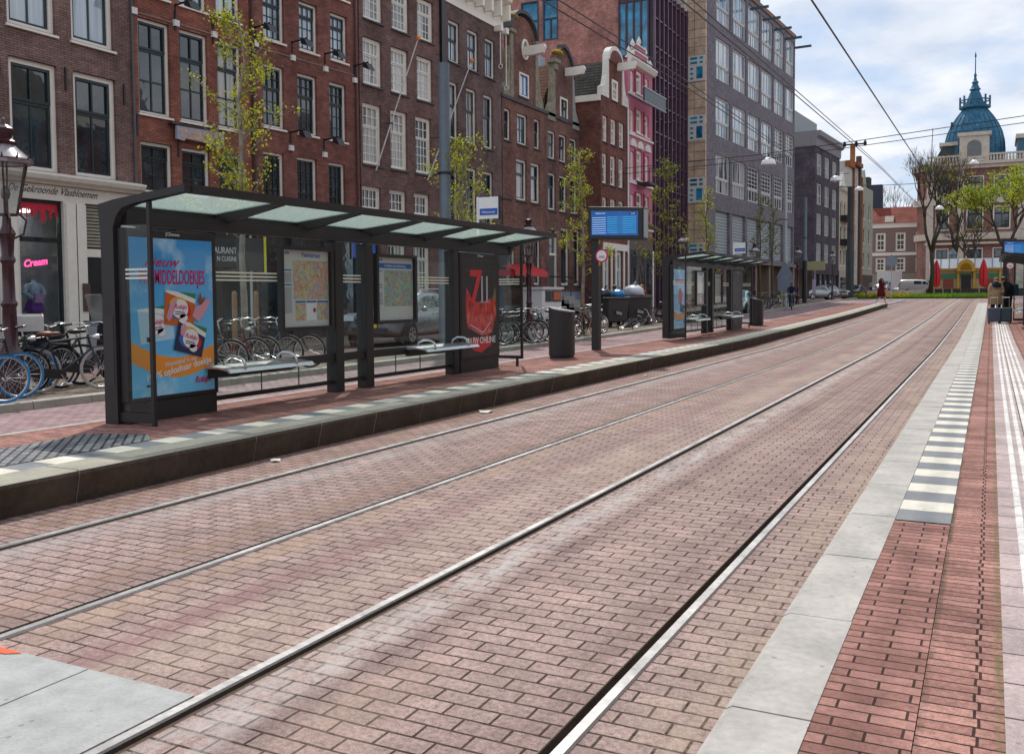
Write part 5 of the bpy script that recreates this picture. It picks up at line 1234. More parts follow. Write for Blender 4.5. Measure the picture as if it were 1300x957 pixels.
# L: long low house with red roof, closing the street -------------------------------------------
Lb = Facade('red_roofed_house', 'broad house with a red tiled roof closing the far end of the street', (-19.5, 165), 90, 1, base=0)
sl = style(WH, WH, M['pane'], .4, (2, 1), (2, 2), fw=.18, sw=.1, mw=.08)
for u in (2.6, 5.6, 8.6): Lb.win(u, u + 1.5, 8.3, 11.2, sl); Lb.win(u, u + 1.5, 5.0, 7.2, sl)
Lb.wall(0, 12, .5, 12.0, mat('greyed_brick', (.24, .18, .15), .8, var=.2), depth=10)
Lb.box('white_band', 0, -.1, 12.0, 12, .4, 12.8, WH); Lb.box('white_band', 0, -.08, 7.5, 12, -.003, 8.0, WH)
MB().quad((-.3, -.4, 12.8), (12.3, -.4, 12.8), (11.6, 4, 15.6), (.4, 4, 15.6)).quad((.4, 4, 15.6), (11.6, 4, 15.6), (12, 10, 12.8), (0, 10, 12.8)).quad((12.3, -.4, 12.8), (12, 10, 12.8), (11.6, 4.01, 15.6), (11.6, 4, 15.6)).build('roof', brick('red_pantiles', (.30, .075, .05), (.22, .055, .04), (.08, .02, .018), .3, .3, .03, True, .4, .8, offset=0), Lb.t)
MB().box(4.0, -.2, 12.8, 5.3, 1.5, 13.9).build('dormer', WH, Lb.t); MB().box(1.0, 5, 14.5, 3.0, 7, 19.6).build('tower', mat('slate_roof', (.05, .06, .09), .7), Lb.t)
MB().box(2.2, -.6, 0.8, 11.5, -.1, 4.6).build('shop_awning', mat('greige_awning', (.32, .28, .22), .8), Lb.t)

# terrace across the street: the panes mirror it
Ot = Facade('opposite_terrace', 'brick gabled terrace across the street, mirrored in the window panes', (13.5, 64), 180, 1, base=0)
q = random.Random(12); u = 0; ks = []
while u < 64: wd = q.uniform(5, 7.5); ks.append((u, u + wd, q.uniform(11, 15.5), q.choice((0, 1, 2)))); u += wd
so_ = style(WH, GR, M['panec'], .4, (2, 1), (2, 2), fw=.1)
for i, (a, b, h, k_) in enumerate(ks):
    Ot.holes = []
    for z in (4.6, 7.6, 10.4):
        if z + 2.2 > h: continue
        n = 3 if b - a > 6 else 2
        for j in range(n): c_ = a + (b - a) * (j + .5) / n; Ot.win(c_ - .55, c_ + .55, z, z + 2.0, so_)
    Ot.wall(a + .02, b - .02, 0, h, (BRA, BRB, BRC0, BRD, BRE)[i % 5], depth=9)
    m_ = (a + b) / 2
    if k_ == 0: MB().prism([(a + .3, h), (b - .3, h), (m_ + .8, h + 3.2), (m_ - .8, h + 3.2)], 'y', .02, 8).build('gable', (BRA, BRB, BRC0, BRD, BRE)[i % 5], Ot.t)
    elif k_ == 1: Ot.box('cornice', a, -.4, h + .01, b, 9, h + .8, WH)
    else: MB().prism([(a + 1, h), (b - 1, h), (b - 1.2, h + 2)] + arch(a + 1.2, b - 1.2, h + 2, 1.4), 'y', .02, 1).build('gable', moss, Ot.t)
    Ot.box('shopfront', a + .1, -.1, .1, b - .1, -.003, 3.6, (bluep, dk, M['white'])[i % 3])

# M: corner palace with the blue dome -----------------------------------------------------------
BRM = B_('brick_palace', (.15, .075, .06), stain=.3); pale = mat('pale_sandstone', (.54, .48, .40), .8, var=.2, scale=2)
dome_m = brick('blue_dome_metal', (.055, .18, .29), (.046, .15, .245), (.025, .085, .14), .5, .45, .02, True, .25, .5, offset=0, patch=.4)
Mf = Facade('domed_palace', 'large red brick corner palace with pale stone bands under a blue dome and spire', (-8.5, 150), 90, 1, base=0)
sm_ = style(WH, GR, M['pane'], .3, (2, 1), (2, 1), fw=.16, sw=.12, mw=.1, sill=pale)
us = [(1.2, 3.0), (5.2, 7.4), (8.6, 10.8), (13.2, 15.4), (17.6, 19.8), (22.2, 24.4), (27, 29.2)]
for (a, b) in us:
    Mf.win(a, b, 10.4, 13.6, sm_); Mf.win(a, b, 15.0, 18.0, sm_); Mf.win(a, b, 3.2, 7.8, sm_)
Mf.wall(0, 32, 1, 19.0, BRM, depth=30, rd=.4)
for z0, z1, d in ((19.0, 19.5, .5), (19.5, 19.9, .9), (14.0, 14.9, .35), (9.0, 9.9, .35), (8.3, 8.6, .5)): Mf.box('stone_band', -.2, -d, z0, 32.2, -.003, z1, pale)
for u in (.0, 4.0, 11.6, 16.6, 21.2, 26): Mf.box('stone_pilaster', u, -.3, 1, u + .9, -.004, 19.0, pale)
mb = MB()
for k in range(80): mb.lathe([(.10, 0), (.16, .3), (.09, .8)], 6, (.2 + k * .4, -.5, 19.9))
mb.box(0, -.65, 20.7, 32, -.35, 20.95).build('balustrade', pale, Mf.t)
# chamfered corner
MB().prism([(-1.4, 2.0), (0, 0), (0, 12), (-1.4, 12)], 'z', 1, 18.98).build('corner_wall', BRM, Mf.t)
for z0, z1, d in ((18.98, 19.9, .7), (14.0, 14.9, .4), (9.0, 9.9, .4)): MB().prism([(-1.4 - d, 2.0), (-d * .4, -d), (0, -d), (0, 12), (-1.4 - d, 12)], 'z', z0, z1 - .004).build('stone_band', pale, Mf.t)
for k in range(3): MB().box(-1.45, 3 + k * 2.6, 15.2, -1.38, 4.4 + k * 2.6, 18.0).build('side_window', M['pane'], Mf.t)
MB().prism([(.5, 20), (5.6, 20), (5.0, 22.6), (2.0, 22.6)], 'y', 1.5, 10).build('mansard', mat('mansard_slate', (.05, .07, .075), .6), Mf.t); Mf.box('mansard_cornice', 1.5, 1.2, 22.6, 5.4, 10, 23.1, pale)
Mf.box('wing_mansard', 11.5, 1.5, 20, 30, 10, 23.0, mat('wing_blue', (.04, .12, .19), .5)); Mf.box('wing_cornice', 11.3, 1.2, 23.0, 30, 10, 23.6, pale)
dc = (6.0, 4.6)
prof = [(3.95, 20), (4.0, 22), (3.9, 23.3), (3.6, 24.6), (3.1, 25.8), (2.5, 26.8), (2.0, 27.5), (1.6, 28.0)]
MB().lathe(prof, 32, (dc[0], dc[1], 0)).build('dome', dome_m, Mf.t, smooth='angle')
mb = MB()
for k in range(24):
    a = 2 * PI * k / 24; mb.path([(dc[0] + (r + .02) * math.cos(a), dc[1] + (r + .02) * math.sin(a), z) for r, z in prof], .07, 5)
mb.build('dome_rib', dome_m, Mf.t)
mb = MB().lathe([(1.6, 28.0), (2.1, 28.2), (2.1, 28.45), (1.3, 28.5)], 16, (dc[0], dc[1], 0))
for k in range(8):
    a = 2 * PI * k / 8; mb.tube((dc[0] + 1.95 * math.cos(a), dc[1] + 1.95 * math.sin(a), 28.3), (dc[0] + 1.95 * math.cos(a), dc[1] + 1.95 * math.sin(a), 29.9), .14, n=6)
mb.torus((dc[0], dc[1], 29.3), 1.95, .1, 'z', 20, 6)
mb.lathe([(1.4, 28.5), (1.1, 29.3), (.7, 30.4), (.55, 30.7), (.8, 30.9), (.6, 31.1), (.35, 31.7), (.48, 31.9), (.25, 32.2), (.14, 32.7), (.22, 32.9), (.08, 33.3), (.06, 35.5), (.14, 35.65), (.03, 36.3)], 12, (dc[0], dc[1], 0)).build('lantern_and_spire', dome_m, Mf.t)
d_ = MB().box(4.2, -.75, 19.95, 8.0, 2.4, 23.5).prism([(3.95, 23.5), (8.25, 23.5), (8.25, 24.0), (3.95, 24.0)], 'y', -.95, 2.4).build('dormer', pale, Mf.t)
MB().prism([(5.2, 20.7), (7.0, 20.7), (7.0, 22.1)] + arch(5.2, 7.0, 22.1, .8), 'y', -.80, -.755).build('dormer_window', M['pane'], d_)
Mf.box('chimney', 2.9, 3, 22.5, 3.2, 3.3, 26.2, M['iron'])

# kiosk with two closed red parasols ------------------------------------------------------------
zk = 1.35
kk = thing('cafe_kiosk', 'small ornate yellow and green cafe kiosk with a ribbed zinc roof', 'kiosk', (-2.6, 122, zk))
kp = mat('kiosk_yellow', (.52, .36, .06), .6); kg = mat('kiosk_green', (.05, .22, .11), .5)
MB().box(-3.6, 0, 0, 3.6, 3.5, 2.7).build('wall', mat('kiosk_cream', (.45, .36, .20), .7, var=.2), kk)
MB().box(-3.65, -.06, 1.75, 3.65, -.003, 2.35).build('awning_band', kg, kk)
mb = MB()
for x in (-3.6, -.95, .75, 3.4): mb.box(x, -.22, 0, x + .25, -.064, 2.9)
mb.box(-3.75, -.3, 2.7, 3.75, 0, 2.95); mb.build('yellow_frame', kp, kk)
MB().prism([(-.45, 0), (3.9, 0), (2.9, 1.15), (.6, 1.15)], 'x', -3.9, 3.9).build('roof', mat('zinc_roof', (.50, .53, .56), .5, var=.15), kk, loc=(0, 0, 2.95))
mb = MB()
for k in range(9): x = -3.6 + k * .9; mb.tube((x, -.40, 3.02), (x, .6, 4.12), .05, n=5)
mb.build('roof_rib', M['polegrey'], kk)
MB().prism([(-.95, 2.6), (.95, 2.6)] + arch(-.95, .95, 2.9, 1.1), 'y', -.6, -.31).build('arched_porch', kp, kk)
MB().prism([(-.6, 2.75), (.6, 2.75)] + arch(-.6, .6, 2.85, .7), 'y', -.63, -.602).build('porch_panel', mat('porch_ochre', (.30, .15, .02), .6), kk)
MB().box(-.5, -.1, 0, .5, -.065, 2.2).build('door', M['black'], kk)
for x in (-2.4, 1.9): MB().box(x, -.1, .7, x + 1.1, -.065, 1.7).build('window', mat('kiosk_red_window', (.25, .06, .04), .5), kk)
MB().lathe([(.35, 0), (.30, .5), (.5, .6), (.1, 1.2), (0, 1.3)], 8, (-1.5, 1.7, 4.1)).build('vent_cowl', M['polegrey'], kk)
def parasol(label, x, y):
    t = thing('closed_parasol', label, 'parasol', (x, y, hz(y) + .05), 0, 'closed red parasols at the kiosk')
    MB().tube((0, 0, 0), (0, 0, 4.1), .05).build('pole', M['polelight'], t)
    n = 14; prof = [(.14, 1.0), (.34, 1.25), (.40, 2.0), (.36, 2.7), (.28, 3.3), (.12, 3.9), (.03, 4.1)]
    mb = MB(); vs = []
    for r, z in prof:
        for k in range(n): a = 2 * PI * k / n; q = r * (1 + (.22 if k % 2 else -.12)); vs.append((q * math.cos(a), q * math.sin(a), z))
    mb.add(vs, [(i * n + k, i * n + (k + 1) % n, (i + 1) * n + (k + 1) % n, (i + 1) * n + k) for i in range(len(prof) - 1) for k in range(n)])
    mb.build('canopy', M['red'], t)
parasol('closed red parasol in front of the left end of the kiosk', -5.55, 118); parasol('closed red parasol in front of the right half of the kiosk', -.75, 118)
mb = MB()
for k in range(14): mb.box(-6.5 + k * .9, 0, 0, -5.72 + k * .9, .1, .85)
tag(mb.build('terrace_fence', M['iron'], None, (0, 115.5, hz(115.5) + .02)), 'low dark panel fence in front of the kiosk terrace', 'fence')
tag(MB().box(-13, 0, 0, -6.7, .35, .75).build('low_wall', pale, None, (0, 116, hz(116))), 'low pale stone wall left of the kiosk terrace', 'wall')

# ------------------------------------------------------------------ vegetation
def leafmat(name, c, k=.5):
    m, nt, b = nodes(name); out = nt.nodes['Material Output']
    v = objvec(nt); cc = mixc(nt, tuple(x * .55 for x in c), tuple(x * 1.5 for x in c), ramp(nt, noise(nt, v, 2.6, 3), .3, .7))
    L(nt, cc, b.inputs['Base Color']); b.inputs['Roughness'].default_value = .55
    t = N(nt, 'ShaderNodeBsdfTranslucent'); L(nt, mixc(nt, cc, (1.3, 1.25, .6), 1, 'MULTIPLY'), t.inputs[0])
    mx = N(nt, 'ShaderNodeMixShader'); mx.inputs[0].default_value = k; L(nt, b.outputs[0], mx.inputs[1]); L(nt, t.outputs[0], mx.inputs[2]); L(nt, mx.outputs[0], out.inputs[0])
    return m
LF_Y = leafmat('spring_leaf_yellow_green', (.31, .32, .03)); LF_G = leafmat('spring_leaf_green', (.19, .26, .035)); LF_O = leafmat('spring_leaf_olive', (.15, .15, .03))
BARK = mat('birch_bark', (.26, .24, .20), .85, var=.5, scale=7, bumpk=.4); BARKD = mat('dark_bark', (.075, .062, .05), .9, var=.35, scale=4, bumpk=.5); BARKG = mat('mossy_bark', (.11, .10, .05), .9, var=.35, scale=4, bumpk=.4)
def leaf(mb, q, p, s, mi=0):
    d = Vector((q.gauss(0, 1), q.gauss(0, 1), q.gauss(0, .7))).normalized(); a = d.orthogonal().normalized(); b = d.cross(a)
    r = q.uniform(0, 2 * PI); a, b = a * math.cos(r) + b * math.sin(r), b * math.cos(r) - a * math.sin(r)
    l = s * q.uniform(.7, 1.3)
    mb.add([p - a * l * .5, p + b * l * .32 - d * l * .08, p + a * l * .5, p - b * l * .32 - d * l * .08], [(0, 1, 2, 3)], mi)
def street_tree(label, x, y, h, spread, nleaf, ls, seed, bark=BARK, lm=None, low=.36, r0=.07):
    q = random.Random(seed); t = thing('street_tree', label, 'tree', (x, y, hz(y) + .12), 0, 'young street trees along the pavement')
    tr = MB(); pts = []; n = 9
    for k in range(n + 1): z = h * k / n; pts.append((q.gauss(0, .03) * k / n * 2, q.gauss(0, .03) * k / n * 2, z))
    tr.path(pts, [r0 * (1 - .85 * k / n) + .008 for k in range(n + 1)], 8)
    cr = MB(); tips = []
    nb = 30
    for k in range(nb):
        u = low + (1 - low) * (k + q.random()) / nb; z = h * u; i = min(n - 1, int(u * n)); f = u * n - i
        p = Vector(pts[i]).lerp(Vector(pts[i + 1]), f); az = q.uniform(0, 2 * PI)
        ln = spread * (1.0 - .72 * (u - low) / (1 - low)) * q.uniform(.65, 1.2)
        up = q.uniform(.5, 1.1); e = p + Vector((math.cos(az) * ln, math.sin(az) * ln, ln * up)); m_ = p.lerp(e, .5) + Vector((0, 0, -.08 * ln))
        tr.path([p, m_, e], [.02 * (1 - u * .5), .012, .005], 5); tips += [(p, m_, .6), (m_, e, 1), (m_, e, 1)]
        for j in range(3):
            b_ = m_.lerp(e, q.random()); e2 = b_ + Vector((q.gauss(0, .25), q.gauss(0, .25), q.uniform(-.1, .3))) * (spread * .6); tr.path([b_, e2], [.008, .004], 4); tips.append((b_, e2, 1))
    for k in range(nleaf):
        a, b, c_ = q.choice(tips); p = Vector(a).lerp(Vector(b), q.random() ** .7)
        if k % 5 == 0: base = p + Vector((q.gauss(0, .04), q.gauss(0, .04), q.gauss(0, .04)))
        p = base + Vector((q.gauss(0, .05), q.gauss(0, .05), q.gauss(0, .05))) * (spread + .3)
        leaf(cr, q, p, ls, 0 if q.random() < .7 else 1)
    tr.build('trunk', bark, t, smooth=True); cr.build('crown', [lm or LF_Y, LF_G], t)
    return t
street_tree('slender young tree with yellow-green leaves rising behind the first shelter, tallest of its row', -13.3, 14.45, 6.9, 1.2, 2500, .066, 1, low=.38)
street_tree('young leafy tree behind the right end of the first shelter roof', -13.3, 23.3, 5.7, 1.25, 1900, .072, 2, low=.45)
street_tree('young tree with fresh leaves just left of the departure board pole', -13.3, 32.0, 6.6, 1.1, 1800, .08, 3, low=.30, r0=.08)
street_tree('bushy young tree between the departure board and the farther shelter', -13.3, 41.7, 7.2, 1.3, 1700, .082, 4, LF_O and BARKG, LF_O, .28)
street_tree('thin young tree in front of the beige stone end of the office block', -13.3, 48.9, 6.6, 1.1, 900, .09, 5, BARKG, None, .3)
street_tree('sparse young tree with a mossy trunk, behind the right end of the farther shelter', -13.3, 61.8, 7.2, .9, 380, .11, 6, BARKG, LF_O, .45)
street_tree('sparse young tree in front of the office louvres, last of its row', -13.3, 65.6, 7.0, .9, 420, .11, 8, BARKG, LF_O, .45)
# stakes beside the nearest trees
def stake(x, y, label): tag(bevel(MB().lathe([(.05, 0), (.055, .1), (.05, 1.55), (.02, 1.6)], 8).build('tree_stake', mat('stake_wood', (.30, .19, .11), .85, var=.25, scale=5), None, (x, y, hz(y) + .12)), .004), label, 'tree stake', 'wooden tree stakes')
for x, y, l in ((-13.05, 13.9, 'wooden stake left of the tallest young tree, behind the first shelter glass'), (-13.45, 14.95, 'wooden stake right of the tallest young tree, behind the first shelter glass'), (-13.1, 31.5, 'wooden stake beside the young tree left of the departure board'), (-13.1, 41.2, 'wooden stake left of the bushy young tree by the farther shelter'), (-13.2, 42.3, 'wooden stake right of the bushy young tree by the farther shelter')): stake(x, y, l)

def big_tree(label, x, y, h, spread, seed, leaves=0, ls=.3, lm=None, bark=BARKD, trunk=.35, r0=.28, depth=5, tilt=.55, cat='tree'):
    q = random.Random(seed); t = thing('bare_tree' if not leaves else 'leafy_tree', label, cat, (x, y, hz(y)))
    tr = MB(); tips = []
    def grow(p, d, ln, r, k):
        m_ = p + d * ln * .5 + Vector((q.gauss(0, .05), q.gauss(0, .05), 0)) * ln; e = p + d * ln + Vector((q.gauss(0, .06), q.gauss(0, .06), .02)) * ln
        tr.path([p, m_, e], [r, r * .85, r * .68], 7 if k > 2 else (5 if k > 1 else 3))
        if k <= 2: tips.append((m_, e))
        if k == 0: return
        nb = 3 if k > 1 else 4
        for j in range(nb):
            az = 2 * PI * (j + q.random() * .7) / nb; a = d.orthogonal().normalized(); b = d.cross(a)
            v = (d + (a * math.cos(az) + b * math.sin(az)) * q.uniform(tilt * .6, tilt * 1.3) * spread); v.z += .12; v.normalize()
            grow(m_.lerp(e, q.uniform(.5, 1)), v, ln * q.uniform(.58, .82), r * q.uniform(.5, .66), k - 1)
    grow(Vector((0, 0, 0)), Vector((q.gauss(0, .03), q.gauss(0, .03), 1)), h * trunk, r0, depth)
    tr.build('trunk', bark, t, smooth=True)
    if leaves:
        cr = MB()
        for k in range(leaves):
            if k % 12 == 0: a, b = q.choice(tips); base = a.lerp(b, q.random())
            leaf(cr, q, base + Vector((q.gauss(0, .4), q.gauss(0, .4), q.gauss(0, .22))), ls, 0 if q.random() < .65 else 1)
        cr.build('crown', [lm or LF_G, LF_Y], t)
    return t
big_tree('big bare tree with a forked dark trunk left of the kiosk', -5.9, 112, 17.5, .5, 23, 260, .2, LF_O, trunk=.30, depth=6, tilt=.5)
big_tree('tall bare tree behind the kiosk against the palace front', -3.6, 130, 20.0, .58, 16, 200, .22, LF_O, trunk=.30, depth=6, tilt=.5)
big_tree('large tree in bright fresh green leaf at the right edge', 1.6, 108, 20.0, 1.0, 13, 4200, .28, LF_G, trunk=.27, depth=5, tilt=.66)
big_tree('small bare tree leafing out, in front of the dome building at right', -1.9, 128, 11, .9, 17, 120, .25, LF_O, trunk=.32, depth=5)
big_tree('bare leafless tree rising behind the red roofed house', -16.4, 186, 14, .75, 14, 0, bark=mat('far_bark', (.10, .10, .11), .9), trunk=.52, depth=5, tilt=.55, r0=.3)

# flower bed
q = random.Random(21); mb = MB(); gr = MB()
bed = [(-13.5, 104), (-9, 101.6), (-1.2, 101.0), (.6, 102), (.8, 112), (-13.5, 113.5)]
gx0, gy0, nx, ny = -13.5, 101.0, 26, 14
tag(MB().prism(bed, 'z', hz(105) - .3, hz(107) + .12).build('flower_bed', mat('bed_soil_and_turf', (.07, .10, .025), .95, var=.4)), kind='structure')
for k in range(5200):
    x, y = q.uniform(-13.3, .6), q.uniform(101.5, 113)
    if y < 104 - (x + 13.5) * .5: continue
    hgt = q.uniform(.18, .42); z = hz(y) + .1; a = q.uniform(0, PI); wv = .07; dx, dy = math.cos(a) * wv, math.sin(a) * wv
    gr.add([(x - dx, y - dy, z), (x + dx, y + dy, z), (x + q.gauss(0, .08), y + q.gauss(0, .08), z + hgt)], [(0, 1, 2)], 0)
    if x < -7.5 and q.random() < .16: leaf(gr, q, Vector((x, y, z + hgt)), .22, 1)
tag(gr.build('grass', [leafmat('bed_grass', (.13, .25, .02), .4), mat('yellow_flower', (.75, .45, .02), .6)]), 'bright green grass with yellow flowers in the bed beyond the tracks', 'grass', kind='stuff')

# ------------------------------------------------------------------ lanterns, masts, wires
def lantern(label, x, y, h):
    t = thing('street_lantern', label, 'street lamp', (x, y, hz(y) + .1), R(20), 'old crown-topped lanterns')
    k = h - 1.25; LR = M['lampred']
    MB().lathe([(.20, 0), (.20, .12), (.15, .2), (.14, .55), (.16, .6), (.10, .7), (.085, 1.2), (.11, 1.25), (.08, 1.3), (.072, k - .6), (.10, k - .55), (.075, k - .48), (.09, k - .25), (.11, k - .2), (.06, k - .1), (.05, k)], 14).build('post', LR, t, smooth='angle')
    mb = MB()
    for j in range(4): a = PI / 4 + PI / 2 * j; c, s = math.cos(a), math.sin(a); mb.path([(0, 0, k - .3), (.20 * c, .20 * s, k - .2), (.24 * c, .24 * s, k - .02), (.16 * c, .16 * s, k + .06)], .014, 6)
    mb.build('scroll_bracket', LR, t)
    f = MB(); n = 6; g = MB()
    for j in range(n):
        a0, a1 = 2 * PI * j / n, 2 * PI * (j + 1) / n; p0, p1 = (.15 * math.cos(a0), .15 * math.sin(a0), k + .05), (.29 * math.cos(a0), .29 * math.sin(a0), k + .72)
        q0, q1 = (.15 * math.cos(a1), .15 * math.sin(a1), k + .05), (.29 * math.cos(a1), .29 * math.sin(a1), k + .72)
        f.tube(p0, p1, .013, n=5); f.tube(p0, q0, .013, n=5); f.tube(p1, q1, .016, n=5); g.quad(p0, q0, q1, p1)
    f.tube((0, 0, k), (0, 0, k + .25), .03).ball((0, 0, k + .33), .06, .06, .1, 8, 6)
    c = f.build('cage', LR, t); g.build('pane', M['lampglass'], c)
    MB().lathe([(.34, k + .71), (.35, k + .75), (.28, k + .82), (.17, k + .92), (.13, k + .96)], 12).build('roof', mat('lantern_roof', (.30, .28, .29), .25, .4, var=.4, scale=9), t, smooth='angle')
    mb = MB().torus((0, 0, k + .755), .325, .02, 'z', 24, 5)
    for j in range(12): a = 2 * PI * j / 12; mb.tube((.325 * math.cos(a), .325 * math.sin(a), k + .74), (.36 * math.cos(a), .36 * math.sin(a), k + .83), .022, .004, 5)
    mb.build('crown', LR, t); mb = MB(); mb.lathe([(.13, k + .95), (.16, k + 1.0), (.09, k + 1.05), (.12, k + 1.12), (.13, k + 1.17), (.06, k + 1.22), (.02, k + 1.3), (0, k + 1.32)], 10).build('finial', LR, t)
    return t
lantern('old oxblood lantern in front of the shopfront at the left edge', -13.2, 9.3, 3.62).scale = (1.14, 1.14, 1.14)
lantern('old dark red lantern behind the right end of the first shelter, above the red awning', -13.1, 27.1, 3.95)
lantern('old lantern whose head shows above the left end of the farther shelter', -13.1, 44.1, 4.3)
lantern('old lantern behind the right end of the farther shelter', -13.1, 59.2, 4.2)
lantern('old lantern beside the cyclist, in front of the dark corner block', -13.1, 74, 4.4)
lantern('old lantern behind the parked silver car', -13.6, 95, 4.6)
def mast(label, x, y, h, r, m, low=None):
    mb = MB().lathe([(r * 1.5, 0), (r * 1.5, h * .42), (r * 1.15, h * .45), (r * 1.1, h * .99), (r * 1.2, h), (0, h + .02)], 14)
    t = tag(mb.build('tram_mast', m, None, (x, y, hz(y) + .1), smooth='angle'), label, 'mast', 'overhead line masts')
    c = MB().torus((0, 0, h * .62), r * 1.35, .03, 'z', 14, 5).tube((0, 0, h * .62), (-.5, .2, h * .62), .02).build('collar', M['iron'], t)
    if low: MB().lathe([(r * 1.55, 0), (r * 1.55, h * .4), (r * 1.5, h * .405)], 14).build('dark_base', low, t, smooth='angle')
    return t
mast('blue-grey overhead line mast behind the first shelter, between the plum and dark brick houses', -13.6, 22.8, 7.9, .14, M['polegrey'])
mast('pale grey overhead line mast in front of the office louvres', -13.1, 69.0, 9.9, .10, M['polelight'])
mast('blue-grey overhead line mast with a dark lower half by the side street', -13.1, 77.0, 8.3, .12, M['polegrey'], M['black'])
mast('tall dark overhead line mast behind the silver car', -13.1, 103.5, 11.4, .26, mat('mast_black_green', (.02, .028, .03), .5))
mast('slim blue-grey overhead line mast above the right-hand shelter', 2.55, 88, 9.3, .10, M['polegrey'])
def wire(name, pts, r, label, cat='overhead wire', group='overhead tram wires'):
    return tag(MB().path(pts, r, 5).build(name, mat('wire_black', (.01, .01, .012), .5, var=.1)), label, cat, group)
wire('contact_wire', [(-4.5, 5, 5.98), (-4.45, 15, 6.25), (-4.4, 24.3, 6.5), (-4.4, 34.4, 6.78), (-4.4, 45.4, 7.05), (-4.4, 75, 7.4), (-4.4, 110, 7.9)], .014, 'lower of the two wires over the track by the shelter platform')
wire('messenger_wire', [(-4.5, 5, 6.1), (-4.45, 15, 6.40), (-4.4, 24.3, 6.62), (-4.4, 34.4, 6.9), (-4.4, 45.4, 7.12), (-4.4, 75, 7.5), (-4.4, 110, 8.05)], .012, 'upper of the two wires over the track by the shelter platform')
wire('contact_wire', [(-2.05, 4, 5.15), (-2.05, 12.4, 5.24), (-2.05, 31.5, 5.57), (-2.05, 43.3, 5.77), (-2.05, 75, 6.3), (-2.05, 110, 7)], .013, 'single steep wire over the near track, crossing the open sky')
wire('feeder_wire', [(-6.5, 6, 6.2), (-6.5, 14, 6.32), (-6.5, 21.5, 6.47), (-6.5, 33, 6.52)], .013, 'lower wire of the pair passing over the gable houses')
wire('feeder_wire', [(-6.45, 6, 6.32), (-6.45, 14, 6.45), (-6.45, 21.5, 6.58), (-6.5, 33, 6.6)], .012, 'upper wire of the pair passing over the gable houses')
wire('span_wire', [(-13.6, 37, 6.75), (-8, 36.6, 6.85), (-4.4, 36, 7.0), (1.0, 36, 7.42), (10, 35, 8.2)], .014, 'upper cross wire strung over the street in front of the dome')
wire('span_wire', [(-13.6, 37.2, 6.55), (-8, 36.8, 6.68), (-4.4, 36.3, 6.85), (1.0, 36.3, 7.24), (10, 35.5, 7.9)], .013, 'lower cross wire strung over the street in front of the dome')
wire('span_wire', [(-15.5, 112, 13.4), (-4, 112, 13.3), (4, 112, 13.4)], .03, 'level far cross wire between the orange piers and the palace')
wire('hanger_wire', [(-2.05, 38.2, 5.72), (-2.0, 38.4, 7.6)], .012, 'short hanger on the single wire over the near track')
mb = MB().tube((-4.85, 36.2, 6.92), (-4.05, 36.2, 6.92), .03)
for x in (-4.8, -4.4, -4.1): mb.lathe([(.02, 0), (.055, .03), (.055, .13), (.02, .2)], 8, (x, 36.2, 6.84))
tag(mb.build('insulator', M['black']), 'dark insulator bar where the cross wires meet the tram wires', 'insulator')
def street_pendant(label, x, y, z):
    t = thing('hanging_lamp', label, 'street lamp', (x, y, z), 0, 'white lamps hung over the street')
    MB().lathe([(.02, .42), (.14, .40), (.36, .22), (.42, .02), (.42, 0), (0, .01)], 16).build('shade', M['whitepl'], t, smooth='angle')
    MB().tube((0, 0, .4), (0, 0, .6), .04).tube((-.02, 0, .55), (1.0, 0, .50), .02).build('hanger', M['iron'], t)
street_pendant('white hanging lamp against the office windows', -11.2, 54, 8.75)
street_pendant('white hanging lamp against the dark corner block', -10.7, 76, 10.1)
street_pendant('white hanging lamp in front of the bare tree by the kiosk', -4.7, 104, 9.8)
street_pendant('white hanging lamp in front of the leafy green tree', -1.6, 100, 13.6)
street_pendant('white hanging lamp below the orange piers', -11.6, 98, 11.5)
# flagpoles on the plum and dark houses
def flagpole(label, a, b):
    t = thing('flagpole', label, 'flagpole', a, 0, 'white flagpoles on the facades'); d = Vector(b) - Vector(a)
    MB().tube((0, 0, 0), d, .028, .022).build('pole', mat('weathered_white_pole', (.55, .53, .50), .5), t)
    MB().ball(tuple(d + d.normalized() * .08), .085, .085, .11, 10, 6).build('knob', mat('orange_knob', (.75, .22, .03), .3, var=.05), t)
    m_ = d * .36; MB().torus(tuple(m_), .06, .02, 'z', 10, 5).tube(tuple(m_), (m_.x - .9, m_.y, m_.z + .05), .015).build('bracket', M['iron'], t)
flagpole('white flagpole with an orange knob leaning up the plum house with white windows', (-21.15, 30.3, 6.4), (-20.2, 31.9, 11.6))
flagpole('white flagpole with an orange knob in front of the dark pipe by the blue-grey mast', (-20.85, 33.55, 6.35), (-19.6, 35.1, 11.35))
# road signs
def sign_pole(name, label, x, y, h, build_fn, cat='road sign'):
    t = thing(name, label, cat, (x, y, hz(y) + .1)); MB().tube((0, 0, 0), (0, 0, h), .03).build('pole', M['polelight'], t); build_fn(t); return t
def p_sign(t):
    f = MB().box(-.28, -.02, 2.45, .28, .0, 3.0).build('sign_plate', M['blue'], t); text('lettering', 'P', .46, INK['white'], f, (0, -.024, 2.56), FU, bold=.012)
o = sign_pole('parking_sign', 'blue square parking sign with a white P above the first map case', -13.9, 19.35, 3.0, p_sign); o.rotation_euler = (0, 0, R(35))
def tri_back(t): MB().prism([(-.62, 2.0), (.62, 2.0), (.05, 3.1), (-.05, 3.1)], 'y', -.05, -.03).prism([(-.5, 1.1), (.5, 1.1), (.5, 1.97), (-.5, 1.97)], 'y', -.05, -.03).build('sign_back', mat('sign_back_grey_blue', (.20, .25, .31), .4, var=.08), t)
sign_pole('triangular_sign', 'grey back of a triangular road sign below the pale mast, behind parked bicycles', -12.75, 67.2, 3.1, tri_back)
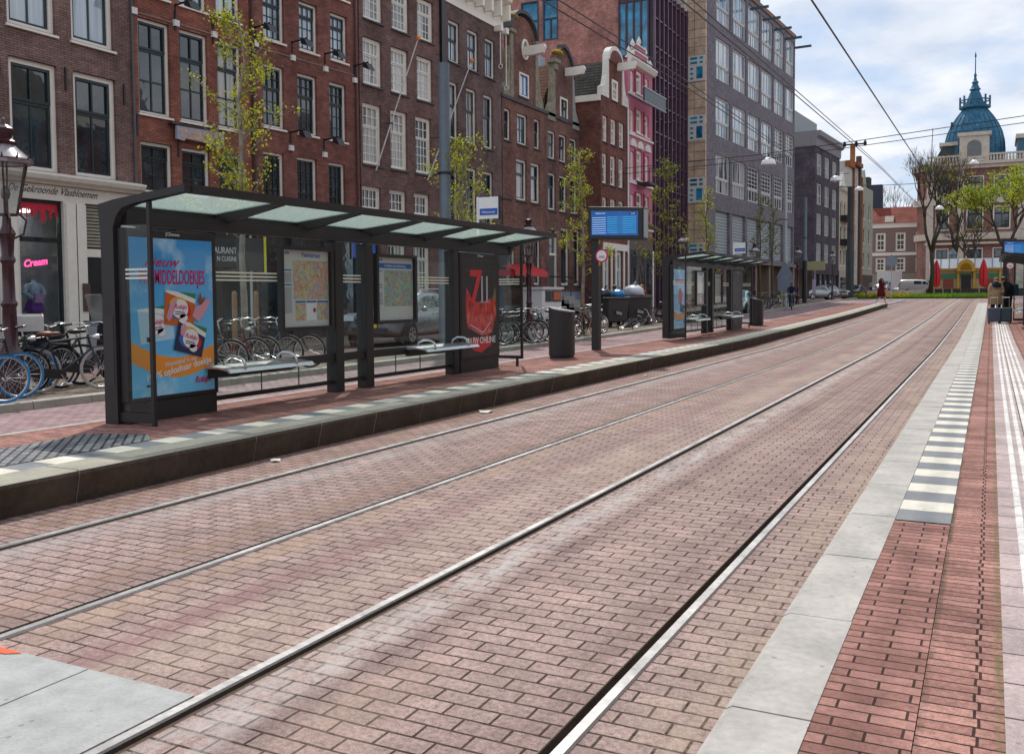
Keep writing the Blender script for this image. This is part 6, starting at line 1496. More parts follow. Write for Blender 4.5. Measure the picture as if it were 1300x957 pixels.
def star(t): MB().prism([(.0 + (.55 if k % 2 else .42) * math.cos(2 * PI * k / 12), 3.3 + (.55 if k % 2 else .42) * math.sin(2 * PI * k / 12)) for k in range(12)], 'y', -.05, -.03).build('sign_back', MATS['sign_back_grey_blue'], t)
sign_pole('round_road_sign', 'blue-grey back of a round road sign on a thin pole by the flower bed', -7.45, 85, 3.9, star)
def yellow(t): MB().box(-.9, -.05, 2.7, .9, -.03, 3.5).build('sign_plate', mat('faded_yellow_sign', (.34, .32, .17), .5), t); MB().box(-.2, -.06, .6, .1, -.03, 1.9).build('poster_strip', mat('lilac_print', (.4, .38, .5), .5), t)
sign_pole('route_sign', 'faded yellow route sign in front of the dark corner block', -14.1, 88, 3.6, yellow)
def lean(t): f = MB().box(-.02, -.45, 2.1, .03, .45, 2.85).build('sign_board', mat('dark_menu_board', (.03, .035, .04), .5), t); MB().box(.031, .40, 2.05, .05, .47, 2.9).build('yellow_edge', mat('yellow_edge', (.65, .6, .05), .5), f)
o = sign_pole('menu_sign', 'dark hanging board with a yellow edge in front of the restaurant house', -15.2, 16.75, 2.9, lean)
# litter bins of the street: wheeled containers with rubbish
def container(label, x, y, rz):
    t = thing('wheeled_container', label, 'waste container', (x, y, hz(y) + .124), rz, 'dark wheeled waste containers')
    cm = mat('container_plastic', (.03, .033, .036), .5, var=.2)
    v = [(-.6, -.45, .22), (.6, -.45, .22), (.6, .45, .22), (-.6, .45, .22), (-.68, -.53, 1.2), (.68, -.53, 1.2), (.68, .53, 1.2), (-.68, .53, 1.2)]
    b = MB().add(v, [(0, 3, 2, 1), (0, 1, 5, 4), (1, 2, 6, 5), (2, 3, 7, 6), (3, 0, 4, 7), (4, 5, 6, 7)]).box(-.72, -.57, 1.17, .72, .57, 1.25).build('body', cm, t); bevel(b, .03)
    MB().prism([(-.2, .55), (.14, .5), (.16, .6), (-.18, .68)], 'y', -.56, -.535).build('emblem', M['stone'], t)
    for sx in (-.48, .48):
        for sy in (-.36, .36): MB().lathe([(.1, -.03), (.1, .03)], 12, (sx, sy, .10), axis='y').box(sx - .03, sy - .05, .1, sx + .03, sy + .05, .24).build('wheel', M['rubber'], t)
    return t
container('dark wheeled waste container just right of the departure board pole', -14.4, 37.6, R(70)); container('dark wheeled waste container piled with bags, second from the board pole', -14.1, 39.6, R(62))
def bag(label, x, y, z, r, m, seed):
    q = random.Random(seed); mb = MB().ball((0, 0, 0), r, r * .9, r * .62, 12, 8); mb.v = [(a * (1 + q.uniform(-.14, .14)), b * (1 + q.uniform(-.14, .14)), c * (1 + q.uniform(-.16, .16))) for a, b, c in mb.v]
    o = mb.build('rubbish_bag', m, None, (x, y, z), smooth=True); tag(o, label, 'rubbish bag', 'rubbish bags on the containers'); MB().path([(0, 0, r * .5), (.03, 0, r * .75), (.08, .02, r * .95)], [.05, .03, .05], 6).build('knot', m, o)
zt = hz(38) + .124 + 1.25
bag('big translucent white rubbish bag heaped on the second container', -14.05, 39.7, zt + .22, .48, mat('white_bag', (.55, .57, .62), .3, var=.25, scale=9), 1)
bag('bright blue rubbish bag on the container nearest the board pole', -14.2, 38.1, zt + .12, .32, mat('blue_bag', (.02, .22, .50), .3, var=.3, scale=9), 2)
bag('black rubbish bag lying behind the blue bag on the first container', -14.5, 37.3, zt + .14, .36, mat('black_bag', (.02, .03, .05), .25, var=.3), 3)
t = thing('street_bin', 'narrow grey street bin with a slanted pale top beside the containers', 'litter bin', (-14.0, 41.0, hz(41) + .124), R(15))
MB().prism([(-.28, 0), (.28, 0), (.28, 1.0), (-.28, 1.25)], 'x', -.3, .3).build('body', mat('bin_mauve_grey', (.13, .12, .14), .4), t); MB().prism([(-.30, 1.27), (.30, 1.02), (.30, 1.05), (-.30, 1.30)], 'x', -.33, .33).build('lid', M['stone'], t)

# ------------------------------------------------------------------ bicycles
def make_bike(label, loc, rz, col, tyre=None, ftyre=None, saddle=None, step=False, crate=None, lean=.06, group=None, rim=None, headlamp=False):
    t = thing('bicycle', label, 'bicycle', loc, rz, group or 'bicycles parked on the pavement'); t.rotation_euler = (lean, 0, rz)
    blk_ = M['black']; tyre = tyre or M['rubber']; ftyre = ftyre or tyre; rim = rim or M['steel']
    RH, FH, BB, ST, HT, HB = (-.50, 0, .35), (.62, 0, .35), (-.03, 0, .29), (-.20, 0, .84), (.40, 0, .90), (.455, 0, .66)
    f = MB(); f.tube(BB, ST, .017).tube(HT, HB, .019).tube(BB, HB, .018)
    if step: f.path([(.44, 0, .72), (.15, 0, .48), (-.08, 0, .44)], .016, 6)
    else: f.tube((-.185, 0, .80), (.405, 0, .86), .016)
    for s in (-.055, .055): f.tube((BB[0], s * .6, BB[2]), (RH[0], s, RH[2]), .011, n=6).tube((ST[0], s * .3, .80), (RH[0], s, RH[2]), .010, n=6).path([(HB[0], s * .6, .68), (.50, s, .55), (FH[0], s, FH[2])], .012, 6)
    f.build('frame', col, t, smooth='angle')
    for h, ty in ((RH, tyre), (FH, ftyre)):
        sp = MB()
        for k in range(20):
            a = 2 * PI * k / 20; sp.tube((h[0] + .02 * math.cos(a + 1), (.02 if k % 2 else -.02), h[2] + .02 * math.sin(a + 1)), (h[0] + .305 * math.cos(a), 0, h[2] + .305 * math.sin(a)), .0022, n=3, caps=False)
        sp.tube((h[0], -.06, h[2]), (h[0], .06, h[2]), .025)
        wl = sp.build('wheel', M['steel'], t)
        MB().torus(h, .328, .021, 'y', 36, 8, rz=.021).build('tyre', ty, wl, smooth=True); MB().torus(h, .306, .010, 'y', 36, 6, rz=.014).build('rim', rim, wl, smooth=True)
    for h, a0, a1 in ((RH, .1, 3.0), (FH, .7, 2.9)):
        n = 12; g = MB()
        for k in range(n):
            a, b = a0 + (a1 - a0) * k / n, a0 + (a1 - a0) * (k + 1) / n
            g.add([(h[0] + .365 * math.cos(q), y, h[2] + .365 * math.sin(q)) for q in (a, b) for y in (-.028, .028)], [(0, 1, 3, 2)])
        g.build('mudguard', blk_, t)
    MB().ball((-.235, 0, .93), .14, .085, .045, 12, 6).ball((-.10, 0, .93), .10, .035, .03, 10, 6).build('saddle', saddle or blk_, t, smooth=True)
    MB().tube(ST, (-.225, 0, .91), .013).tube(HT, (.375, 0, 1.02), .013).build('seat_post', M['steel'], t)
    MB().path([(.16, .30, 1.03), (.26, .29, 1.05), (.37, .20, 1.07), (.385, 0, 1.03), (.37, -.20, 1.07), (.26, -.29, 1.05), (.16, -.30, 1.03)], .012, 6).build('handlebar', M['steel'], t, smooth=True)
    MB().tube((.14, .305, 1.03), (.26, .292, 1.05), .018).tube((.14, -.305, 1.03), (.26, -.292, 1.05), .018).build('grip', blk_, t)
    MB().box(-.80, -.07, .715, -.28, -.055, .73).box(-.80, .055, .715, -.28, .07, .73).box(-.80, -.055, .715, -.785, .055, .73).box(-.55, -.055, .715, -.535, .055, .73).tube((-.62, .06, .72), (-.52, .06, .36), .007, n=5).tube((-.62, -.06, .72), (-.52, -.06, .36), .007, n=5).build('rear_rack', blk_, t)
    MB().prism([(-.56, .30), (-.50, .42), (0.02, .36), (.06, .28), (0, .21), (-.5, .27)], 'y', -.065, -.045).build('chain_guard', blk_, t)
    MB().tube((-.03, -.07, .29), (.06, -.08, .14), .010).tube((-.03, .07, .29), (-.12, .08, .44), .010).box(.02, -.17, .125, .11, -.09, .15).box(-.17, .09, .43, -.08, .17, .455).build('crank', M['steel'], t)
    if headlamp: MB().lathe([(.02, -.05), (.045, 0), (.05, .05), (0, .06)], 10, (.52, 0, .86), axis='x').build('headlamp', M['steel'], t)
    if crate:
        c = MB(); a, b, z0, z1 = .40, .80, .98, 1.22
        c.box(a, -.22, z0, b, .22, z0 + .02).box(a, -.22, z0 + .02, a + .015, .22, z1).box(b - .015, -.22, z0 + .02, b, .22, z1).box(a + .015, -.22, z0 + .02, b - .015, -.205, z1).box(a + .015, .205, z0 + .02, b - .015, .22, z1)
        c.build('crate', crate, t); MB().tube((.45, .1, .98), (.60, .06, .37), .008, n=5).tube((.45, -.1, .98), (.60, -.06, .37), .008, n=5).build('front_rack', blk_, t)
    return t
BL = mat('bike_black', (.012, .012, .014), .3, var=.3); TB = mat('blue_tyre', (.015, .20, .48), .5, var=.15); TW = mat('cream_tyre', (.42, .40, .36), .6, var=.2)
BRN = mat('brown_leather', (.14, .04, .02), .45); bz = .12
make_bike('bicycle with a bright blue front tyre, nearest the kerb at the left edge', (-12.95, 8.55, bz), R(77), BL, ftyre=TB, lean=.05)
make_bike('bicycle cut off by the left edge, showing only part of a blue tyre', (-12.62, 8.05, bz), R(72), BL, ftyre=TB, tyre=TB)
make_bike('bicycle with a cream front tyre right behind the blue-tyred one', (-13.35, 9.2, bz), R(80), mat('bike_dark_green', (.015, .04, .028), .35), ftyre=TW, tyre=TW, lean=-.05, headlamp=True)
make_bike('black bicycle with a brown leather saddle and chrome headlamp left of the first shelter post', (-13.15, 10.12, bz), R(70), mat('bike_navy', (.015, .03, .05), .3), tyre=M['rubber'], ftyre=TW, saddle=BRN, headlamp=True)
make_bike('bicycle carrying a white crate in front of the shop display', (-14.05, 9.5, bz), R(55), BL, crate=mat('white_crate', (.62, .62, .60), .5), tyre=TB)
bp = make_bike('black bicycle with high handlebars leaning in the row before the shop window', (-13.75, 9.95, bz), R(95), BL)
again(bp, 'black bicycle standing behind the one with the brown saddle', (-14.2, 10.55, bz), R(62)); again(bp, 'black bicycle half hidden behind the left post of the first shelter', (-13.6, 11.0, bz), R(85))
b2 = make_bike('step-through bicycle nearest the first advert case, seen through the shelter glass', (-13.1, 13.05, bz), R(18), mat('bike_grey', (.10, .11, .12), .35), step=True)
pr_ = make_bike('dark red bicycle seen through the shelter glass below the restaurant sign', (-13.25, 13.75, bz), R(28), mat('bike_red', (.16, .012, .015), .35), step=True, headlamp=True)
again(bp, 'black bicycle behind the shelter glass between the two stakes', (-13.35, 14.3, bz), R(10)); again(bp, 'black bicycle behind the shelter glass just left of the first map case', (-13.2, 15.35, bz), R(25)); again(b2, 'grey bicycle behind the shelter glass, second from the map case', (-13.3, 14.85, bz), R(16))
RG = 'bicycles in the racks behind the first litter bin'; RL = 'dark bicycle in the crowded racks between the first shelter and the litter bin'
q = random.Random(4)
for k in range(9): again((bp, b2, bp)[k % 3], RL, (-13.3 + q.uniform(-.25, .25), 23.9 + k * .66, bz), R(q.uniform(2, 30)), RG)
make_bike('white framed bicycle in the racks beside the litter bin', (-12.95, 26.9, bz), R(20), mat('bike_white', (.6, .6, .58), .35), step=True); again(pr_, 'red bicycle in the racks under the lantern behind the bin', (-13.0, 26.1, bz), R(15))
again(pr_, 'red-brown bicycle between the litter bin and the board pole', (-13.0, 32.1, hz(32) + bz), R(70))
make_bike('bicycle with orange wheels left of the departure board pole', (-12.9, 31.2, hz(31) + bz), R(80), BL, ftyre=mat('orange_tyre', (.45, .17, .03), .5), tyre=MATS['orange_tyre'])
again(bp, 'black bicycle leaning by the young tree left of the departure board', (-13.5, 33.0, hz(33) + bz), R(60))
again(b2, 'fallen grey bicycle at the foot of the waste containers', (-13.05, 35.8, hz(36) + bz), R(100)).rotation_euler = (1.0, 0, R(80))
for k, l in enumerate(('black bicycle beside the grey street bin', 'black bicycle in front of the bushy young tree', 'black bicycle right behind the left post of the farther shelter')): again(bp, l, (-13.3 + .1 * k, 42.0 + k * .7, hz(42) + bz), R(20 + 15 * k))
again(b2, 'grey bicycle seen through the farther shelter left of its map case', (-13.2, 46.5, hz(46) + bz), R(30)); again(bp, 'black bicycle seen through the farther shelter beside the grey one', (-13.3, 47.4, hz(47) + bz), R(12))
make_bike('bright green bicycle beside the cyclist', (-12.9, 66.2, hz(66) + bz), R(60), mat('bike_green', (.12, .50, .05), .4))
for k, l in enumerate(('black bicycle right of the second litter bin', 'black bicycle under the triangular sign, left one', 'black bicycle under the triangular sign, next to the green one')): again(bp, l, (-13.2, 60.2 + k * 2.6, hz(60 + k * 2) + bz), R(40 + 25 * k))
again(pr_, 'red bicycle lying low between the second litter bin and the mossy tree', (-12.9, 61.6, hz(61) + bz), R(80)).rotation_euler = (.9, 0, R(70))
# moped behind the post
t = thing('moped', 'dark moped with a clear windscreen behind the left post of the first shelter', 'moped', (-14.25, 11.3, bz), R(80))
for x, nme in ((-.6, 'rear'), (.62, 'front')):
    wl = MB().torus((x, 0, .26), .19, .065, 'y', 24, 8).build('wheel', M['rubber'], t, smooth=True); MB().lathe([(.15, -.04), (.15, .04)], 14, (x, 0, .26), axis='y').build('rim', M['steel'], wl)
sc_b = mat('moped_blue_black', (.012, .02, .035), .2, var=.2, coat=.5)
MB().prism([(-.95, .62), (-.75, .40), (-.3, .32), (.2, .30), (.32, .36), (.42, .62), (.38, .95), (.48, 1.08), (.40, 1.12), (.28, .98), (.25, .5), (.1, .40), (-.15, .42), (-.22, .70), (-.8, .74)], 'y', -.17, .17).build('body', sc_b, t)
MB().prism([(-.85, .745), (-.2, .71), (-.18, .78), (-.5, .83), (-.85, .80)], 'y', -.15, .15).build('seat', M['black'], t); MB().box(.5, -.1, .35, .8, .1, .47).build('mudguard', sc_b, t)
MB().prism([(.42, 1.05), (.47, 1.06), (.33, 1.55), (.29, 1.54)], 'y', -.24, .24).build('windscreen', M['lampglass'], t); MB().tube((.34, -.36, 1.06), (.34, .36, 1.06), .02).tube((.60, 0, .27), (.40, 0, 1.0), .03).build('handlebar', M['iron'], t)

# ------------------------------------------------------------------ vehicles
def make_car(label, loc, rz, paint, st, wheels, wr, cat='car', name='parked_car', side=((1.42, 2.62), (2.70, 3.55), (3.62, 4.05)), ws=(2, 3), rw=(5, 6), plate=True, roofrails=False):
    """st: stations along the length from the nose (x, z low, z belt, z top, half width, half roof width); +x is rearward in the list, the car faces local -x"""
    t = thing(name, label, cat, loc, rz)
    n = len(st); rings = []
    for x, zl, zb, zt, w_, wt in st:
        h = [(0, zl), (w_ * .86, zl), (w_ * .98, zl + .10), (w_, zl + (zb - zl) * .55), (w_ * .97, zb - .02), (w_ * .95, zb), (wt + (.0), zt - (zt - zb) * .10), (wt * .82, zt), (0, zt)]
        rings.append([(x, y, z) for y, z in h] + [(x, -y, z) for y, z in h[-2:0:-1]])
    k = len(rings[0]); b = MB(); b.v = [p for r in rings for p in r]
    for i in range(n - 1):
        for j in range(k): b.f.append((i * k + j, i * k + (j + 1) % k, (i + 1) * k + (j + 1) % k, (i + 1) * k + j)); b.m.append(0)
    b.f.append(tuple(range(k - 1, -1, -1))); b.m.append(0); b.f.append(tuple((n - 1) * k + j for j in range(k))); b.m.append(0)
    o = b.build('body', paint, t, smooth=True); s = o.modifiers.new('subsurf', 'SUBSURF'); s.levels = 1; s.render_levels = 1
    for e in o.data.edges: pass
    def at(x):
        for i in range(n - 1):
            if st[i][0] <= x <= st[i + 1][0]:
                f = (x - st[i][0]) / (st[i + 1][0] - st[i][0]); return [st[i][q_] + (st[i + 1][q_] - st[i][q_]) * f for q_ in range(6)]
        return st[-1]
    for (a, c) in side:
        for sg in (-1, 1):
            mb = MB(); m_ = 5; lo = []; hi = []
            for q_ in range(m_ + 1):
                x = a + (c - a) * q_ / m_; _, zl, zb, zt, w_, wt = at(x); f0, f1 = .10, .80
                if zt - zb < .18: f1 = .4
                yb, yt = w_ * .95, wt; lo.append((x, sg * (yb + (yt - yb) * f0 + .012), zb + (zt - (zt - zb) * .1 - zb) * f0)); hi.append((x, sg * (yb + (yt - yb) * f1 + .012), zb + (zt - (zt - zb) * .1 - zb) * f1))
            for q_ in range(m_): mb.quad(*( (lo[q_], lo[q_ + 1], hi[q_ + 1], hi[q_]) if sg > 0 else (lo[q_ + 1], lo[q_], hi[q_], hi[q_ + 1])))
            mb.build('side_window', M['carglass'], t)
    for nm, (i, j) in (('windscreen', ws), ('rear_window', rw)):
        if i is None: continue
        A_, B_2 = st[i], st[j]; up = B_2 if B_2[3] > A_[3] else A_; dn = A_ if up is B_2 else B_2; f0, f1 = .12, .88
        def pt(f): return (dn[0] + (up[0] - dn[0]) * f, dn[5] + (up[5] - dn[5]) * f, dn[3] + (up[3] - dn[3]) * f)
        p0, p1 = pt(f0), pt(f1); off = -.03 if nm == 'windscreen' else .03
        MB().quad((p0[0] + off, -p0[1] * .92, p0[2] + .02), (p0[0] + off, p0[1] * .92, p0[2] + .02), (p1[0] + off, p1[1] * .9, p1[2] + .02), (p1[0] + off, -p1[1] * .9, p1[2] + .02)).build(nm, M['carglass'], t)
    W = max(q_[4] for q_ in st)
    for x in wheels:
        for sg in (-1, 1):
            MB().lathe([(wr + .07, -.02), (wr + .07, .02)], 22, (x, sg * (W - .005), wr + .0), axis='y').build('wheel_arch', M['black'], t)
            wl = MB().lathe([(wr * .62, -.11), (wr * .96, -.11), (wr, -.08), (wr, .08), (wr * .96, .11), (wr * .62, .11)], 24, (x, sg * (W - .06), wr), axis='y').build('wheel', M['rubber'], t, smooth='angle')
            rm = MB().lathe([(wr * .62, -.006), (wr * .60, .006)], 20, (x, sg * (W + .045), wr), axis='y')
            rm = rm.build('rim', M['steel'], wl)
            mb = MB()
            for q_ in range(5):
                a_ = 2 * PI * q_ / 5 + .6; mb.prism([(x + wr * (.16 if z else .55) * math.cos(a_ + d), wr + wr * (.16 if z else .55) * math.sin(a_ + d)) for z, d in ((1, .35), (0, .16), (0, .92), (1, .9))], 'y', sg * (W + .052) - .002, sg * (W + .052) + .002)
            mb.build('spoke_gap', M['black'], wl)
    x0, zl, zb, zt, w_, wt = st[0]; xf = st[0][0]; w1 = st[1][4]
    MB().box(xf - .012, -w_ * .62, zl + .24, xf + .05, w_ * .62, zl + .40).build('grille', M['black'], t); MB().box(xf - .01, -w_ * .8, zl + .02, xf + .05, w_ * .8, zl + .14).build('lower_grille', M['black'], t)
    for sg in (-1, 1):
        MB().prism([(xf + .0, .0), (xf + .34, .10), (xf + .36, .22), (xf + .02, .16)], 'y', min(sg * w_ * .70, sg * (w1 + .01)), max(sg * w_ * .70, sg * (w1 + .01))).build('headlight', mat('headlight_lens', (.42, .46, .48), .1, .2, var=.3, scale=12), t, loc=(-.02, 0, zl + .34))
        xe = st[-1]; MB().box(xe[0] - .12, sg * xe[4] * .92 - .10, xe[2] - .05, xe[0] + .012, sg * xe[4] * .92 + .06, xe[2] + .2).build('tail_light', mat('tail_light', (.35, .01, .015), .2), t)
        MB().ball((side[0][0] + .08, sg * (W + .10), at(side[0][0])[2] + .06), .08, .11, .075, 8, 6).build('mirror', paint, t, smooth=True)
        for (a, c) in side[:2]: MB().box((a + c) / 2 + .3, sg * (W - .01) - .015, at(a)[2] - .13, (a + c) / 2 + .48, sg * (W - .01) + .015, at(a)[2] - .10).build('door_handle', M['steel'], t)
        if roofrails: MB().path([(2.0, sg * .60, at(2.0)[3] - .02), (2.2, sg * .6, at(2.2)[3] + .05), (3.4, sg * .6, at(3.4)[3] + .05), (3.7, sg * .6, at(3.7)[3] - .03)], .018, 6).build('roof_rail', M['steel'], t)
    if plate:
        p = MB().box(xf - .03, -.26, zl + .14, xf - .012, .26, zl + .25).build('number_plate', mat('dutch_plate_yellow', (.72, .45, .02), .4, var=.03), t); MB().box(xf - .032, .20, zl + .14, xf - .0305, .26, zl + .25).build('plate_band', M['blue'], p)
    return t
SUV = [(0, .42, .80, .84, .72, .58), (.12, .30, .88, .95, .86, .72), (.85, .24, .98, 1.06, .92, .80), (1.22, .24, 1.02, 1.10, .93, .80), (1.98, .24, 1.05, 1.60, .93, .66), (2.8, .24, 1.07, 1.67, .93, .66), (3.65, .24, 1.10, 1.62, .93, .64), (4.25, .26, 1.10, 1.34, .91, .66), (4.42, .32, .98, 1.06, .88, .70), (4.50, .42, .78, .84, .78, .60)]
HAT = [(0, .36, .62, .66, .70, .56), (.12, .24, .70, .76, .82, .68), (.8, .19, .82, .88, .87, .74), (1.12, .19, .86, .93, .88, .74), (1.85, .19, .90, 1.40, .88, .60), (2.5, .19, .92, 1.46, .88, .60), (3.2, .19, .95, 1.40, .88, .58), (3.75, .21, .96, 1.16, .86, .60), (3.95, .28, .86, .94, .82, .64), (4.02, .38, .66, .72, .74, .56)]
carp = lambda n, c: mat(n, c, .25, .5, var=.06, coat=.8)
make_car('dark grey SUV with roof rails seen through the glass of the first shelter', (-15.95, 22.4, .124), R(96), carp('paint_dark_grey', (.19, .21, .24)), SUV, (.82, 3.62), .35, name='parked_suv', ws=(3, 4), rw=(6, 7), roofrails=True)
side_h = ((1.3, 2.35), (2.43, 3.2), (3.26, 3.6))
make_car('silver hatchback parked by the kerb in front of the dark brick corner block', (-12.9, 97.2, hz(98) + .01), R(140), carp('paint_silver', (.34, .36, .38)), HAT, (.72, 3.25), .31, side=side_h, ws=(3, 4), rw=(6, 7))
make_car('pale car parked behind the farther shelter, beside the second litter bin', (-13.35, 53.9, hz(56) + .03), R(92), carp('paint_pale_blue', (.42, .50, .54)), HAT, (.72, 3.25), .31, side=side_h, ws=(3, 4), rw=(6, 7))
make_car('small white car among the traffic right of the woman in red', (-11.6, 138, hz(138)), R(60), carp('paint_white', (.62, .63, .64)), HAT, (.72, 3.25), .31, side=side_h, ws=(3, 4), rw=(6, 7), name='car')
make_car('grey car with a green tint left of the white truck', (-15.4, 141, hz(141)), R(85), carp('paint_grey', (.16, .18, .18)), HAT, (.72, 3.25), .31, side=side_h, ws=(3, 4), rw=(6, 7), name='car')
make_car('dark small car half hidden behind the dark mast by the silver car', (-14.2, 112, hz(111)), R(80), carp('paint_black', (.03, .035, .04)), HAT, (.72, 3.25), .31, side=side_h, ws=(3, 4), rw=(6, 7))
VAN = [(0, .40, .85, .90, .80, .66), (.12, .28, .98, 1.06, .92, .78), (.75, .26, 1.15, 1.25, .95, .82), (.95, .26, 1.2, 1.32, .96, .84), (1.6, .26, 1.25, 1.92, .96, .80), (2.5, .26, 1.28, 1.98, .96, .80), (4.6, .26, 1.28, 1.96, .96, .80), (4.82, .30, 1.25, 1.85, .95, .78), (4.9, .4, 1.2, 1.75, .9, .74)]
make_car('white van parked left of the kiosk behind the big bare tree', (-5.9, 134.5, hz(134) + .1), R(172), carp('paint_van_white', (.60, .60, .60)), VAN, (.85, 3.8), .33, cat='van', name='white_van', side=((1.1, 1.95), (2.05, 3.0)), ws=(3, 4), rw=(None, None))
tk = make_car('white delivery truck at the end of the street, left of the flower bed', (-14.1, 144, hz(144) + .1), R(78), carp('paint_truck', (.58, .59, .6)), VAN, (.85, 3.8), .38, cat='truck', name='delivery_truck', side=((1.1, 1.95),), ws=(3, 4), rw=(None, None))
MB().box(1.9, -1.05, .7, 6.6, 1.05, 3.35).build('cargo_box', mat('truck_box_white', (.62, .62, .62), .5, var=.08, scale=2), tk)
# stall in front of the neck gable house
t = thing('stall_counter', 'white counter with an orange board below the red awning', 'counter', (-19.6, 41.9, .12))
MB().box(-.5, -1.0, 0, .5, 1.3, 1.75).box(-.6, -1.1, 1.75, .6, 1.4, 1.85).build('counter', M['whitepl'], t); f = MB().box(.502, .2, 1.15, .53, 1.2, 1.68).box(.502, -.6, 1.15, .53, .1, 1.68).build('board_frame', M['black'], t)
MB().box(.531, .28, 1.22, .545, 1.12, 1.62).build('orange_board', mat('orange_board', (.60, .13, .04), .5), f)

# ------------------------------------------------------------------ people
def person(label, loc, rz, J, cloth, hair=None, scale=1.0, longhair=False, group=None, beard=False):
    """J: joint positions (local: x right, y forward, z up). One continuous skinned body; faces are clothed by the nearest bone."""
    bones = [('pelvis', 'waist', 'top'), ('waist', 'chest', 'top'), ('chest', 'neck', 'top'), ('neck', 'head', 'skin'), ('head', 'crown', 'skin')]
    rad = dict(pelvis=.15, waist=.135, chest=.155, neck=.055, head=.095, crown=.075)
    for s in 'LR':
        bones += [('chest', 'sh' + s, 'top'), ('sh' + s, 'el' + s, 'top'), ('el' + s, 'wr' + s, 'top'), ('wr' + s, 'hd' + s, 'skin'), ('pelvis', 'hip' + s, 'leg'), ('hip' + s, 'kn' + s, 'leg'), ('kn' + s, 'an' + s, 'leg'), ('an' + s, 'to' + s, 'shoe')]
        rad.update({'sh' + s: .075, 'el' + s: .05, 'wr' + s: .034, 'hd' + s: .03, 'hip' + s: .105, 'kn' + s: .065, 'an' + s: .045, 'to' + s: .04})
    for k, v in cloth.get('rad', {}).items(): rad[k] = v
    names = list(J); idx = {n_: i for i, n_ in enumerate(names)}
    me = bpy.data.meshes.new('skeleton'); me.from_pydata([Vector(J[n_]) * scale for n_ in names], [(idx[a], idx[b]) for a, b, _ in bones], [])
    o = bpy.data.objects.new('skeleton', me); C.objects.link(o)
    o.modifiers.new('skin', 'SKIN'); s = o.modifiers.new('sub', 'SUBSURF'); s.levels = 1; s.render_levels = 1
    for i, n_ in enumerate(names):
        sv = me.skin_vertices[0].data[i]; r_ = rad[n_] * scale; sv.radius = (r_, r_ * (.8 if n_ in ('chest', 'pelvis', 'waist') else 1)); sv.use_root = n_ == 'pelvis'
    bpy.context.view_layer.update()
    bm_ = bpy.data.meshes.new_from_object(o.evaluated_get(bpy.context.evaluated_depsgraph_get())); bpy.data.objects.remove(o)
    ms = [cloth['top'], M['skin'], cloth['leg'], cloth.get('shoe', M['black'])]; mi = dict(top=0, skin=1, leg=2, shoe=3)
    mb = MB(); mb.v = [tuple(v.co) for v in bm_.vertices]; mb.f = [tuple(p.vertices) for p in bm_.polygons]
    for p in bm_.polygons:
        c = p.center; best = None
        for a, b, kd in bones:
            pa, pb = Vector(J[a]) * scale, Vector(J[b]) * scale; d = pb - pa; u = max(0, min(1, (c - pa).dot(d) / d.length_squared)); dist = (c - pa - d * u).length - rad[a] * .4 * scale
            if best is None or dist < best[0]: best = (dist, kd)
        mb.m.append(mi[best[1]])
    hd = Vector(J['head']) * scale; fw = Vector(J.get('face', (0, 1, 0))) if False else Vector(cloth.get('face', (0, 1, 0))).normalized(); sd_ = Vector((fw.y, -fw.x, 0)).normalized(); up = Vector((0, 0, 1))
    k = scale
    mb.ball(tuple(hd + fw * .098 * k - up * .005 * k), .017 * k, .02 * k, .026 * k, 6, 5, 1)           # nose
    for e in (-1, 1):
        mb.ball(tuple(hd + fw * .088 * k + sd_ * e * .034 * k + up * .028 * k), .011 * k, .011 * k, .008 * k, 6, 4, 3); mb.ball(tuple(hd + sd_ * e * .092 * k + up * .005 * k), .014 * k, .02 * k, .03 * k, 6, 5, 1)
    mb.ball(tuple(hd + fw * .086 * k - up * .05 * k), .024 * k, .012 * k, .006 * k, 6, 4, 3)
    for s in 'LR':                                                                                       # fingers and thumb
        w_, h = Vector(J['wr' + s]) * k, Vector(J['hd' + s]) * k; d = (h - w_).normalized(); a = d.orthogonal().normalized()
        for j, ln in enumerate((.060, .068, .064, .050)):
            p0 = h + a * (j - 1.5) * .016 * k; p1 = p0 + d * ln * .55 * k; p2 = p1 + (d * .8 + d.cross(a) * .6).normalized() * ln * .5 * k; mb.path([p0, p1, p2], [.009 * k, .008 * k, .006 * k], 5, 1)
        p0 = w_.lerp(h, .5) + a * .03 * k; mb.path([p0, p0 + (a * .7 + d * .7) * .035 * k, p0 + (a * .5 + d) * .055 * k], [.010 * k, .009 * k, .007 * k], 5, 1)
    t = mb.build('person', ms, None, loc, (0, 0, rz), smooth=True); tag(t, label, 'person', group)
    hb = MB(); hc = hd + up * .045 * k - fw * .022 * k
    hb.ball(tuple(hc), .108 * k, .108 * k, .10 * k, 12, 8)
    if longhair: hb.path([hc - fw * .06 * k, hc - fw * .10 * k - up * .12 * k, hc - fw * .11 * k - up * .26 * k], [.085 * k, .08 * k, .045 * k], 8)
    hb.build('hair', hair or M['hair'], t, smooth=True)
    return t
def pose(**k):
    J = dict(pelvis=(0, 0, .95), waist=(0, 0, 1.10), chest=(0, 0, 1.33), neck=(0, .01, 1.50), head=(0, .03, 1.62), crown=(0, .02, 1.70),
             shL=(-.19, 0, 1.42), elL=(-.24, -.02, 1.13), wrL=(-.24, .06, .90), hdL=(-.235, .08, .83), shR=(.19, 0, 1.42), elR=(.24, -.02, 1.13), wrR=(.24, .06, .90), hdR=(.235, .08, .83),
             hipL=(-.10, 0, .88), knL=(-.11, .02, .48), anL=(-.11, -.02, .08), toL=(-.12, .14, .03), hipR=(.10, 0, .88), knR=(.11, .02, .48), anR=(.11, -.02, .08), toR=(.12, .14, .03))
    J.update(k); return J
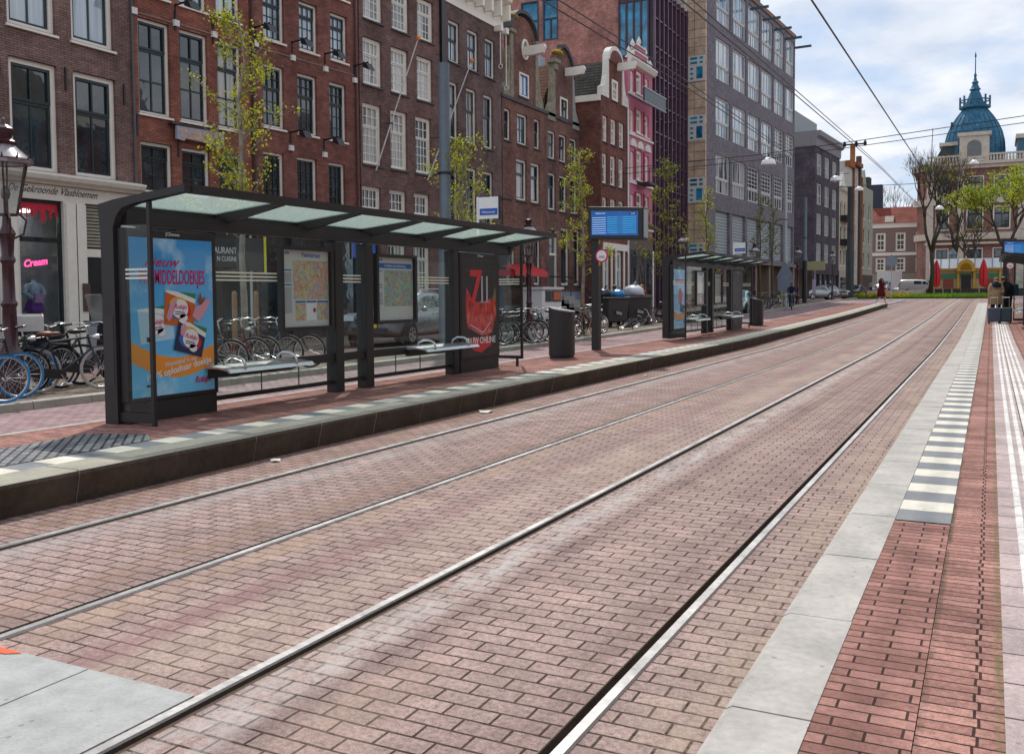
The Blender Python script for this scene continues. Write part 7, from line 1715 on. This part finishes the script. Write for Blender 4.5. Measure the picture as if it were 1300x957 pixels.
navy = mat('navy_cloth', (.018, .03, .075), .9, var=.2); beige_c = mat('beige_coat', (.36, .25, .14), .9, var=.15); blackc = mat('black_cloth', (.015, .016, .018), .9, var=.3); jeans = mat('dark_jeans', (.03, .04, .06), .9, var=.25)
zp = PH + hz(41)
pA = person('person in a beige winter coat and dark blue scarf waiting beside the suitcases', (.17, 40.9, zp), R(195), pose(elL=(-.23, .10, 1.16), wrL=(-.10, .28, 1.15), hdL=(-.06, .32, 1.17), elR=(.25, .08, 1.14), wrR=(.16, .28, 1.02), hdR=(.14, .33, 1.0), head=(0, .05, 1.60), crown=(0, .06, 1.69)), dict(top=beige_c, leg=blackc, rad=dict(chest=.20, waist=.20, pelvis=.20, shL=.10, shR=.10, elL=.075, elR=.075, hipL=.13, hipR=.13)), mat('grey_blond_hair', (.22, .15, .09), .6))
MB().lathe([(.24, 1.25), (.27, 1.05), (.275, .85), (.265, .72), (.25, .70)], 16).build('coat_skirt', beige_c, pA, smooth=True); MB().torus((0, .03, 1.47), .12, .06, 'z', 16, 8).lathe([(.15, 1.36), (.17, 1.42), (.12, 1.5)], 12, (0, .06, 0)).build('scarf', navy, pA, smooth=True)
pB = person('person in black bending over a phone with a dark backpack, beside the beige coat', (.60, 41.4, zp), R(120), pose(chest=(0, .05, 1.33), neck=(0, .12, 1.49), head=(0, .20, 1.58), crown=(0, .22, 1.67), shL=(-.19, .06, 1.42), shR=(.19, .06, 1.42), elL=(-.23, .16, 1.16), wrL=(-.09, .36, 1.18), hdL=(-.05, .40, 1.20), elR=(.23, .16, 1.16), wrR=(.09, .36, 1.18), hdR=(.05, .40, 1.20)), dict(top=blackc, leg=blackc, rad=dict(chest=.19, waist=.17, shL=.095, shR=.095, elL=.065, elR=.065)), scale=1.03)
bp_ = bevel(MB().box(-.16, -.34, 1.02, .16, -.13, 1.48).build('backpack', mat('teal_backpack', (.015, .05, .06), .8), None), .05); bp_.parent = pB
MB().box(-.035, .42, 1.19, .035, .43, 1.33).build('phone', M['black'], pB)
def suitcase(label, x, y, c, rz):
    t = thing('suitcase', label, 'suitcase', (x, y, PH + hz(y)), rz, 'suitcases on the near platform')
    bevel(MB().box(-.22, -.13, .06, .22, .13, .60).build('shell', c, t), .04); MB().tube((-.12, .05, .6), (-.12, .05, .98), .010).tube((.12, .05, .6), (.12, .05, .98), .010).tube((-.13, .05, .98), (.13, .05, .98), .014).build('handle', M['steel'], t)
    for sx in (-.17, .17):
        for sy in (-.09, .09): MB().lathe([(.03, -.015), (.03, .015)], 8, (sx, sy, .03), axis='x').build('wheel', M['rubber'], t)
suitcase('slate blue suitcase standing on the platform, left of the pair', .12, 40.0, mat('suitcase_slate', (.07, .085, .13), .4), R(8)); suitcase('dark teal suitcase standing on the platform, right of the pair', .50, 40.1, mat('suitcase_teal', (.018, .045, .065), .4), R(-6))
redc = mat('crimson_coat', (.10, .010, .014), .8, var=.2)
pw = person('woman in a crimson coat walking across the far end of the platform', (-6.45, 66.6, PH + hz(66.6)), R(-75), pose(knL=(-.10, .24, .50), anL=(-.10, .30, .09), toL=(-.10, .45, .07), knR=(.10, -.08, .48), anR=(.10, -.40, .14), toR=(.10, -.28, .05), elL=(-.25, -.12, 1.14), wrL=(-.26, -.02, .92), hdL=(-.26, .0, .85), elR=(.25, .12, 1.15), wrR=(.25, .28, .98), hdR=(.25, .33, .93)), dict(top=redc, leg=mat('pale_trousers', (.50, .52, .56), .9), shoe=M['whitepl'], rad=dict(chest=.18, waist=.17, pelvis=.18)), longhair=True)
MB().lathe([(.19, 1.2), (.22, .95), (.26, .70), (.28, .52), (.24, .52)], 16).build('coat_skirt', redc, pw, smooth=True)
bevel(MB().box(.20, .22, .55, .30, .42, .88).build('shopping_bag', mat('orange_bag', (.60, .28, .08), .6), None), .02).parent = pw
zc_ = hz(64.7) + .0
cy = person('cyclist in a dark jacket riding towards the camera past the triangular sign', (-11.85, 64.7, zc_), R(192), pose(pelvis=(0, -.22, .98), waist=(0, -.18, 1.12), chest=(0, -.06, 1.36), neck=(0, .0, 1.53), head=(0, .03, 1.66), crown=(0, .02, 1.75), shL=(-.19, -.03, 1.44), elL=(-.27, .14, 1.22), wrL=(-.29, .32, 1.10), hdL=(-.28, .37, 1.07), shR=(.19, -.03, 1.44), elR=(.27, .14, 1.22), wrR=(.29, .32, 1.10), hdR=(.28, .37, 1.07),
     hipL=(-.10, -.18, .92), knL=(-.11, .18, .70), anL=(-.11, .05, .30), toL=(-.11, .18, .24), hipR=(.10, -.18, .92), knR=(.11, .12, .58), anR=(.11, -.06, .18), toR=(.11, .08, .14)), dict(top=navy, leg=jeans), mat('auburn_hair', (.12, .04, .02), .5))
cb_ = make_bike('bicycle ridden by the cyclist in the dark jacket', (-11.85, 64.7, zc_), R(192 + 90), mat('bike_blue', (.02, .07, .28), .35), lean=0)
dist = [('person with reddish hair standing behind the grey street bin', -14.6, 42.3, R(200), mat('red_scarf_top', (.35, .05, .04), .8), mat('ginger_hair', (.35, .12, .04), .5)), ('person whose dark head shows above the white rubbish bag', -15.3, 40.6, R(80), blackc, None),
        ('person in a blue jacket behind the right end of the farther shelter', -14.2, 59.6, R(170), mat('mid_blue_jacket', (.03, .10, .26), .8), None), ('person in dark clothes walking right behind the woman in crimson', -9.9, 104, R(160), mat('plum_jacket', (.08, .02, .04), .8), None),
        ('person in dark clothes under the lantern behind the silver car', -15.0, 118, R(190), blackc, None), ('person in a pale top by the shopfront beyond the dark mast', -13.2, 124, R(150), mat('pale_top', (.4, .38, .36), .8), None)]
for l, x, y, rz, m_, h_ in dist: person(l, (x, y, hz(y) + .124), rz, pose(), dict(top=m_, leg=jeans), h_)
